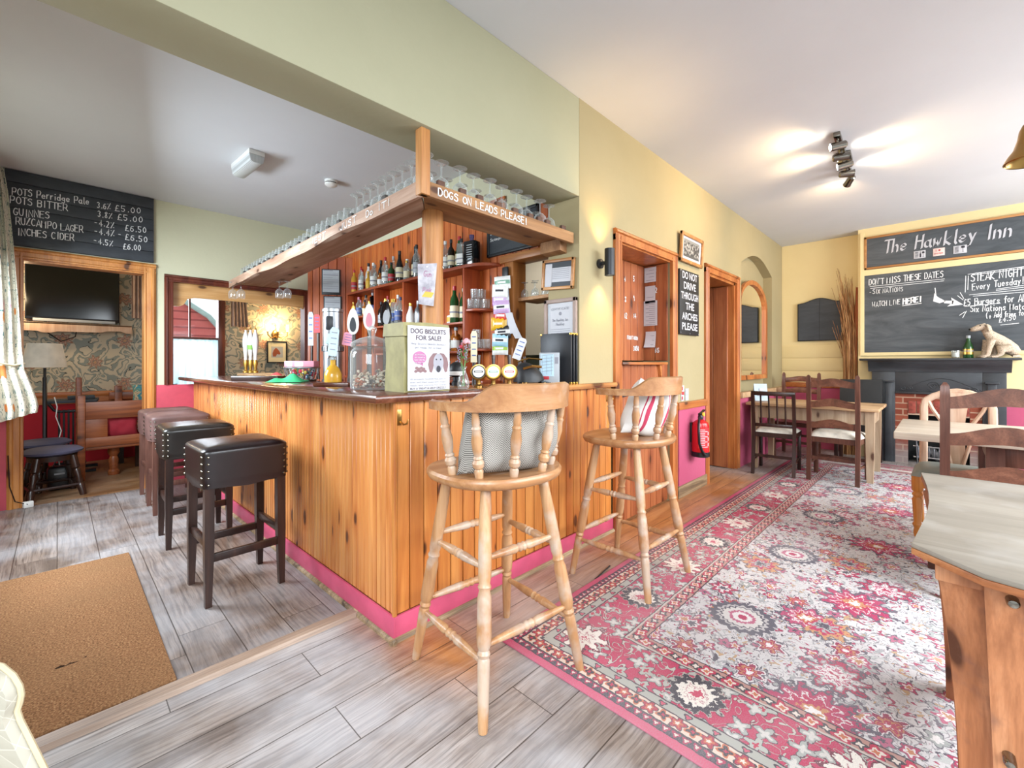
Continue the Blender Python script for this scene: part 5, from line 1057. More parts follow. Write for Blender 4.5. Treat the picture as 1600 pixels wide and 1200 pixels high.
# ---------------------------------------------------------------- floor coverings
def rugmat():
    t = T('oriental_rug', .95, spec=.05); x, y, z = t.co()                # local: x along, y from the left edge inward
    n1, n2, _ = t.sep(t.noise(t.vec(x, y, 0), 30, 2, col=True)); X_, Y_ = x + (n1 - .5) * .012, y + (n2 - .5) * .012
    RED, PINK, CREAM, GREY, DARK, GREEN, ORANGE = 'b01c42', 'bd4a62', 'd6cbbf', 'a9a39a', '37343a', '8f9488', 'b8653f'
    d = t.math('MINIMUM', X_, Y_); d = t.math('MINIMUM', d, 2.62 - Y_); d = t.math('MINIMUM', d, 5.5 - X_)
    onx = t.math('LESS_THAN', X_, Y_); s = t.math('ADD', X_ * (1.0 - onx), Y_ * onx)   # running coordinate along the border
    def flower(cell, px, py, rad, lobes, amp, rot=0.0):
        """centred coordinates px, py -> radius relative to a petalled outline"""
        r = t.math('SQRT', px * px + py * py); a = t.math('ARCTAN2', py, px)
        return r / (rad * (1.0 + amp * t.math('SINE', a * lobes + rot)))
    # ---- field: ragged leaves, palmettes and fine vines on a pale ground
    c = t.ramp(t.noise(t.vec(x, y, 0), 3, 3), [(.3, 'bfbdbd'), (.7, 'cfcdcd')])
    rag = t.noise(t.vec(x, y, 4), 42, 3, .6) - .5; rag2 = t.noise(t.vec(x, y, 8), 85, 2, .6) - .5
    vn = t.noise(t.vec(X_, Y_, 2), 7.5, 1.5, .45, 1.2); ln = t.math('ABSOLUTE', t.math('FRACT', vn * 7.0) - .5) < .045; c = t.mix(ln * .85, c, '7f7a80')
    def blobs(c, seed, scale, lo, col, edge, st=(1, 1), dst=1.4):
        n = t.noise(t.vec(X_ * st[0] + seed, Y_ * st[1], seed), scale, 2, .55, dst) + rag2 * .05
        c = t.mix(n > lo - .014, c, edge); return t.mix(n > lo, c, col)
    c = blobs(c, 1.3, 16, .625, '9d9fa0', '6d6a70', (1, 1.6)); c = blobs(c, 7.7, 18, .635, 'a33a58', '5d4a54', (1.5, 1)); c = blobs(c, 12.1, 21, .65, 'b8986f', '6f6668'); c = blobs(c, 17.9, 15, .645, '4f4c55', 'a9a5a6', (1, 1.5)); c = blobs(c, 23.3, 19, .63, 'b4b8b6', '77757b', (1.4, 1))
    def layer(c, scale, seed, rad, lobes, amp, stops, density, rg=.5, soft=None):
        vv = t.vec(X_ + seed, Y_ + seed * .37, 0); dist, colr, pos = t.voro(vv, scale, dim='2D'); cr, cg, cb = t.sep(colr)
        qx, qy, _ = t.sep(pos); px, py = X_ + seed - qx, Y_ + seed * .37 - qy
        f = flower(None, px, py, rad, lobes, amp, cr * 6.28) + rag * rg + rag2 * .35; mask = t.math('MULTIPLY', f < 1.0, cb < density)
        pal = t.ramp(f, stops[0], True)
        if len(stops) > 1: pal = t.mix(cg > .5, pal, t.ramp(f, stops[1], True))
        if len(stops) > 2: pal = t.mix(cg > .78, pal, t.ramp(f, stops[2], True))
        return t.mix(mask, c, pal)
    c = layer(c, 9.5, 1.7, .030, 5, .3, [[(0, 'b8784f'), (.35, 'd6d2d0'), (.55, 'a8345a'), (.85, '5a5560')], [(0, '55505a'), (.3, 'b0607a'), (.8, '6a646c')], [(0, 'd6d2d0'), (.4, '9ba09c'), (.85, '5a5560')]], .55, .8)
    c = layer(c, 4.6, 4.3, .062, 7, .25, [[(0, 'dcd8d6'), (.18, 'ab2f52'), (.36, 'b98258'), (.5, '8f2b4c'), (.72, 'd2cecd'), (.86, '5a5560')], [(0, 'b8865f'), (.25, 'dcd8d6'), (.4, 'b0506e'), (.62, 'a3a6a4'), (.86, '625d66')], [(0, '55505a'), (.3, 'd2cecd'), (.55, 'ab2f52'), (.85, '6a646c')]], .6, .9)
    c = layer(c, 2.3, 8.9, .105, 9, .2, [[(0, 'ab2f52'), (.14, 'dcd8d6'), (.3, 'b0506e'), (.42, 'd8d4d3'), (.56, '9b9e9d'), (.68, 'ab2f52'), (.86, '5a5560')], [(0, 'd8d4d3'), (.2, 'b98258'), (.35, 'ab2f52'), (.5, 'd2cecd'), (.6, 'b0506e'), (.84, '5a5560')], [(0, '55505a'), (.2, 'a3a6a4'), (.4, 'b0405f'), (.62, 'c2946b'), (.85, '6a646c')]], .62, 1.0)
    # regular row of round medallions
    mx = t.math('FRACT', (X_ - .43) / .96) * .96 - .48; my = Y_ - .70; f = flower(None, mx, my, .135, 20, .06) + rag * .25
    pal = t.ramp(f, [(0, 'ab3a5a'), (.15, 'd6d2d0'), (.3, 'b0607a'), (.42, 'c9c6c2'), (.62, '55535c'), (.68, 'b4b1b0'), (.78, '5d5b64')], True); c = t.mix(f < 1.0, c, pal)
    mx = t.math('FRACT', (X_ - .95) / .96) * .96 - .48; my = Y_ - 1.06; f = flower(None, mx, my, .14, 11, .2) + rag * .9
    pal = t.ramp(f, [(0, 'dcd8d6'), (.15, 'b98258'), (.3, 'ab2f52'), (.52, 'd2cecd'), (.6, 'a8345a'), (.85, '5a5560')], True); c = t.mix(f < 1.0, c, pal)
    # ---- red main border with white palmettes
    def border_flowers(c, centre, period, rad, lobes, amp, stops, off=0.0):
        u = t.math('FRACT', (s + off) / period) * period - period / 2; v = d - centre; f = flower(None, u, v, rad, lobes, amp) + rag * (.75 if rad > .05 else .2) + rag2 * .3; return t.mix(f < 1.0, c, t.ramp(f, stops, True))
    rb = t.mix(t.noise(t.vec(x, y, 0), 4), 'a8254a', 'ba3058')
    w1 = t.math('ABSOLUTE', t.noise(t.vec(X_, Y_, 4), 15, 1, .4, 1.6) - .5); rb = t.mix(w1 < .028, rb, '6a1730'); rb = t.mix(w1 < .016, rb, 'b9b5aa')
    rb = layer(rb, 13, 2.9, .030, 4, .4, [[(0, RED), (.3, 'a9aba3'), (.85, '4b3a40')], [(0, 'c9c5bf'), (.5, 'a0a49e'), (.85, '55404a')]], .85, .9)
    rb = border_flowers(rb, .275, .98, .098, 14, .10, [(0, PINK), (.2, 'e0dad0'), (.34, 'b98a8f'), (.40, 'e0dad0'), (.64, '3d3a40'), (.93, 'a9a39a')], .73)
    rb = border_flowers(rb, .275, .98, .10, 10, .24, [(0, RED), (.1, PINK), (.24, 'e0dad0'), (.40, 'a8666f'), (.46, 'e0dad0'), (.86, '6b2a3a')], .24)
    c = t.mix(d < .385, c, rb)
    # inner guard
    g = t.mix(.5, 'b06a60', 'a9988c'); g = border_flowers(g, .42, .085, .030, 4, .3, [(0, ORANGE), (.3, 'd6cbbf'), (.55, RED), (.9, DARK)]); g = border_flowers(g, .42, .085, .018, 4, .3, [(0, 'd6cbbf'), (.5, DARK)], .042)
    gm = t.math('MULTIPLY', d > .385, d < .455); c = t.mix(gm, c, g)
    # outer guards: grey, cream, dark, plain pink edge
    o1 = border_flowers(t.mix(.5, 'a9a39a', '9aa096'), .148, .09, .013, 3, .3, [(0, PINK), (.6, DARK)]); c = t.mix(d < .168, c, o1)
    o2 = border_flowers(t.mix(.5, 'd2b9a8', 'cdbfae'), .100, .10, .027, 5, .28, [(0, 'd6cbbf'), (.25, ORANGE), (.5, 'a12038'), (.85, DARK)]); o2 = border_flowers(o2, .100, .10, .021, 4, .3, [(0, RED), (.3, DARK), (.75, ORANGE)], .05); c = t.mix(d < .128, c, o2)
    o3 = border_flowers(t.mix(.5, '3a353c', '4a4249'), .052, .034, .012, 3, .35, [(0, 'c9bfb3'), (.5, 'a12048')]); c = t.mix(d < .068, c, o3)
    c = t.mix(d < .034, c, t.mix(t.noise(t.vec(x, y, 0), 6), 'ad3a58', 'c0506c'))
    for e in (.034, .068, .128, .168, .385, .455): c = t.mix(t.math('LESS_THAN', t.math('ABSOLUTE', d - e), .0028), c, '3a2c35')
    c = t.mix(t.math('LESS_THAN', t.math('ABSOLUTE', d - .391), .004), c, 'b9b2a8')
    c = t.mix(t.ramp(t.noise(t.vec(x, y, 0), 260, 2), [(.35, (.28,) * 3), (.6, (0, 0, 0))]), c, '97929a')
    c = t.mix(t.ramp(t.noise(t.vec(x, y, 7), 1.6, 3), [(.4, (0, 0, 0)), (.7, (.22,) * 3)]), c, 'd0cccb')
    t.bump(t.noise(t.vec(x, y, 0), 300, 2), .25, .003); return t.base(c)
M['rug'] = rugmat()
b = B(); b.box(0, 5.5, 0, 2.62, 0, .009, .003)
o = b.obj('rug', 'rug'); o.location = (1.335, 1.375, .0005); o.scale = (1, -1, 1); o.rotation_euler = (0, 0, R(-.35)); tag(o, 'large red and cream oriental rug with floral field and red border', 'rug')
def matmat():
    t = T('coir_matting', .95, spec=.05); x, y, z = t.co(); n = t.noise(t.vec(x, y, z), 150, 3); w_ = t.noise(t.vec(x, y, z), 2.2, 4)
    c = t.ramp(n, [(.3, '573d29'), (.5, '815c3f'), (.7, 'a07c5a')]); c = t.mix(t.ramp(w_, [(.4, (0, 0, 0)), (.7, (.4,) * 3)]), c, '72583e')
    sp = t.noise(t.vec(x * 1.0, y * 2.0, 5), 9, 4); r = t.math('SQRT', (x - .455) * (x - .455) + (y - .42) * (y - .42) * 5.0); c = t.mix(t.math('MULTIPLY', r < .06, sp > .54), c, '2a1d15')
    t.bump(n, .5, .004); return t.base(c)
M['coir'] = matmat()
b = B(); b.box(0, .745, 0, 1.60, 0, .014, .006); o = b.obj('coir_mat', 'coir'); o.location = (-.43, 2.068, 0); tag(o, 'large brown coir door mat beside the timber threshold strip', 'mat')

# ---------------------------------------------------------------- foreground: plank table, armchair
tb = thing('plank_table', 'heavy plank table with curved stave legs and bolts in the near corner', 'table', (0, 0, 0))
left = []
for i in range(9):
    f = i / 8; x = 1.462 + .975 * f; left.append((x, .052 - .028 * sin(pi * f) + .006 * f))
pts = left + [(2.43, -.75), (1.30, -.78), (1.315, -.22), (1.352, -.065)]
b = B(); b.prism(pts, 'Z', .748, .76, .004); b.obj('table_top', 'benchtop', tb)
b = B(); b.prism(pts, 'Z', .732, .748, .002); b.obj('top_edge', wood('red_brown_table_edge', '7a4426', 'a5683e', 'bd8356', 1, 9, .45, 0, None, .35), tb)
def stave(x0, y0, dx, dy, w_, d_, flare):
    b = B(); rs = []
    for i in range(9):
        z = .733 * i / 8; out = flare * (z / .733) ** 2.2
        cx, cy = x0 + dx * out, y0 + dy * out; t = Vector((-dy, dx, 0)); n = Vector((dx, dy, 0)); k = .9 + .25 * (z / .733)
        rs.append([Vector((cx, cy, z)) + t * w_ / 2 * k * a + n * d_ * c for a, c in ((-1, 0), (1, 0), (1, 1), (-1, 1))])
    b.rings(rs); return b.obj('stave_leg', 'barrel', tb)
stave(1.63, -.085, -.92, .34, .09, .03, .115)
stave(1.70, -.09, -.85, .40, .12, .02, .11)
stave(1.57, -.185, -1.0, .06, .19, .04, .09)
stave(1.57, -.40, -1.0, 0, .19, .04, .09)
stave(2.24, -.06, .2, .97, .09, .04, .06)
b = B(); b.box(1.47, 1.53, -.09, .01, .68, .732, .004); b.box(1.55, 2.3, -.16, -.12, .62, .732, .004); b.box(1.52, 1.57, -.74, -.10, .63, .732, .004); b.obj('top_frame', 'barrel', tb)
b = B(); b.box(1.62, 2.25, -.14, -.08, .14, .24, .008); b.obj('cross_rail', 'barrel', tb)
b = B(); rot = Matrix.Rotation(R(-90), 3, 'Y')
for x, y, z in ((1.50, -.112, .683), (1.49, -.150, .683), (1.556, -.112, .30), (1.49, -.36, .683)): b = B(); b.lathe([(.011, -.06), (.011, .066), (.008, .072), (.003, .073)], (x, y, z), 12, mat=rot); b.obj('bolt', 'chrome', tb)
def armcloth():
    t = T('cream_quilted_damask', .6); x, y, z = t.co(); u = t.math('FRACT', (x + z) / .045); v = t.math('FRACT', (x - z + y) / .045)
    m = t.math('MAXIMUM', u < .05, v < .05); t.bump(t.math('MULTIPLY', t.math('SINE', u * 3.14), t.math('SINE', v * 3.14)), .2, .004); return t.base(t.mix(m, t.mix(t.noise(t.vec(x, y, z), 20), '9f998b', 'aba596'), 'b9b3a5'))
M['damask'] = armcloth(); M['cpiping'] = plain('cream_piping', 'c0b190', .6)
ac = thing('armchair', 'cream quilted armchair with corded piping at the near edge of the mat', 'armchair', (-.33, 1.20, 0), R(0))
# wing side in profile: curved top edge running down to the seat front
prof = [(-.28, .10), (-.28, .50), (-.10, .505), (.0, .50), (.035, .492), (.062, .470), (.077, .445), (.081, .425), (.077, .405), (.071, .388), (.078, .365), (.096, .330), (.134, .254), (.165, .18), (.17, .10)]
O = Vector((-.115, 1.60, 0)); dr = Vector((RT.x, RT.y, 0))
def ap(u, z, k): return O + dr * u + Vector((-FW.x, -FW.y, 0)) * k + EZ * z - Vector(ac.location)
b = B(); b.rings([[ap(u - s1, z - s2 * (z > .2), k) for u, z in prof] for k, s1, s2 in ((-.09, .14, .09), (-.04, .055, .035), (-.008, .008, .004), (0, .004, .002), (.02, .012, .006))]); b.obj('arm', 'damask', ac)
b = B(); b.tube([ap(u + .001, z + .001, 0) for u, z in prof[1:]], .006, 8); b.obj('piping', 'cpiping', ac)
b = B(); b.rings([[ap(u, z, k) for u, z in ((-.28, .10), (.06, .10), (.05, .30), (-.28, .32))] for k in (.022, .5)]); b.obj('seat', 'damask', ac)
b = B(); b.rings([[ap(u, z, k) for u, z in ((-.38, .10), (-.282, .10), (-.282, .75), (-.36, .78))] for k in (0, .5)]); b.obj('backrest', 'damask', ac)
for u, k in ((-.34, .04), (.02, .04), (-.34, .46), (.02, .46)):
    b = B(); q = ap(u, 0, k); b.lathe([(.016, 0), (.024, .10)], q, 10); b.obj('leg', 'darkwood', ac)
b = B(); b.tube([PZ(930, 905, .004), PZ(953, 884, .004)], .004, 6); tag(b.obj('straw', 'lblack'), 'thin black straw lying on the floor between bar and rug', 'straw')

# ---------------------------------------------------------------- the long wall: lamp, number boards, signs, extinguisher
wl = thing('wall_lamp', 'black up and down cylinder lamp on the cream pier beside the bar', 'wall lamp', (2.60, 1.69, 1.885))
b = B(); b.lathe([(.030, .0), (.033, .004), (.033, .02), (.024, .024)], (0, 0, 0), 18, mat=Matrix.Rotation(R(90), 3, 'X')); b.obj('wall_plate', 'satin', wl)
b = B(); b.lathe([(.014, .02), (.014, .06)], (0, 0, 0), 12, mat=Matrix.Rotation(R(90), 3, 'X')); b.obj('arm', 'satin', wl)
b = B(); b.lathe([(.030, -.088), (.034, -.09), (.034, .09), (.030, .088)], (0, -.085, 0), 24, cap=(False, False)); b.lathe([(.030, -.05), (.030, .05)], (0, -.085, 0), 20); b.obj('cylinder_shade', 'satin', wl)
M['warmglow'] = emit('warm_bulb_glow', (1, .86, .6), 14.0)
b = B(); b.lathe([(.026, -.056), (.026, -.0505)], (0, -.085, 0), 16); b.lathe([(.026, .0505), (.026, .056)], (0, -.085, 0), 16); b.obj('bulb', 'warmglow', wl)
for s_ in (1, -1): lamp('wall_lamp_beam', 'SPOT', (2.60, 1.605, 1.885 + .095 * s_), 8, (1, .62, .24), (2.60, 1.645, 1.885 + 1.0 * s_), spot_size=R(100), spot_blend=.9, shadow_soft_size=.03)
# boarded alcove with table numbers chalked on
al = thing('number_board', 'pine boarded alcove with white chalked table numbers and pinned bills', 'board', (0, 0, 0))
b = B(); boards(b, 'X', 2.884, 3.70, 1.225, 2.075, 1.945, .115, -1, .016, .004); b.obj('back_boards', 'doorwood', al)
b = B(); boards(b, 'Y', 1.71, 1.94, 1.225, 2.075, 3.725, .11, -1, .02, .004); b.obj('side_boards', 'doorwood', al)
b = B(); boards(b, 'X', 2.87, 3.725, .012, 1.19, 1.735, .105, -1, .02, .004); b.obj('half_door', 'doorwood', al)
b = B(); b.prism([(2.87, .995), (3.12, .985), (3.16, .99), (3.16, .96), (2.87, .94)], 'Y', 1.709, 1.716, .001); b.obj('strap_hinge', 'satin', al)
b = B(); b.box(2.862, 3.60, 1.655, 1.93, 1.19, 1.212, .004); b.prism([(3.52, 1.19), (3.56, 1.19), (3.56, 1.04)], 'Y', 1.69, 1.72); b.obj('ledge', 'framex', al)
b = B()
def num(t_, px, py, h=.045, side=False):
    if side: q = PX(px, py, 3.704); letters(b, t_, (3.704, q.y + h * .4, q.z), -EY, EZ, h, h * .6 * len(t_), .16, 0, .2, lift=.002)
    else: q = PY(px, py, 1.928); letters(b, t_, (q.x - h * .4, 1.928, q.z), EX, EZ, h, h * .62 * len(t_), .16, 0, .2, lift=.002)
for t_, x, y in (('4', 977, 440), ('5', 991, 440), ('7', 965, 474), ('8', 978, 472), ('9', 991, 470), ('11', 965, 497), ('12', 977, 497), ('14', 991, 497), ('16', 966, 560)): num(t_, x, y)
num('FRONT ROOM', 981, 530, .03); num('3050', 991, 548, .04)
for t_, x, y in (('1', 1026, 424), ('2', 1027, 457), ('9', 1027, 502), ('16', 1026, 551)): num(t_, x, y, .045, True)
b.obj('chalk_numbers', 'chalk', al)
def pinned(name, label, px0, px1, py0, py1, build, curl=0.0):
    a = PX((px0 + px1) / 2, py1, 3.70); c = PX((px0 + px1) / 2, py0, 3.70); w_ = abs(PX(px0, py0, 3.70).y - PX(px1, py0, 3.70).y); h_ = c.z - a.z
    o = thing(name, label, 'bill', (3.700, a.y, a.z), 0, 'paper bills pinned in the alcove')
    b = B(); b.grid(lambda u, v: (-.002 - curl * (1 - v) ** 2 * (1 + u), (u - .5) * w_, v * h_), 8, 10).thick(.0006); b.obj('sheet', 'paper', o)
    b = B()
    for k in range(build): b.box(-.0035 - curl * .9 * (1 - (k + .5) / build) ** 2 * 1.5, -.003 - curl * .9 * (1 - (k + .5) / build) ** 2 * 1.5, -w_ * .35, w_ * (.1 if k % 2 else .35), h_ * (k + .5) / (build + .5), h_ * (k + .5) / (build + .5) + .004)
    b.obj('print', 'greyink', o)
pinned('paper_bill', 'small torn green edged bill, topmost in the alcove', 1007, 1025, 418, 441, 4); pinned('paper_bill', 'blank upper half bill above the long typed list', 1008, 1024, 447, 474, 1); pinned('paper_bill', 'long typed price list in the middle of the alcove', 1006, 1027, 470, 509, 12); pinned('paper_bill', 'curling small bill, lowest in the alcove', 1009, 1025, 518, 543, 3, .02)
o = thing('key_bunch', 'bunch of dark keys hanging from the alcove top', 'keys', (2.99, 1.90, 2.02)); rr = random.Random(4)
b = B()
for k in range(13):
    x = -.07 + .15 * rr.random(); L = rr.uniform(.09, .20); b.tube([(x, -.02 * rr.random(), .03), (x + .01, -.03, -.02)], .003, 5); b.box(x - .012, x + .014, -.035 - .004 * k / 3, -.030 - .004 * k / 3, -L, -.02, .002); b.lathe([(.018, 0), (.018, .004)], (x, -.035, -.02), 10, mat=Matrix.Rotation(R(90), 3, 'X'))
b.obj('keys', 'satin', o); b = B(); b.box(-.02, .0, -.06, -.05, -.16, -.06, .003); b.box(.04, .055, -.06, -.05, -.2, -.10, .003); b.obj('key_tag', 'lgrey', o)
# team photograph
def wallpic(name, label, x0, x1, z0, z1, y, tilt, fm, fw_, inner):
    o = thing(name, label, 'picture', ((x0 + x1) / 2, y, (z0 + z1) / 2)); o.rotation_euler = (R(3), tilt, 0); w_, h_ = (x1 - x0) / 2, (z1 - z0) / 2; b = B()
    for q in ((-w_, w_, -h_, -h_ + fw_), (-w_, w_, h_ - fw_, h_), (-w_, -w_ + fw_, -h_, h_), (w_ - fw_, w_, -h_, h_)): b.box(q[0], q[1], -.022, 0, q[2], q[3], .003)
    b.obj('frame', fm, o); b = B(); b.box(-w_ + fw_, w_ - fw_, -.008, 0, -h_ + fw_, h_ - fw_); b.obj('mount', 'paper', o)
    b = B(); k = inner; b.box(-(w_ - fw_) * k, (w_ - fw_) * k, -.010, -.008, -(h_ - fw_) * k * .92, (h_ - fw_) * k); return o, b, w_ * k, h_ * k
def crowdphoto():
    t = T('old_group_photo', .5); x, y, z = t.co(); dist, col, pos = t.voro(t.vec(x, 0, z * .8), 46); c = t.ramp(dist, [(.1, 'bdbbb4'), (.35, '8d8b86'), (.6, '3e3d3c')]); c = t.mix(z > .06, c, '7f7f7b'); return t.base(t.mix(z < -.055, c, '4e4d4a'))
M['crowd'] = crowdphoto()
o, b, _, _ = wallpic('team_photograph', 'wood framed old black and white team photograph above the painted sign', 3.865, 4.36, 2.12, 2.385, 1.672, R(0), 'lightframe', .03, .80); b.obj('photo', 'crowd', o)
# painted sign
sg_ = thing('painted_sign', 'black hand painted sign reading do not drive through the arches please', 'sign', (4.062, 1.672, 1.462))
b = B(); b.box(-.215, .215, -.012, .012, 0, .585, .003); b.obj('board', 'lblack', sg_)
for k, (w1, ww) in enumerate((('DO NOT', .33), ('DRIVE', .27), ('THROUGH', .385), ('THE', .19), ('ARCHES', .345), ('PLEASE', .345))):
    boldtext(w1, (0, -.0125, .505 - k * .0925), EX, EZ, .066, ww, 'words', 'paper', sg_, .022)
b = B()
for x, z in ((-.2, .015), (.2, .015), (0, .012), (-.2, .57), (.2, .57)): b.ball((x, -.012, z), .006, 6, 4)
b.obj('screw', 'steel', sg_)
# fire extinguisher and its little signs
ex = thing('fire_extinguisher', 'red fire extinguisher hanging on the pink dado beside the doorway', 'fire extinguisher', (4.12, 1.585, .352)); K = .95
b = B(); b.lathe([(.055, .0), (.072, .012), (.074, .04), (.074, .272), (.066, .305), (.04, .325), (.024, .335)], n=28); b.obj('cylinder', plain('extinguisher_red', 'c3161c', .22, var=.02), ex)
b = B(); b.lathe([(.074, -.004), (.078, .0), (.078, .038), (.074, .042)], n=28); b.obj('base_ring', 'black', ex)
b = B(); b.lathe([(.022, .33), (.024, .355), (.020, .372)], n=14); b.box(-.02, .05, -.016, .016, .372, .392, .004); b.prism([(-.01, .392), (.09, .42), (.092, .412), (.0, .382)], 'Y', -.012, .012, .002); b.obj('valve', 'black', ex)
b = B(); b.lathe([(.0, 0), (.019, 0), (.019, .012), (.0, .012)], (.01, -.018, .382), 14, mat=Matrix.Rotation(R(90), 3, 'X')); b.obj('gauge', 'lyel', ex)
b = B(); b.tube([(-.01, 0, .362), (-.05, -.01, .352), (-.095, -.02, .30), (-.112, -.028, .22), (-.105, -.03, .13), (-.08, -.045, .06), (-.055, -.06, .02)], [.010, .010, .011, .011, .011, .013, .016], 10); b.obj('hose', 'black', ex)
ang0 = R(228)
def cyl(a, z, r=.0752): return (r * cos(a), r * sin(a), z)
b = B(); b.grid(lambda u, v: cyl(ang0 + (u - .5) * 1.5, .08 + .185 * v), 14, 4); b.obj('label', plain('extinguisher_label_red', 'd02a2e', .35), ex)
b = B()
for k in range(11):
    z = .09 + k * .0155; f0, f1 = (-.42, .05 if k % 3 else .3); b.grid(lambda u, v: cyl(ang0 + (f0 + (f1 - f0) * u) * 1.4, z + .006 * v, .0760), 8, 2)
for k in range(3): b.grid(lambda u, v: cyl(ang0 + (.32 + .1 * u) * 1.4, .10 + k * .05 + .03 * v, .0760), 4, 2)
b.obj('label_print', 'paper', ex)
b = B(); b.box(-.03, .03, .07, .087, .12, .30, .003); b.obj('bracket', 'satin', ex)
for k, (x, w_, z0, z1, nm) in enumerate(((3.93, .06, .86, 1.0, 'red and white fire action notice above the dado rail'), (4.02, .07, .86, .97, 'white safety notice right of the red one above the dado rail'))):
    o = thing('safety_notice', nm, 'notice', (x, 1.685, z0)); b = B(); b.box(0, w_, -.004, .004, 0, z1 - z0, .001); b.obj('plate', 'paper', o); b = B()
    for q in range(3): b.box(.004, w_ * (.9 if q == 1 else .5), -.0055, -.004, (z1 - z0) * (.08 + .31 * q), (z1 - z0) * (.30 + .31 * q))
    b.obj('panel_print', 'lred' if k == 0 else 'lgrey', o)
# store behind the second doorway
st = thing('bottle_rack', 'tall store rack with bottles glimpsed through the second doorway', 'rack', (5.3, 3.2, 0)); b = B()
for z in (.1, .5, .9, 1.3, 1.7, 2.05): b.box(-.5, .8, 0, .3, z, z + .02)
for x in (-.5, .14, .78): b.box(x, x + .02, 0, .3, 0, 2.1)
b.obj('rack_frame', 'white', st)
b = B(); rr = random.Random(9)
for z in (.12, .52, .92, 1.32, 1.72):
    for k in range(12): b.lathe([(.036, 0), (.036, .18), (.014, .23), (.014, .29)], (-.44 + k * .1, .1, z), 8)
s = b.obj('stored_bottles', 'gbrown', st); s['kind'] = 'stuff'
# arched mirror in the niche
mi = thing('arched_mirror', 'arched wall mirror in brown wooden frame reflecting the dining end', 'mirror', (0, 0, 0)); yM = 1.745
def archp(x0, x1, z0, zs, rise, n=16): return [(x0, z0)] + [(x0 + (x1 - x0) * (1 - cos(pi * i / n)) / 2, zs + rise * sin(pi * i / n)) for i in range(n + 1)] + [(x1, z0)]
outp, inp = archp(5.66, 6.80, 1.0, 1.93, .33), archp(5.715, 6.745, 1.055, 1.93, .275)
b = B(); n = len(outp)
for i in range(n):
    j = (i + 1) % n; a, c, d_, e = outp[i], outp[j], inp[j], inp[i]
    b.rings([[(q[0], yM - .0, q[1]), (q[0], yM - .035, q[1]), (p_[0], yM - .03, p_[1]), (p_[0], yM, p_[1])] for q, p_ in ((a, e), (c, d_))])
b.obj('frame', 'frame', mi)
t = T('mirror_glass', .01, 1.0); t.set('Base Color', (.93, .93, .92)); M['mirror'] = t.m
b = B(); b.prism(archp(5.70, 6.76, 1.04, 1.93, .29), 'Y', yM - .004, yM); b.obj('mirror_glass', 'mirror', mi)

# ---------------------------------------------------------------- far end: blackboards, sticks, chimney
bb = thing('small_blackboard', 'small blank blackboard with curved top on the alcove wall', 'blackboard', (7.478, 0, 0))
pts = [(.955, 1.52)] + [(.955 + .53 * i / 14, 2.055 + .075 * (.5 - .5 * cos(2 * pi * i / 14)) - .01 * sin(pi * i / 14)) for i in range(15)] + [(1.485, 1.52)]
b = B(); b.prism(pts, 'X', -.03, .0, .004); b.obj('frame', 'lblack', bb)
b = B(); b.prism([(1.22 + (y - 1.22) * .95, 1.80 + (z - 1.80) * .955) for y, z in pts], 'X', -.034, -.03); b.obj('slate', 'slate', bb)
b = B(); b.box(-.036, -.033, 1.218, 1.222, 1.535, 2.11); b.obj('centre_joint', 'lblack', bb)
def stickmat():
    t = T('dried_sticks', .8); x, y, z = t.co(); n = t.noise(t.vec(x * 60.0, y * 60.0, z * 2.0), 1, 2); return t.base(t.ramp(n, [(.3, '6b4426'), (.5, '98683c'), (.7, 'c29a68')]))
M['stick'] = stickmat(); M['bark'] = wood('rust_bark', '6a3014', '98481f', 'b4622f', 2, 12, .7)
bu = thing('willow_bundle', 'tall bundle of dried willow sticks leaning in the corner by the chimney', 'sticks', (7.33, .875, 0)); rr = random.Random(2); b = B()
for k in range(110):
    a, r = rr.uniform(0, 6.28), .085 * sqrt(rr.random()); h = rr.uniform(1.5, 2.3) if k < 90 else rr.uniform(2.2, 2.5); sp = rr.uniform(-.02, .09) + (.10 * rr.random() if k > 84 else 0)
    x0, y0 = r * cos(a), r * sin(a); dy = .02 + sp; b.tube([(x0, y0, 0), (x0 * .8, y0 * .9 - .01, h * .45), (x0 * .9, y0 + dy * .15 - .03, h * .75), (x0 + rr.uniform(-.05, .02), y0 + dy - .04, h)], [.008, .007, .005, .002], 5)
b.obj('sticks', 'stick', bu, ang=80)
b = B(); b.tube([(0, -.045, 0), (.01, -.05, .9), (.0, -.075, 1.6), (-.01, -.085, 2.2)], [.045, .042, .03, .012], 9); b.obj('bark_strip', 'bark', bu)
XC = 7.24
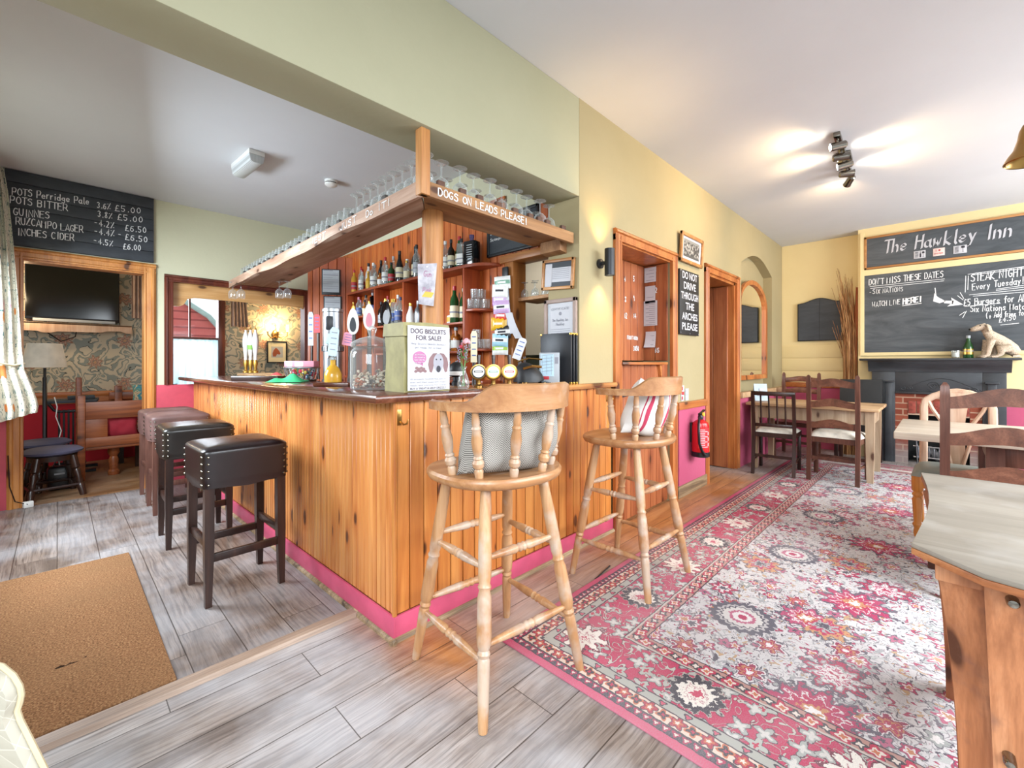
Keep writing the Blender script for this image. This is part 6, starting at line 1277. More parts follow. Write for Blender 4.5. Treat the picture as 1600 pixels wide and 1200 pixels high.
# inn name board
nb = thing('name_board', 'wide framed black board with the pub name in white calligraphy over the chalkboard', 'sign', (XC, 0, 0))
ys0, ys1, z0, z1 = .705, -.80, 2.40, 2.815
b = B(); b.box(-.014, .0, ys1, ys0, z0, z1); b.obj('board', 'board', nb)
b = B()
for q in ((ys1, ys0, z0, z0 + .025), (ys1, ys0, z1 - .025, z1), (ys0 - .025, ys0, z0, z1), (ys1, ys1 + .025, z0, z1)): b.box(-.03, 0, q[0], q[1], q[2], q[3], .003)
b.obj('frame', 'lightframe', nb)
b = B(); q0, q1 = PX(1381, 392, XC), PX(1592, 357, XC); letters(b, 'The Hawkley Inn', (XC - .0145 - XC, q0.y, q0.z - .03), -EY, EZ, .155, (q0.y - q1.y) * .97, .13, .22, .08, nib=R(42)); b.obj('lettering', 'paper', nb)
for px, py, w_, kind in ((1437, 398, .105, 0), (1467, 394, .10, 1), (1500, 390, .11, 2)):
    q = PX(px, py, XC); o = thing('sticker', ('white sticker with wine bottle and glass under the inn name', 'pale red lettered heart sticker in the middle under the inn name', 'white sticker with tall wine glass, nearest the end of the name')[kind], 'sticker', (XC - .015, q.y, q.z), 0, 'stickers on the name board')
    b = B(); b.box(-.003, 0, -w_ / 2, w_ / 2, -.045, .045, .001); b.obj('card', 'paper' if kind != 1 else plain('pale_pink_card', 'e6c9c0', .5), o); b = B()
    if kind == 1: letters(b, 'I', (-.003, .03, .008), -EY, EZ, .022, .015, .2); b.ball((-.0035, -.005, .02), .010, 8, 6, (.1, 1, 1)); letters(b, 'WINTER', (-.003, .038, -.025), -EY, EZ, .014, .075, .18); b.obj('red_print', 'lred', o)
    else:
        for k in range(5): b.box(-.0042, -.003, .012, .04, -.03 + .014 * k, -.024 + .014 * k)
        if kind == 0: b.prism([(.0, -.035), (-.014, -.035), (-.014, .005), (-.009, .015), (-.009, .035), (-.005, .035), (-.005, .015), (0, .005)], 'X', -.0042, -.003)
        b.prism([(-.022 - .0, .01), (-.042, .01), (-.044, .022), (-.038, .032), (-.026, .032), (-.02, .022)] if kind == 0 else [(-.012, .012), (-.036, .012), (-.04, .026), (-.034, .038), (-.014, .038), (-.008, .026)], 'X', -.0042, -.003)
        yc = -.032 if kind == 0 else -.024; b.box(-.0042, -.003, yc - .0015, yc + .0015, -.028, .012); b.box(-.0042, -.003, yc - .008, yc + .008, -.031, -.028); b.obj('ink_print', 'ink', o)
# big chalkboard
cb = thing('chalkboard', 'big chalkboard over the mantel announcing steak night and burger dates', 'blackboard', (XC, 0, 0))
b = B(); b.box(-.012, .0, -.85, .712, 1.335, 2.335); b.obj('board', 'board', cb)
b = B()
for q in ((-.85, .74, 2.325, 2.395), (.705, .745, 1.30, 2.87), (-.85, .74, 1.30, 1.34)): b.box(-.022 - .001 * (q[0] > 0), 0, q[0], q[1], q[2], q[3])
b.obj('cream_frame', 'lamplit_cream', cb)
ch = B(); xx = -.0125
def cl(t_, px0, px1, py, h, pen=.10, slant=.05):
    a, c = PX(px0, py[0], XC), PX(px1, py[1], XC); v = EZ; u = Vector((0, c.y - a.y, c.z - a.z)); letters(ch, t_, (xx, a.y, a.z), u, EZ, h, u.length, pen, slant, .35)
def ul(px0, py0, px1, py1, wd=.006): a, c = PX(px0, py0, XC), PX(px1, py1, XC); rule(ch, (xx, a.y, a.z), (xx, c.y, c.z), wd, -EY, EZ)
cl("DON'T MISS THESE DATES", 1358, 1475, (446, 433), .075); ul(1359, 448, 1476, 436); ul(1360, 451, 1475, 439)
cl('-SIX NATIONS', 1359, 1412, (460, 455), .055); cl('WATCH LIVE ', 1363, 1411, (480, 475), .062); cl('HERE!', 1411, 1441, (476, 471), .066, .2); ul(1410, 478, 1440, 474, .007)
cl('STEAK NIGHT!', 1517, 1606, (440, 430), .085); cl('Every ', 1519, 1553, (454, 449), .07); cl('Tuesday!', 1553, 1601, (449, 443), .072); ul(1556, 452, 1600, 446); ul(1556, 454, 1600, 449)
for k in range(2): ul(1509 + 4 * k, 431, 1508 + 4 * k, 457 - 4 * k)
ul(1512, 429, 1606, 416); ul(1520, 430, 1606, 419); ul(1514, 461, 1606, 452); ul(1520, 463, 1606, 456)
cl('£5 Burgers for ALL', 1506, 1612, (478, 470), .075); ul(1507, 479, 1563, 474); cl('Six Nations Matches', 1516, 1622, (488, 482), .07); cl('(+ Add fries for', 1541, 1604, (497, 493), .062); cl('£4.50', 1561, 1589, (504, 500), .06); ul(1563, 508, 1592, 505)
ul(1461, 450, 1463, 467, .008)
def tri(*pp): ch.poly([(xx - .0012, PX(x, y, XC).y, PX(x, y, XC).z) for x, y in pp])
tri((1460, 458), (1465, 464), (1458, 471)); tri((1465, 464), (1478, 471), (1468, 474), (1458, 471)); tri((1475, 470), (1490, 470), (1489, 475), (1475, 474)); tri((1486, 465), (1505, 476), (1480, 479), (1488, 473)); ul(1496, 462, 1505, 469); ul(1500, 457, 1506, 467); ul(1499, 493, 1508, 487); ul(1510, 486, 1504, 497)
ch.obj('chalk_lettering', 'chalk', cb)

# fireplace
fp = thing('fireplace', 'black painted fire surround with brick slips and small arched grate opening', 'fireplace', (0, 0, 0))
def blackpaint():
    t = T('black_surround_paint', .35); x, y, z = t.co(); n = t.noise(t.vec(x, y * .6, z), 5, 4); return t.base(t.ramp(n, [(.3, '26282b'), (.7, '3a3e42')]))
M['fpblack'] = blackpaint()
def brick():
    t = T('old_red_brick', .85, spec=.1); x, y, z = t.co(); n = t.n('TexBrick'); t.put(n.inputs['Vector'], t.vec(y, z, x)); 
    for k, v in (('Color1', lin('7d3a2c')), ('Color2', lin('94503c')), ('Mortar', lin('b0917a'))): n.inputs[k].default_value = v
    n.inputs['Scale'].default_value = 1.0; n.inputs['Mortar Size'].default_value = .007; n.inputs['Brick Width'].default_value = .22; n.inputs['Row Height'].default_value = .072
    c = S(t, n.outputs['Color']); c = t.mix(t.noise(t.vec(x, y, z), 30, 4) * .5, c, '6a4438'); ash = t.ramp(z + t.noise(t.vec(x, y, z), 9, 4) * .25, [(.22, (1, 1, 1)), (.42, (0, 0, 0))]); return t.base(t.mix(ash * .7, c, '8d8a88'))
M['brick'] = brick()
XS = 7.12
b = B(); b.box(XS, 7.25, .40, .62, 0, 1.16, .004); b.box(XS, 7.25, -.51, -.33, 0, 1.16, .004); b.box(XS, 7.25, -.33, .40, .84, 1.16, .004)
for y in (.46, -.40): b.box(XS - .02, XS + .01, y - .035, y + .035, .0, .98, .004); b.box(XS - .05, XS + .01, y - .055, y + .055, .975, .995, .004)
b.box(XS - .012, XS + .01, -.33, .40, .838, .86, .004); b.obj('surround', 'fpblack', fp)
b = B(); mold = [(XS + .1, 1.10), (XS - .01, 1.10), (XS - .015, 1.13), (XS - .05, 1.17), (XS - .075, 1.21), (XS - .08, 1.235), (XS + .1, 1.235)]
b.prism([(x, z) for x, z in mold], 'Y', -.545, .655, .003); b.box(XS - .115, 7.245, -.61, .735, 1.235, 1.262, .006); b.obj('mantel_shelf', 'fpblack', fp)
b = B()
def scroll(cy, cz, sgn, r): return [(XS - .002, cy + sgn * (r * (1 - .75 * i / 16)) * cos(i * .55), cz + (r * (1 - .75 * i / 16)) * sin(i * .55)) for i in range(17)]
b.tube([(XS, .36 - .72 * i / 24, .885 + .14 * sin(pi * i / 24) ** 1.4) for i in range(25)], .004, 5)
for cy in (.30, .02, -.24):
    for sg2 in (1, -1): b.tube(scroll(cy + sg2 * .03, .90 + (.035 if cy == .02 else 0), sg2, .028), .0045, 5)
b.tube([(XS, .06 + .045 * cos(i * .5) * (1 if i < 7 else .8), .945 + .035 * sin(i * .5)) for i in range(13)], .006, 5); b.tube([(XS, .26 - .5 * i / 20, .875 + .008 * sin(i * 1.3)) for i in range(21)], .0035, 5); b.obj('carved_scrolls', 'fpblack', fp)
b = B(); xq = XS + .03
b.box(xq, 7.25, .285, .40, 0, .84); b.box(xq, 7.25, -.33, -.235, 0, .84); b.box(xq, 7.25, -.235, .285, .75, .84); b.obj('brick_slips', 'brick', fp)
b = B(); m = 7
for i in range(m): y0 = -.235 + .52 * i / m; dz = .012 * sin(pi * (i + .5) / m); b.box(xq - .008, 7.25, y0 + .004, y0 + .52 / m - .004, .60 + dz, .745 + dz, .003)
b.obj('brick_arch', plain('red_soldier_brick', '8e3f32', .8, var=.2, scale=30), fp); b = B(); b.box(xq + .004, 7.25, -.235, .285, .585, .755); b.obj('mortar', plain('pale_mortar', 'b59a84', .9), fp)
b = B(); b.box(7.46, 7.49, -.24, .30, 0, .62); b.box(7.2, 7.49, .285, .30, 0, .60); b.box(7.2, 7.49, -.24, -.235, 0, .60); b.obj('firebox', plain('soot', '1a1c1d', .8), fp)
b = B()
for k in range(9): y = -.17 + .045 * k; b.tube([(7.26, y, .06), (7.24, y, .16), (7.26, y, .2)], .008, 6)
b.tube([(7.25, -.2, .2), (7.25, .24, .2)], .009, 6); b.tube([(7.25, -.2, .07), (7.25, .24, .07)], .009, 6); b.tube([(7.2, .2, 0), (7.19, .21, .30), (7.2, .2, .40)], [.008, .008, .008], 6); b.ball((7.2, .2, .42), .02, 8, 6); b.obj('grate', 'steel', fp)
b = B(); rr = random.Random(8)
for k in range(24): b.ball((7.3 + .1 * rr.random(), -.15 + .33 * rr.random(), .06 + .12 * rr.random()), rr.uniform(.03, .05), 6, 5)
s = b.obj('ash_and_logs', plain('grey_ash', '77787a', .95, var=.3, scale=20), fp); s['kind'] = 'stuff'
# mantel things
o = thing('mantel_tumbler', 'frosted glass candle tumbler on the mantel beside the bottle', 'glass', (7.10, PX(1493, 558, 7.1).y, 1.2625))
b = B(); b.lathe([(.028, 0), (.034, .005), (.037, .085), (.033, .085), (.03, .012)], n=18); b.obj('tumbler_body', 'glass', o); b = B(); b.lathe([(.029, .011), (.0315, .062)], n=18); b.obj('wax', 'lwhite', o)
o = bottle('champ', 7.10, PX(1513, 558, 7.1).y, 1.2628, .25, .042, 'ggreen', 'lgrey', 'gold', 'green champagne bottle with gold label on the mantel', None, (.16, .40)); 
def dogfn():
    o = thing('dog_statue', 'carved driftwood sitting dog statue on the mantel facing the bottle', 'statue', (7.10, PX(1552, 556, 7.1).y, 1.2625), 0)
    t = T('carved_driftwood', .75); x, y, z = t.co(); n = t.noise(t.vec(x * 2.0, y * 6.0 - z * 3.0, z * 2.0 + y * 3.0), 16, 4, .6, 1.5); c = t.ramp(n, [(.33, '4f4034'), (.42, 'b8a48c'), (.7, 'd8c8b2')]); t.bump(n, .6, .01); M['drift'] = t.base(c)
    # +y is towards the dog's face
    S_ = 1.0
    b = B(); P = [(-.165, .025, .025), (-.155, .06, .055), (-.13, .10, .064), (-.085, .15, .064), (-.035, .20, .060), (.015, .245, .053), (.04, .28, .043), (.05, .31, .037), (.055, .335, .036)]
    b.tube([(0, y, z) for y, z, r in P], [r for y, z, r in P], 16, sq=.85); b.obj('body', 'drift', o, ang=80)
    b = B(); b.tube([(0, .045, .33), (0, .075, .352), (0, .11, .342), (0, .15, .325), (0, .178, .318)], [.026, .045, .040, .030, .021], 14, sq=.9); b.obj('head', 'drift', o, ang=80)
    for sx in (-1, 1):
        b = B(); b.tube([(sx * .04, .065, .375), (sx * .058, .055, .35), (sx * .062, .05, .31), (sx * .055, .055, .285)], [.012, .022, .024, .008], 8, sq=.5); b.obj('ear', 'drift', o, ang=80)
        b = B(); b.tube([(sx * .045, .03, .20), (sx * .045, .045, .12), (sx * .045, .06, .03), (sx * .045, .09, .012), (sx * .045, .115, .01)], [.036, .026, .020, .018, .010], 10); b.obj('front_leg', 'drift', o, ang=80)
        b = B(); b.tube([(sx * .06, -.10, .10), (sx * .075, -.03, .095), (sx * .07, -.03, .04), (sx * .07, .0, .014), (sx * .07, .04, .011)], [.05, .045, .024, .016, .010], 10); b.obj('hind_leg', 'drift', o, ang=80)
    b = B(); b.tube([(.02, -.17, .03), (-.08, -.16, .016), (-.11, -.10, .014)], [.02, .014, .008], 8); b.obj('tail', 'drift', o, ang=80)
    b = B(); b.ball((0, .182, .325), .011, 8, 6)
    for sx in (-1, 1): b.ball((sx * .032, .112, .362), .007, 8, 6)
    b.obj('nose_and_eyes', 'gbrown', o); o.rotation_euler = (0, 0, R(16)); o.scale = (1.1, 1.02, .97)
dogfn()
# ceiling spotlights, bell
tl = thing('spotlight_bar', 'chrome ceiling bar with five swivelling spotlights', 'ceiling light', (4.55, .575, 2.93), R(2))
b = B(); b.box(-.50, .50, -.022, .022, -.035, 0, .006); b.box(-.09, .09, -.05, .05, -.03, 0, .006); b.obj('track', 'chrome', tl)
heads = ((-.44, (-.35, .8, -.1)), (-.2, (.2, -.9, -.02)), (.0, (-.25, .95, -.15)), (.22, (.3, -.9, -.05)), (.42, (.8, .42, -.33)))
M['hot'] = emit('hot_bulb', (1, .92, .78), 40)
for k, (x, d) in enumerate(heads):
    d = Vector(d).normalized(); c = Vector((x, 0, -.085)); m = d.to_track_quat('Z', 'Y').to_matrix()
    b = B(); b.tube([(x, 0, -.03), c], .008, 8); b.lathe([(.018, -.06), (.028, -.05), (.030, .035), (.033, .05), (.028, .05), (.024, .03)], c, 16, (True, False), m); h = b.obj('spot_head', 'chrome', tl)
    b = B(); b.lathe([(.012, .02), (.025, .047), (.001, .050)], c, 14, (True, True), m); b.obj('bulb', 'hot', h)
    p = Vector((4.55, .575, 2.93)) + c + d * .06
    lamp('spot_beam', 'SPOT', p, (17, 14, 18, 14, 34)[k], (1, .68, .36), p + d, spot_size=R(120), spot_blend=1.0, shadow_soft_size=.025)
be = thing('brass_bell', 'brass hand bell hanging from the ceiling', 'bell', (3.02, -.30, 2.10))
b = B(); b.lathe([(.094, 0), (.098, .004), (.086, .03), (.066, .06), (.054, .10), (.048, .14), (.038, .165), (.012, .175)], n=28, cap=(False, True)); b.lathe([(.088, .004), (.06, .06), (.045, .13)], n=24, cap=(False, False)); b.obj('bell_body', 'brass', be)
b = B(); b.tube([(0, 0, .13), (0, 0, .02)], .005, 6); b.ball((0, 0, .015), .016, 8, 6); b.obj('clapper', 'satin', be)
b = B(); b.tube([(0, 0, .17), (0, 0, .83)], .006, 6); b.box(-.05, .05, -.03, .03, .81, .83, .004); b.obj('hanger', 'brass', be)

# ---------------------------------------------------------------- dining tables and chairs
M['linen'] = plain('pale_checked_cushion', 'd2cdc0', .8, var=.12, scale=12); M['greyseat'] = plain('grey_green_seat_vinyl', '87908a', .4); M['blkleather'] = leather('black_chair_leather', '121212', '1f1e1d', .28)
def wavy(w_, z0, h, amp, sc_=2.0, n=18):
    top = [(-w_ + 2 * w_ * i / n, z0 + h * .55 + amp * (.5 + .5 * cos(pi * sc_ * (i / n - .5)))) for i in range(n + 1)]; bot = [(w_ - 2 * w_ * i / n, z0 + amp * .45 * (.5 + .5 * cos(pi * sc_ * (.5 - i / n)))) for i in range(n + 1)]
    return top + bot
def ladder_chair(label, loc, rz, ht=1.07, w_=.20, mats=('mahog', 'mahogx'), rails=(.60, .79, .96), amp=.035, pad='linen', rake=.05, name='ladder_back_chair', front_w=None, group=None, turned=None):
    o = thing(name, label, 'chair', (*loc, 0), rz, group); fw_ = front_w or w_ + .02; ps, rl = mats
    def yb(z): return -.20 - max(0, z - .45) * rake - max(0, .45 - z) * .06
    for sx in (-1, 1):
        b = B(); rs = []
        for z in (0, .2, .45, .7, ht - .07, ht - .02, ht):
            s = (.019 if z < ht - .06 else (.017 if z < ht - .01 else .006)); rs.append([(sx * w_ + dx * s, yb(z) + dy * s, z) for dx, dy in ((-1, -1), (1, -1), (1, 1), (-1, 1))])
        b.rings(rs); b.obj('back_post', ps, o)
        b = B()
        if turned: b.turned((sx * fw_, .19, 0), (sx * fw_, .19, .45), [(0, .014), (.1, .02), (.2, .018), (.25, .026), (.3, .02), (.36, .026), (.72, .03), (.75, .024), (.78, .03), (1, .03)], 12)
        else: b.box(sx * fw_ - .02, sx * fw_ + .02, .17, .21, 0, .45, .003)
        b.obj('front_leg', turned or ps, o)
    for k, z in enumerate(rails):
        b = B(); m = Matrix.Translation((0, yb(z + .05), 0)); b.prism(wavy(w_, z, .10, amp), 'Y', -.009, .009, .002, m); b.obj('ladder_rail', rl, o)
    b = B(); b.rings([[(-w_, -.2, z), (w_, -.2, z), (fw_ + .02, .22, z), (-fw_ - .02, .22, z)] for z in (.40, .455)]); b.obj('seat_frame', ps, o)
    for q in ((-w_, w_, -.205, -.185, .24), (-fw_, fw_, .18, .20, .20)): b = B(); b.box(q[0], q[1], q[2], q[3], q[4] - .015, q[4] + .015); b.obj('stretcher', ps, o)
    for sx in (-1, 1): b = B(); b.tube([(sx * w_, -.20, .17), (sx * fw_, .19, .17)], .012, 6); b.obj('stretcher', ps, o)
    if pad:
        b = B(); b.grid(lambda u, v: ((u - .5) * 2 * (w_ + .01 + .03 * v) * (1 - .1 * abs(2 * v - 1) ** 6), -.205 + .44 * v, .456 + .06 * (max(0, 1 - abs(2 * u - 1) ** 4) * max(0, 1 - abs(2 * v - 1) ** 4)) ** .5), 18, 18); b.obj('seat_pad', pad, o)
    return o
ladder_chair('brown ladder-back chair with pale checked pad, its back to the room at the far table', (5.60, .767), R(-92), 1.085, .20, rails=(.545, .755, .955), amp=.04)
ladder_chair('brown chair with wavy crest behind the far table, facing the room', (6.70, 1.34), R(90), 1.08, .20, rails=(.62, .80, .95), amp=.025, pad=None)
def spindle_chair(label, loc, rz):
    o = thing('spindle_back_chair', label, 'chair', (*loc, 0), rz); w_ = .19
    def yb(z): return -.20 - max(0, z - .45) * .16 - max(0, .45 - z) * .14
    for sx in (-1, 1):
        b = B(); b.rings([[(sx * w_ + dx * .016, yb(z) + dy * .018, z) for dx, dy in ((-1, -1), (1, -1), (1, 1), (-1, 1))] for z in (0, .2, .45, .65, .875)]); b.obj('back_post', 'darkwood', o)
        b = B(); b.box(sx * .19 - .017, sx * .19 + .017, .18, .215, 0, .45, .003); b.obj('front_leg', 'darkwood', o)
    b = B(); b.box(-w_ - .016, w_ + .016, yb(.87) - .016, yb(.87) + .016, .855, .90, .006); b.obj('crest_rail', 'darkwood', o)
    b = B(); b.box(-w_, w_, yb(.53) - .012, yb(.53) + .012, .515, .55, .003); b.obj('lower_rail', 'darkwood', o)
    for k in range(4): x = -w_ + 2 * w_ * (k + 1) / 5; b = B(); b.tube([(x, yb(.53), .53), (x, yb(.87), .87)], .009, 6); b.obj('spindle', 'darkwood', o)
    b = B(); b.rings([[(-w_, -.2, z), (w_, -.2, z), (.21, .22, z), (-.21, .22, z)] for z in (.40, .45)]); b.obj('seat_frame', 'darkwood', o)
    b = B(); b.grid(lambda u, v: ((u - .5) * 2 * (w_ + .02 * v), -.195 + .41 * v, .451 + .045 * (max(0, 1 - abs(2 * u - 1) ** 4) * max(0, 1 - abs(2 * v - 1) ** 4)) ** .5), 16, 16); b.obj('seat_pad', 'linen', o)
    for q in ((-w_, w_, -.235, -.215, .20),): b = B(); b.box(*q[:4], q[4] - .014, q[4] + .014); b.obj('stretcher', 'darkwood', o)
    for sx in (-1, 1): b = B(); b.tube([(sx * w_, -.23, .15), (sx * .19, .2, .15)], .012, 6); b.obj('stretcher', 'darkwood', o)
    return o
spindle_chair('low dark chair with spindle back and white seat at the far table by the doorway', (5.58, 1.31), R(-85))
o = thing('leather_chair', 'black leather high-back dining chair behind the far table by the chimney', 'chair', (6.78, .72, 0), R(90))
b = B(); b.rings([[(x * .21, -.2 - (z - .45) * .12 + y, z) for x, y in ((-1, -.03), (1, -.03), (1, .03), (-1, .03))] for z in (.42, .5, .9, .985, 1.0)]); b.obj('backrest', 'blkleather', o)
b = B(); b.box(-.215, .215, -.2, .22, .40, .48, .02); b.obj('seat', 'blkleather', o)
for sx in (-1, 1):
    for y in (-.18, .19): b = B(); b.box(sx * .19 - .02, sx * .19 + .02, y - .02, y + .02, 0, .41, .003); b.obj('leg', 'darkwood', o)
def pine_table(name, label, x0, x1, y0, y1, h, mt, ml, th=.032, ap=.11, iy=.075):
    o = thing(name, label, 'table', ((x0 + x1) / 2, (y0 + y1) / 2, 0)); a, c = (x1 - x0) / 2, (y1 - y0) / 2
    b = B(); b.box(-a, a, -c, c, h - th, h, .006); b.obj('table_top', mt, o)
    for sx in (-1, 1):
        for sy in (-1, 1):
            b = B(); X, Y = sx * (a - .09), sy * (c - iy); b.rings([[(X + dx * s, Y + dy * s, z) for dx, dy in ((-1, -1), (1, -1), (1, 1), (-1, 1))] for z, s in ((0, .026), (h * .75, .036), (h - th, .036))]); b.obj('leg', ml, o)
    for q in ((-a + .07, a - .07, -c + iy - .02, -c + iy + .005), (-a + .07, a - .07, c - iy - .005, c - iy + .02), (-a + .07, -a + .095, -c + iy - .015, c - iy + .015), (a - .095, a - .07, -c + iy - .015, c - iy + .015)): b = B(); b.box(*q, h - th - ap, h - th, .002); b.obj('apron', ml, o)
    return o
pine_table('pine_table', 'scrubbed pine table against the pink dado at the far end', 5.55, 6.40, .43, 1.62, .755, 'oldpine', 'oldpinez', ap=.14)
pine_table('pale_table', 'bleached table on the right between wheel-back chair and ladder-back chair', 3.52, 4.38, -1.15, .205, .79, 'paletop', 'mahog', th=.045, iy=.42)
o = thing('menu_card', 'pale blue folded menu card standing on the far pine table', 'menu', (5.86, 1.55, .757), R(-50)); b = B(); b.prism([(-.035, 0), (0, .2), (.035, 0), (.033, 0), (0, .195), (-.033, 0)], 'X', -.075, .075); b.obj('card', plain('menu_pale_blue', 'a8bccb', .5), o)
b = B(); b.ball((0, -.02, .13), .022, 10, 8, (1, .1, 1)); 
for k in range(2): b.box(-.04, .04, -.033 + .005 * k, -.028 + .005 * k, .06 + .02 * k, .066 + .02 * k)
b.obj('crest_print', 'paper', o)
# wheel-back chair, grey seat, facing the room
wc = thing('wheel_back_chair', 'pale wheel-back chair with grey-green seat behind the bleached table', 'chair', (4.32, -.085, 0), R(90))
w_ = .178
b = B(); pth = [(-w_, -.20, .45), (-w_, -.22, .65), (-w_ * .99, -.245, .88), (-w_ * .93, -.25, .925), (-w_ * .7, -.252, .955), (-w_ * .35, -.255, .985), (0, -.256, .995), (w_ * .35, -.255, .985), (w_ * .7, -.252, .955), (w_ * .93, -.25, .925), (w_ * .99, -.245, .88), (w_, -.22, .65), (w_, -.20, .45)]
b.tube(pth, .018, 8, sq=1.3); b.obj('back_bow', 'palewood', wc)
b = B(); b.prism([(-.035, .46), (.035, .46), (.045, .55), (.03, .70), (.05, .86), (.07, .985), (-.07, .985), (-.05, .86), (-.03, .70), (-.045, .55)], 'Y', -.24, -.225, .003); b.obj('splat', 'palewood', wc)
for sx in (-1, 1):
    b = B(); b.tube([(sx * .03, -.232, .62), (sx * .07, -.24, .75), (sx * .13, -.247, .86), (sx * .16, -.25, .94)], .012, 7); b.obj('splat_fan', 'palewood', wc)
    b = B(); b.tube([(sx * .03, -.225, .47), (sx * .06, -.232, .60), (sx * .10, -.24, .74)], .011, 7); b.obj('splat_fan', 'palewood', wc)
    b = B(); b.turned((sx * .20, .20, 0), (sx * .20, .20, .43), [(0, .014), (.08, .022), (.16, .018), (.22, .028), (.26, .02), (.62, .029), (.66, .022), (.70, .03), (.74, .022), (.77, .032), (1, .032)], 14); b.obj('front_leg', 'orange', wc)
    b = B(); b.tube([(sx * .19, -.22, 0), (sx * .205, -.20, .43)], [.018, .02], 8); b.obj('back_leg', 'orange', wc)
    b = B(); b.box(sx * .20 - .012, sx * .20 + .012, -.2, .2, .35, .43, .003); b.obj('seat_rail', 'orange', wc)
b = B(); b.box(-.2, .2, .19, .214, .35, .43, .003); b.obj('seat_rail', 'orange', wc)
b = B(); b.grid(lambda u, v: ((u - .5) * 2 * (.225 + .01 * v), -.235 + .475 * v, .43 + .055 * (max(0, 1 - abs(2 * u - 1) ** 5) * max(0, 1 - abs(2 * v - 1) ** 5)) ** .45), 18, 18); b.grid(lambda u, v: ((u - .5) * 2 * (.225 + .01 * v), -.235 + .475 * v, .43), 3, 3); b.obj('seat', 'greyseat', wc)
ladder_chair('brown ladder-back chair between the plank table and the bleached table', (3.36, -.235), R(-90), 1.105, .22, rails=(.60, .79, .975), amp=.05, pad=None, front_w=.27)

# ---------------------------------------------------------------- side bar: price board, ceiling fittings, curtain
pb_ = thing('price_board', 'black plank price board of beers hung above the passage to the back room', 'sign', (0, 5.485, 0))
b = B(); b.box(-.30, .652, -.004, .012, 2.175, 2.795); b.obj('backing', 'lblack', pb_)
for k in range(6):
    z0 = 2.175 + k * .1035; b = B(); b.box(-.30, .652, -.018, -.004, z0 + .0015, z0 + .1015, .003); b.obj('plank', 'slate', pb_)
ch = B(); yy = 5.467
def pl(t_, px0, px1, y0, y1, h, pen=.10):
    a, c = PY(px0, y0, yy), PY(px1, y1, yy); u = Vector((c.x - a.x, 0, c.z - a.z)); letters(ch, t_, (a.x, -.018, a.z), u, EZ, h, u.length, pen, .02, .35)
for row_ in ((('POTS Perridge Pale', 19, 141, 304, 320), ('3.6%', 152, 174, 325, 328), ('£5.00', 180, 223, 329, 335)), (('POTS BITTER', 16, 107, 317, 330), ('3.8%', 153, 177, 339, 342), ('£5.00', 184, 226, 343, 349)), (('GUINNES', 21, 79, 336, 342), ('-4.2%', 148, 180, 352, 357), ('£6.50', 196, 231, 360, 365)), (('RUZCAMPO LAGER', 25, 131, 350, 364), ('-4.4% -', 148, 192, 365, 372), ('£6.50', 196, 233, 374, 380)), (('INCHES CIDER', 27, 117, 367, 377), ('-4.5%', 147, 178, 380, 386), ('£6.00', 193, 222, 389, 392))):
    for q in row_: pl(*q, .058 if len(q[0]) > 6 else .055)
ch.obj('chalk_lettering', 'chalk', pb_)
em = thing('emergency_light', 'oblong emergency light fitting on the side bar ceiling', 'ceiling light', (1.035, 3.88, 2.80), R(3))
b = B(); b.box(-.055, .055, -.2, .2, -.035, 0, .004); b.obj('base', 'white', em); b = B(); b.prism([(-.055, -.035), (-.045, -.085), (-.03, -.095), (.03, -.095), (.045, -.085), (.055, -.035)], 'Y', -.2, .2, .004)
t = T('ribbed_diffuser', .3); x, y, z = t.co(); M['ribbed'] = t.base(t.mix(t.math('LESS_THAN', t.math('FRACT', x / .008), .5), 'a9adad', 'c6caca')); b.obj('diffuser', 'ribbed', em)
sd = thing('smoke_detector', 'round white smoke detector on the side bar ceiling', 'smoke detector', (1.67, 3.83, 2.80))
b = B(); b.lathe([(.052, 0), (.052, -.018), (.045, -.02)], n=24); b.obj('base', 'white', sd); b = B(); b.lathe([(.047, -.018), (.047, -.028)], n=24, cap=(False, False)); b.obj('vent_ring', 'black', sd); b = B(); b.lathe([(.052, -.028), (.05, -.04), (.035, -.05), (.0, -.052)], n=24); b.obj('cap', 'white', sd)
def curtmat():
    t = T('printed_curtain', .85, spec=.1); x, y, z = t.co('Object'); u = x * 1.0 + y * 2.2
    nx, ny, _ = t.sep(t.noise(t.vec(u, 0, z), 9, 2, col=True)); U, Z_ = u + (nx - .5) * .05, z + (ny - .5) * .05
    c = t.mix(t.noise(t.vec(u, 0, z), 4), 'b9b2a0', 'c6bfae')
    v = t.noise(t.vec(U * 1.4, 0, Z_), 11, 2, .5, 2.2); c = t.mix(t.ramp(v, [(.60, (0, 0, 0)), (.63, (1, 1, 1))]), c, '5d6f6c'); c = t.mix(t.math('ABSOLUTE', v - .45) < .012, c, '54605c')
    d, col, pos = t.voro(t.vec(U * 1.3, 0, Z_), 4.2); r_, g_, b__ = t.sep(col); c = t.mix(t.math('MULTIPLY', d < .22, r_ > .45), c, t.ramp(g_, [(0, 'b0713f'), (.5, 'b05a58'), (.8, 'a86a78')], True)); c = t.mix(t.math('MULTIPLY', d < .08, r_ > .45), c, 'd9c49a')
    return t.base(c)
M['curtain'] = curtmat()
edge = [(.80, -.115), (.88, -.105), (1.0, -.135), (1.10, -.165), (1.17, -.185), (1.22, -.182), (1.30, -.192), (1.6, -.205), (2.1, -.235), (2.5, -.262), (2.68, -.285)]
def edgex(z):
    for (a, x0), (c, x1) in zip(edge, edge[1:]):
        if z <= c: return x0 + (x1 - x0) * (z - a) / (c - a)
    return edge[-1][1]
cu = thing('window_curtain', 'long cream curtain printed with birds and leaves, tied back at the side window', 'curtain', (0, 5.08, 0))
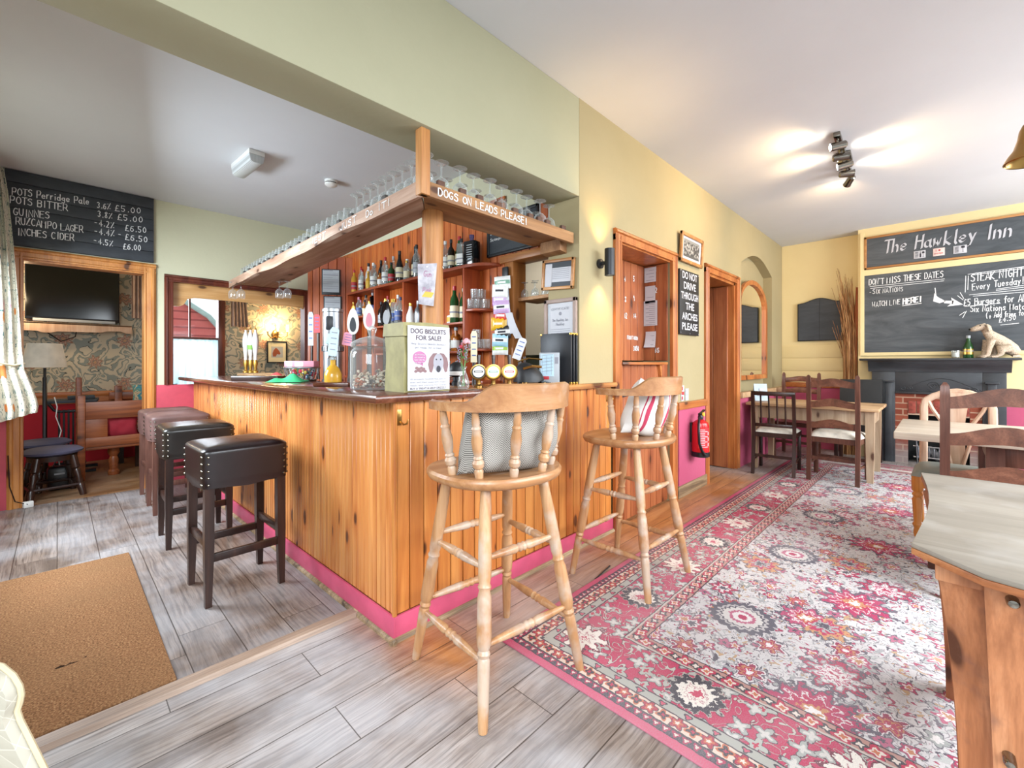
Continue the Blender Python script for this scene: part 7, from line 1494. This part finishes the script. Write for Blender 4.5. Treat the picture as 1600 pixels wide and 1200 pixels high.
def curt(u, v):
    z = .82 + 1.86 * v; x1 = edgex(z); x0 = -.445; f = 1 + .25 * abs(z - 1.2); pin = min(1, abs(z - 1.19) * 4 + .35)
    return (x0 + (x1 - x0) * u + .004 * sin(u * 40), -.16 + .15 * u + .028 * pin * sin(u * 36 + 1.5 * sin(z * 2)), z - .10 * (1 - u) * (1 - v) ** 3)
b = B(); b.grid(curt, 120, 40).thick(.002); b.obj('cloth', 'curtain', cu)
b = B(); b.tube([(edgex(1.19) + .006, .0, 1.20), (edgex(1.19) - .05, -.06, 1.185), (-.36, -.17, 1.22), (-.44, -.2, 1.27)], .008, 6); b.obj('tie_back', 'cpiping', cu)
b = B(); b.tube([(-.42, -1.9, 2.70), (-.42, .2, 2.70)], .014, 8); b.ball((-.42, .22, 2.70), .025, 8, 6); tag(b.obj('curtain_pole', 'darkwood'), 'dark curtain pole high on the left wall above the window', 'curtain pole').location = (0, 5.05, 0)

# ---------------------------------------------------------------- back room
tv = thing('television', 'black flat television on the papered wall of the back room', 'television', (.145, 7.46, 1.71))
b = B(); b.box(-.40, .40, -.06, .0, 0, .62, .006); b.obj('casing', 'black', tv); b = B(); b.box(-.39, .39, -.063, -.059, .03, .612); M['screen'] = plain('dark_screen', '060607', .12, var=.02); b.obj('screen', 'screen', tv); b = B(); b.box(-.34, .36, -.066, -.03, -.02, .012, .003); b.obj('speaker_strip', 'lgrey', tv)
b = B(); b.prism([(-.62, .0), (.66, .0), (.66, -.10), (.60, -.10), (.56, -.075), (.42, -.075), (.38, -.10), (.0, -.10), (-.05, -.12), (-.12, -.12), (-.16, -.10), (-.62, -.10)], 'Y', -.14, -.118, .002); b.box(-.62, .66, -.14, .0, -.02, .0, .003); o = b.obj('wall_shelf', 'palewood'); o.location = (0, 7.495, 1.675); tag(o, 'pale shaped shelf under the television', 'shelf')
b = B(); b.tube([(-.15, -.03, -.1), (-.02, -.05, -.22), (.1, -.04, -.16), (.12, -.05, -.05)], .006, 6); o = b.obj('cable', 'black'); o.location = (.05, 7.48, 1.68); tag(o, 'black cable looping below the television shelf', 'cable')
lp = PY(70, 560, 6.75); fl_ = thing('floor_lamp', 'floor lamp with white drum shade behind the curtain', 'lamp', (lp.x, lp.y, 0))
b = B(); b.lathe([(.13, 0), (.13, .015), (.02, .03)], n=18); b.obj('base', 'black', fl_); b = B(); b.lathe([(.018, .03), (.018, 1.05), (.012, 1.06), (.012, 1.18)], n=10); b.obj('pole', 'black', fl_)
b = B(); b.lathe([(.17, 1.16), (.13, 1.41)], n=28, cap=(False, False)).thick(.003); M['shade'] = plain('white_lamp_shade', 'ddd5c4', .8); b.obj('lamp_shade', 'shade', fl_)
b = B(); b.lathe([(.01, 1.15), (.024, 1.17), (.02, 1.2)], n=10); b.obj('lamp_holder', 'white', fl_)
ir = thing('iron_table', 'black iron table with slatted end standing by the red wall', 'table', (.12, 6.98, 0), R(-5))
b = B(); b.box(-.21, .21, -.2, .2, .77, .80, .006); b.obj('table_top', 'slate', ir)
for k in range(6): x = -.09 + .036 * k; b = B(); b.box(x - .008, x + .008, -.19, -.17, .12, .70); b.obj('slat', 'black', ir)
b = B(); b.tube([(-.17, -.18, .77), (-.13, -.18, .70), (-.10, -.18, .68), (.10, -.18, .68), (.13, -.18, .70), (.17, -.18, .77)], .014, 8); b.box(-.12, .12, -.2, -.16, .10, .13); b.box(-.2, .2, -.2, -.15, 0, .03); b.box(-.2, .2, .13, .18, 0, .03); b.box(-.02, .02, -.18, .15, .08, .12); b.obj('iron_frame', 'black', ir)
b = B(); b.box(-.1, .12, -.1, .1, 0, .035, .004); o = b.obj('document_box', 'slate'); o.location = (.18, 6.98, .803); tag(o, 'flat grey box lying on the black iron table', 'box')
se = thing('settle', 'wooden settle with plank back turned towards the bar, in the back room', 'bench', (.15, 6.30, 0), R(2))
for x in (0.02, 1.3):
    b = B(); b.box(x - .03, x + .03, -.03, .035, 0, .87, .005); b.obj('post', 'settle', se)
b = B(); b.box(.05, 1.28, -.012, .018, .62, .80, .004); b.obj('top_rail', 'settle', se)
b = B(); b.box(.05, .22, -.008, .015, .40, .62, .002); b.obj('back_panel', 'settle', se)
b = B(); b.box(.05, 1.28, -.02, .03, .335, .43, .004); b.box(.02, 1.3, .0, .40, .30, .335, .004); b.obj('seat', 'settle', se)
for x in (.28, 1.1): b = B(); b.lathe([(.045, 0), (.05, .04), (.035, .06), (.045, .16), (.03, .2), (.05, .24), (.05, .3)], (x, .12, 0), 14); b.obj('turned_leg', 'settle', se)
b = B(); b.box(.0, .05, .35, .40, 0, 1.05, .01); b.box(.0, .05, .0, .36, .62, .68, .004); b.obj('end_arm', 'settle', se)
b = B(); b.box(.50, .56, .42, .46, 0, .3); b.obj('leg', 'darkwood', se)
for nm, lab, p, w2, h2, mt in (('cushion', 'red cushion on the settle seat', (.46, 6.42, .52), .34, .26, plain('red_cushion_cloth', 'a52636', .8)), ('cushion', 'dark grey cushion on the settle seat beside the red one', (.90, 6.44, .535), .46, .26, plain('grey_cushion_cloth', '4d4644', .8)), ('cushion', 'blue and gold patterned cushion propped above the settle back', (.80, 6.62, .84), .42, .24, None)):
    if mt is None:
        t = T('patterned_cushion', .8); x, y, z = t.co(); mt = t.base(t.ramp(t.noise(t.vec(x, y, z), 14, 2, .5, 2), [(.35, '2f6f7a'), (.48, '5d7f6a'), (.55, 'b8a27c'), (.65, '8a5a4c')], True))
    cushion(nm, lab, p, (R(10), 0, 0), w2, h2, .12, mt)
o = thing('window_bench', 'second bench against the dado beneath the back room window', 'bench', (.45, 7.05, 0)); b = B(); b.box(0, 1.6, 0, .4, .42, .47, .005); b.obj('seat', 'settle', o); b = B(); b.box(0, 1.6, .36, .42, .75, .84, .004); b.obj('back_rail', 'settle', o)
for x in (.05, 1.5): b = B(); b.box(x, x + .07, .34, .42, 0, .92, .004); b.obj('post', 'settle', o); b = B(); b.box(x, x + .06, .02, .08, 0, .42); b.obj('leg', 'darkwood', o)
M['navy'] = plain('slate_blue_velvet', '4a4a62', .7)
def low_stool(label, x, y, rz, zs):
    o = thing('low_stool', label, 'stool', (x, y, 0), rz, 'low round stools in the passage'); b = B(); b.lathe([(.15, zs - .03), (.20, zs - .01), (.205, zs + .008), (.17, zs + .03), (.08, zs + .038)], n=28); b.obj('seat', 'navy', o)
    b = B(); b.lathe([(.16, zs - .075), (.165, zs - .03)], n=20); b.obj('seat_rim', 'darkwood', o)
    L = [(sx * .17, sy * .17) for sx, sy in ((-1, -1), (1, -1), (1, 1), (-1, 1))]
    for lx, ly in L: b = B(); b.turned((lx, ly, 0), (lx * .66, ly * .66, zs - .04), [(0, .022), (.25, .028), (.3, .016), (.36, .026), (.45, .02), (.6, .026), (.66, .016), (.7, .028), (1, .026)], 12); b.obj('leg', 'darkwood', o)
    for i in range(4): a, c = L[i], L[(i + 1) % 4]; b = B(); b.tube([(a[0] * .93, a[1] * .93, .10), (c[0] * .93, c[1] * .93, .10)], .014, 6); b.obj('stretcher', 'darkwood', o)
low_stool('low dark stool with blue velvet seat, the nearer one in the passage', -.03, 5.78, R(10), .405); low_stool('low dark stool with blue velvet seat, the one behind in the passage', -.10, 6.22, R(40), .43)
o = thing('black_bag', 'small black bag pushed under the low stools', 'bag', (.02, 6.05, 0)); b = B(); b.box(-.09, .09, -.07, .07, 0, .22, .03); b.obj('bag_body', 'black', o); b = B(); b.box(-.04, .03, -.074, -.07, .15, .165); b.obj('buckle', 'lgrey', o); b = B(); b.tube([(-.05, 0, .21), (-.03, 0, .27), (.03, 0, .27), (.05, 0, .21)], .007, 6); b.obj('handle', 'black', o)
b = B(); b.box(-.03, .03, -.02, .02, 0, .05, .006); o = b.obj('socket_block', 'white'); o.location = (-.17, 5.46, 0); o.rotation_euler = (0, 0, R(20)); tag(o, 'white plug block on the floor at the foot of the passage frame', 'plug')
b = B(); b.tube([(-.17, 5.44, .03), (-.24, 5.43, .07), (-.27, 5.42, .2), (-.28, 5.46, .45)], .004, 6); tag(b.obj('cable', 'black'), 'thin black cable rising from the white plug block', 'cable')
b = B(); b.tube([(-.02, 6.6, .85), (.0, 6.58, .75), (-.01, 6.58, .65), (.03, 6.58, .5), (.0, 6.58, .36), (.02, 6.6, .1)], .005, 6); tag(b.obj('cable', 'white'), 'white lamp flex hanging in front of the red wall', 'cable')
sc_l = thing('wall_sconce', 'gilt three armed wall light glowing on the floral wallpaper', 'wall lamp', (2.38, 7.47, 1.66)); M['candleglow'] = emit('candle_bulb_glow', (1, .72, .36), 22)
b = B(); b.ball((0, 0, 0), .05, 12, 8, (1, .4, 1.4)); 
for x in (-.14, 0, .14): b.tube([(0, -.02, -.03), (x * .6, -.08, -.07), (x, -.10, -.02), (x, -.10, .03)], .008, 6); b.lathe([(.02, .03), (.03, .035), (.012, .04)], (x, -.10, 0), 10)
b.obj('bracket', 'brass', sc_l)
for x in (-.14, 0, .14): b = B(); b.lathe([(.010, .04), (.010, .075), (.016, .09), (.014, .115), (.002, .14)], (x, -.10, 0), 10); b.obj('candle_bulb', 'candleglow', sc_l)
lamp('sconce_light', 'POINT', (2.38, 7.30, 1.80), 12, (1, .66, .32), shadow_soft_size=.06)
o = thing('horse_picture', 'black framed picture of a chestnut horse below the wall sconce', 'picture', (2.405, 7.485, 1.21)); b = B()
for q in ((-.145, .145, 0, .016), (-.145, .145, .324, .34), (-.145, -.129, 0, .34), (.129, .145, 0, .34)): b.box(q[0], q[1], -.02, 0, q[2], q[3], .002)
b.obj('frame', 'lblack', o); b = B(); b.box(-.13, .13, -.008, 0, .015, .325); b.obj('mount', 'lcream', o); b = B(); b.box(-.085, .085, -.010, -.008, .085, .255); b.obj('picture_ground', 'lgrey', o)
b = B(); b.prism([(-.06, .10), (-.02, .10), (.0, .14), (.035, .13), (.05, .15), (.03, .19), (.0, .225), (-.02, .235), (-.05, .20), (-.065, .15)], 'Y', -.0115, -.010); b.obj('horse_print', plain('chestnut_print', '8f4a2e', .6), o)
M['dcurt'] = plain('dusky_pink_curtain', 'b89c8c', .85, var=.1, scale=6)
for k, (x0, x1, zb, lab) in enumerate(((.66, .84, 1.78, 'dusky pink curtain at the television side of the back room window'), (1.76, 1.98, 1.74, 'dusky pink curtain at the sconce side of the back room window'))):
    b = B(); b.grid(lambda u, v: (x0 + (x1 - x0) * u * (1 if k == 0 else 1 - .25 * v), 7.40 + .02 * sin(u * 30), zb + (2.5 - zb) * v), 50, 6).thick(.002); tag(b.obj('short_curtain', 'dcurt'), lab, 'curtain')
b = B(); b.tube([(.55, 7.41, 2.5), (2.1, 7.41, 2.5)], .012, 8); b.box(.60, .62, 7.41, 7.5, 2.49, 2.51); b.box(2.02, 2.04, 7.41, 7.5, 2.49, 2.51); tag(b.obj('curtain_pole', 'darkwood'), 'dark curtain pole above the back room window', 'curtain pole')
lamp('lamp_glow', 'POINT', (-.32, 7.1, 1.95), 9, (1, .75, .45), shadow_soft_size=.06)

sc.cycles.use_denoising = True
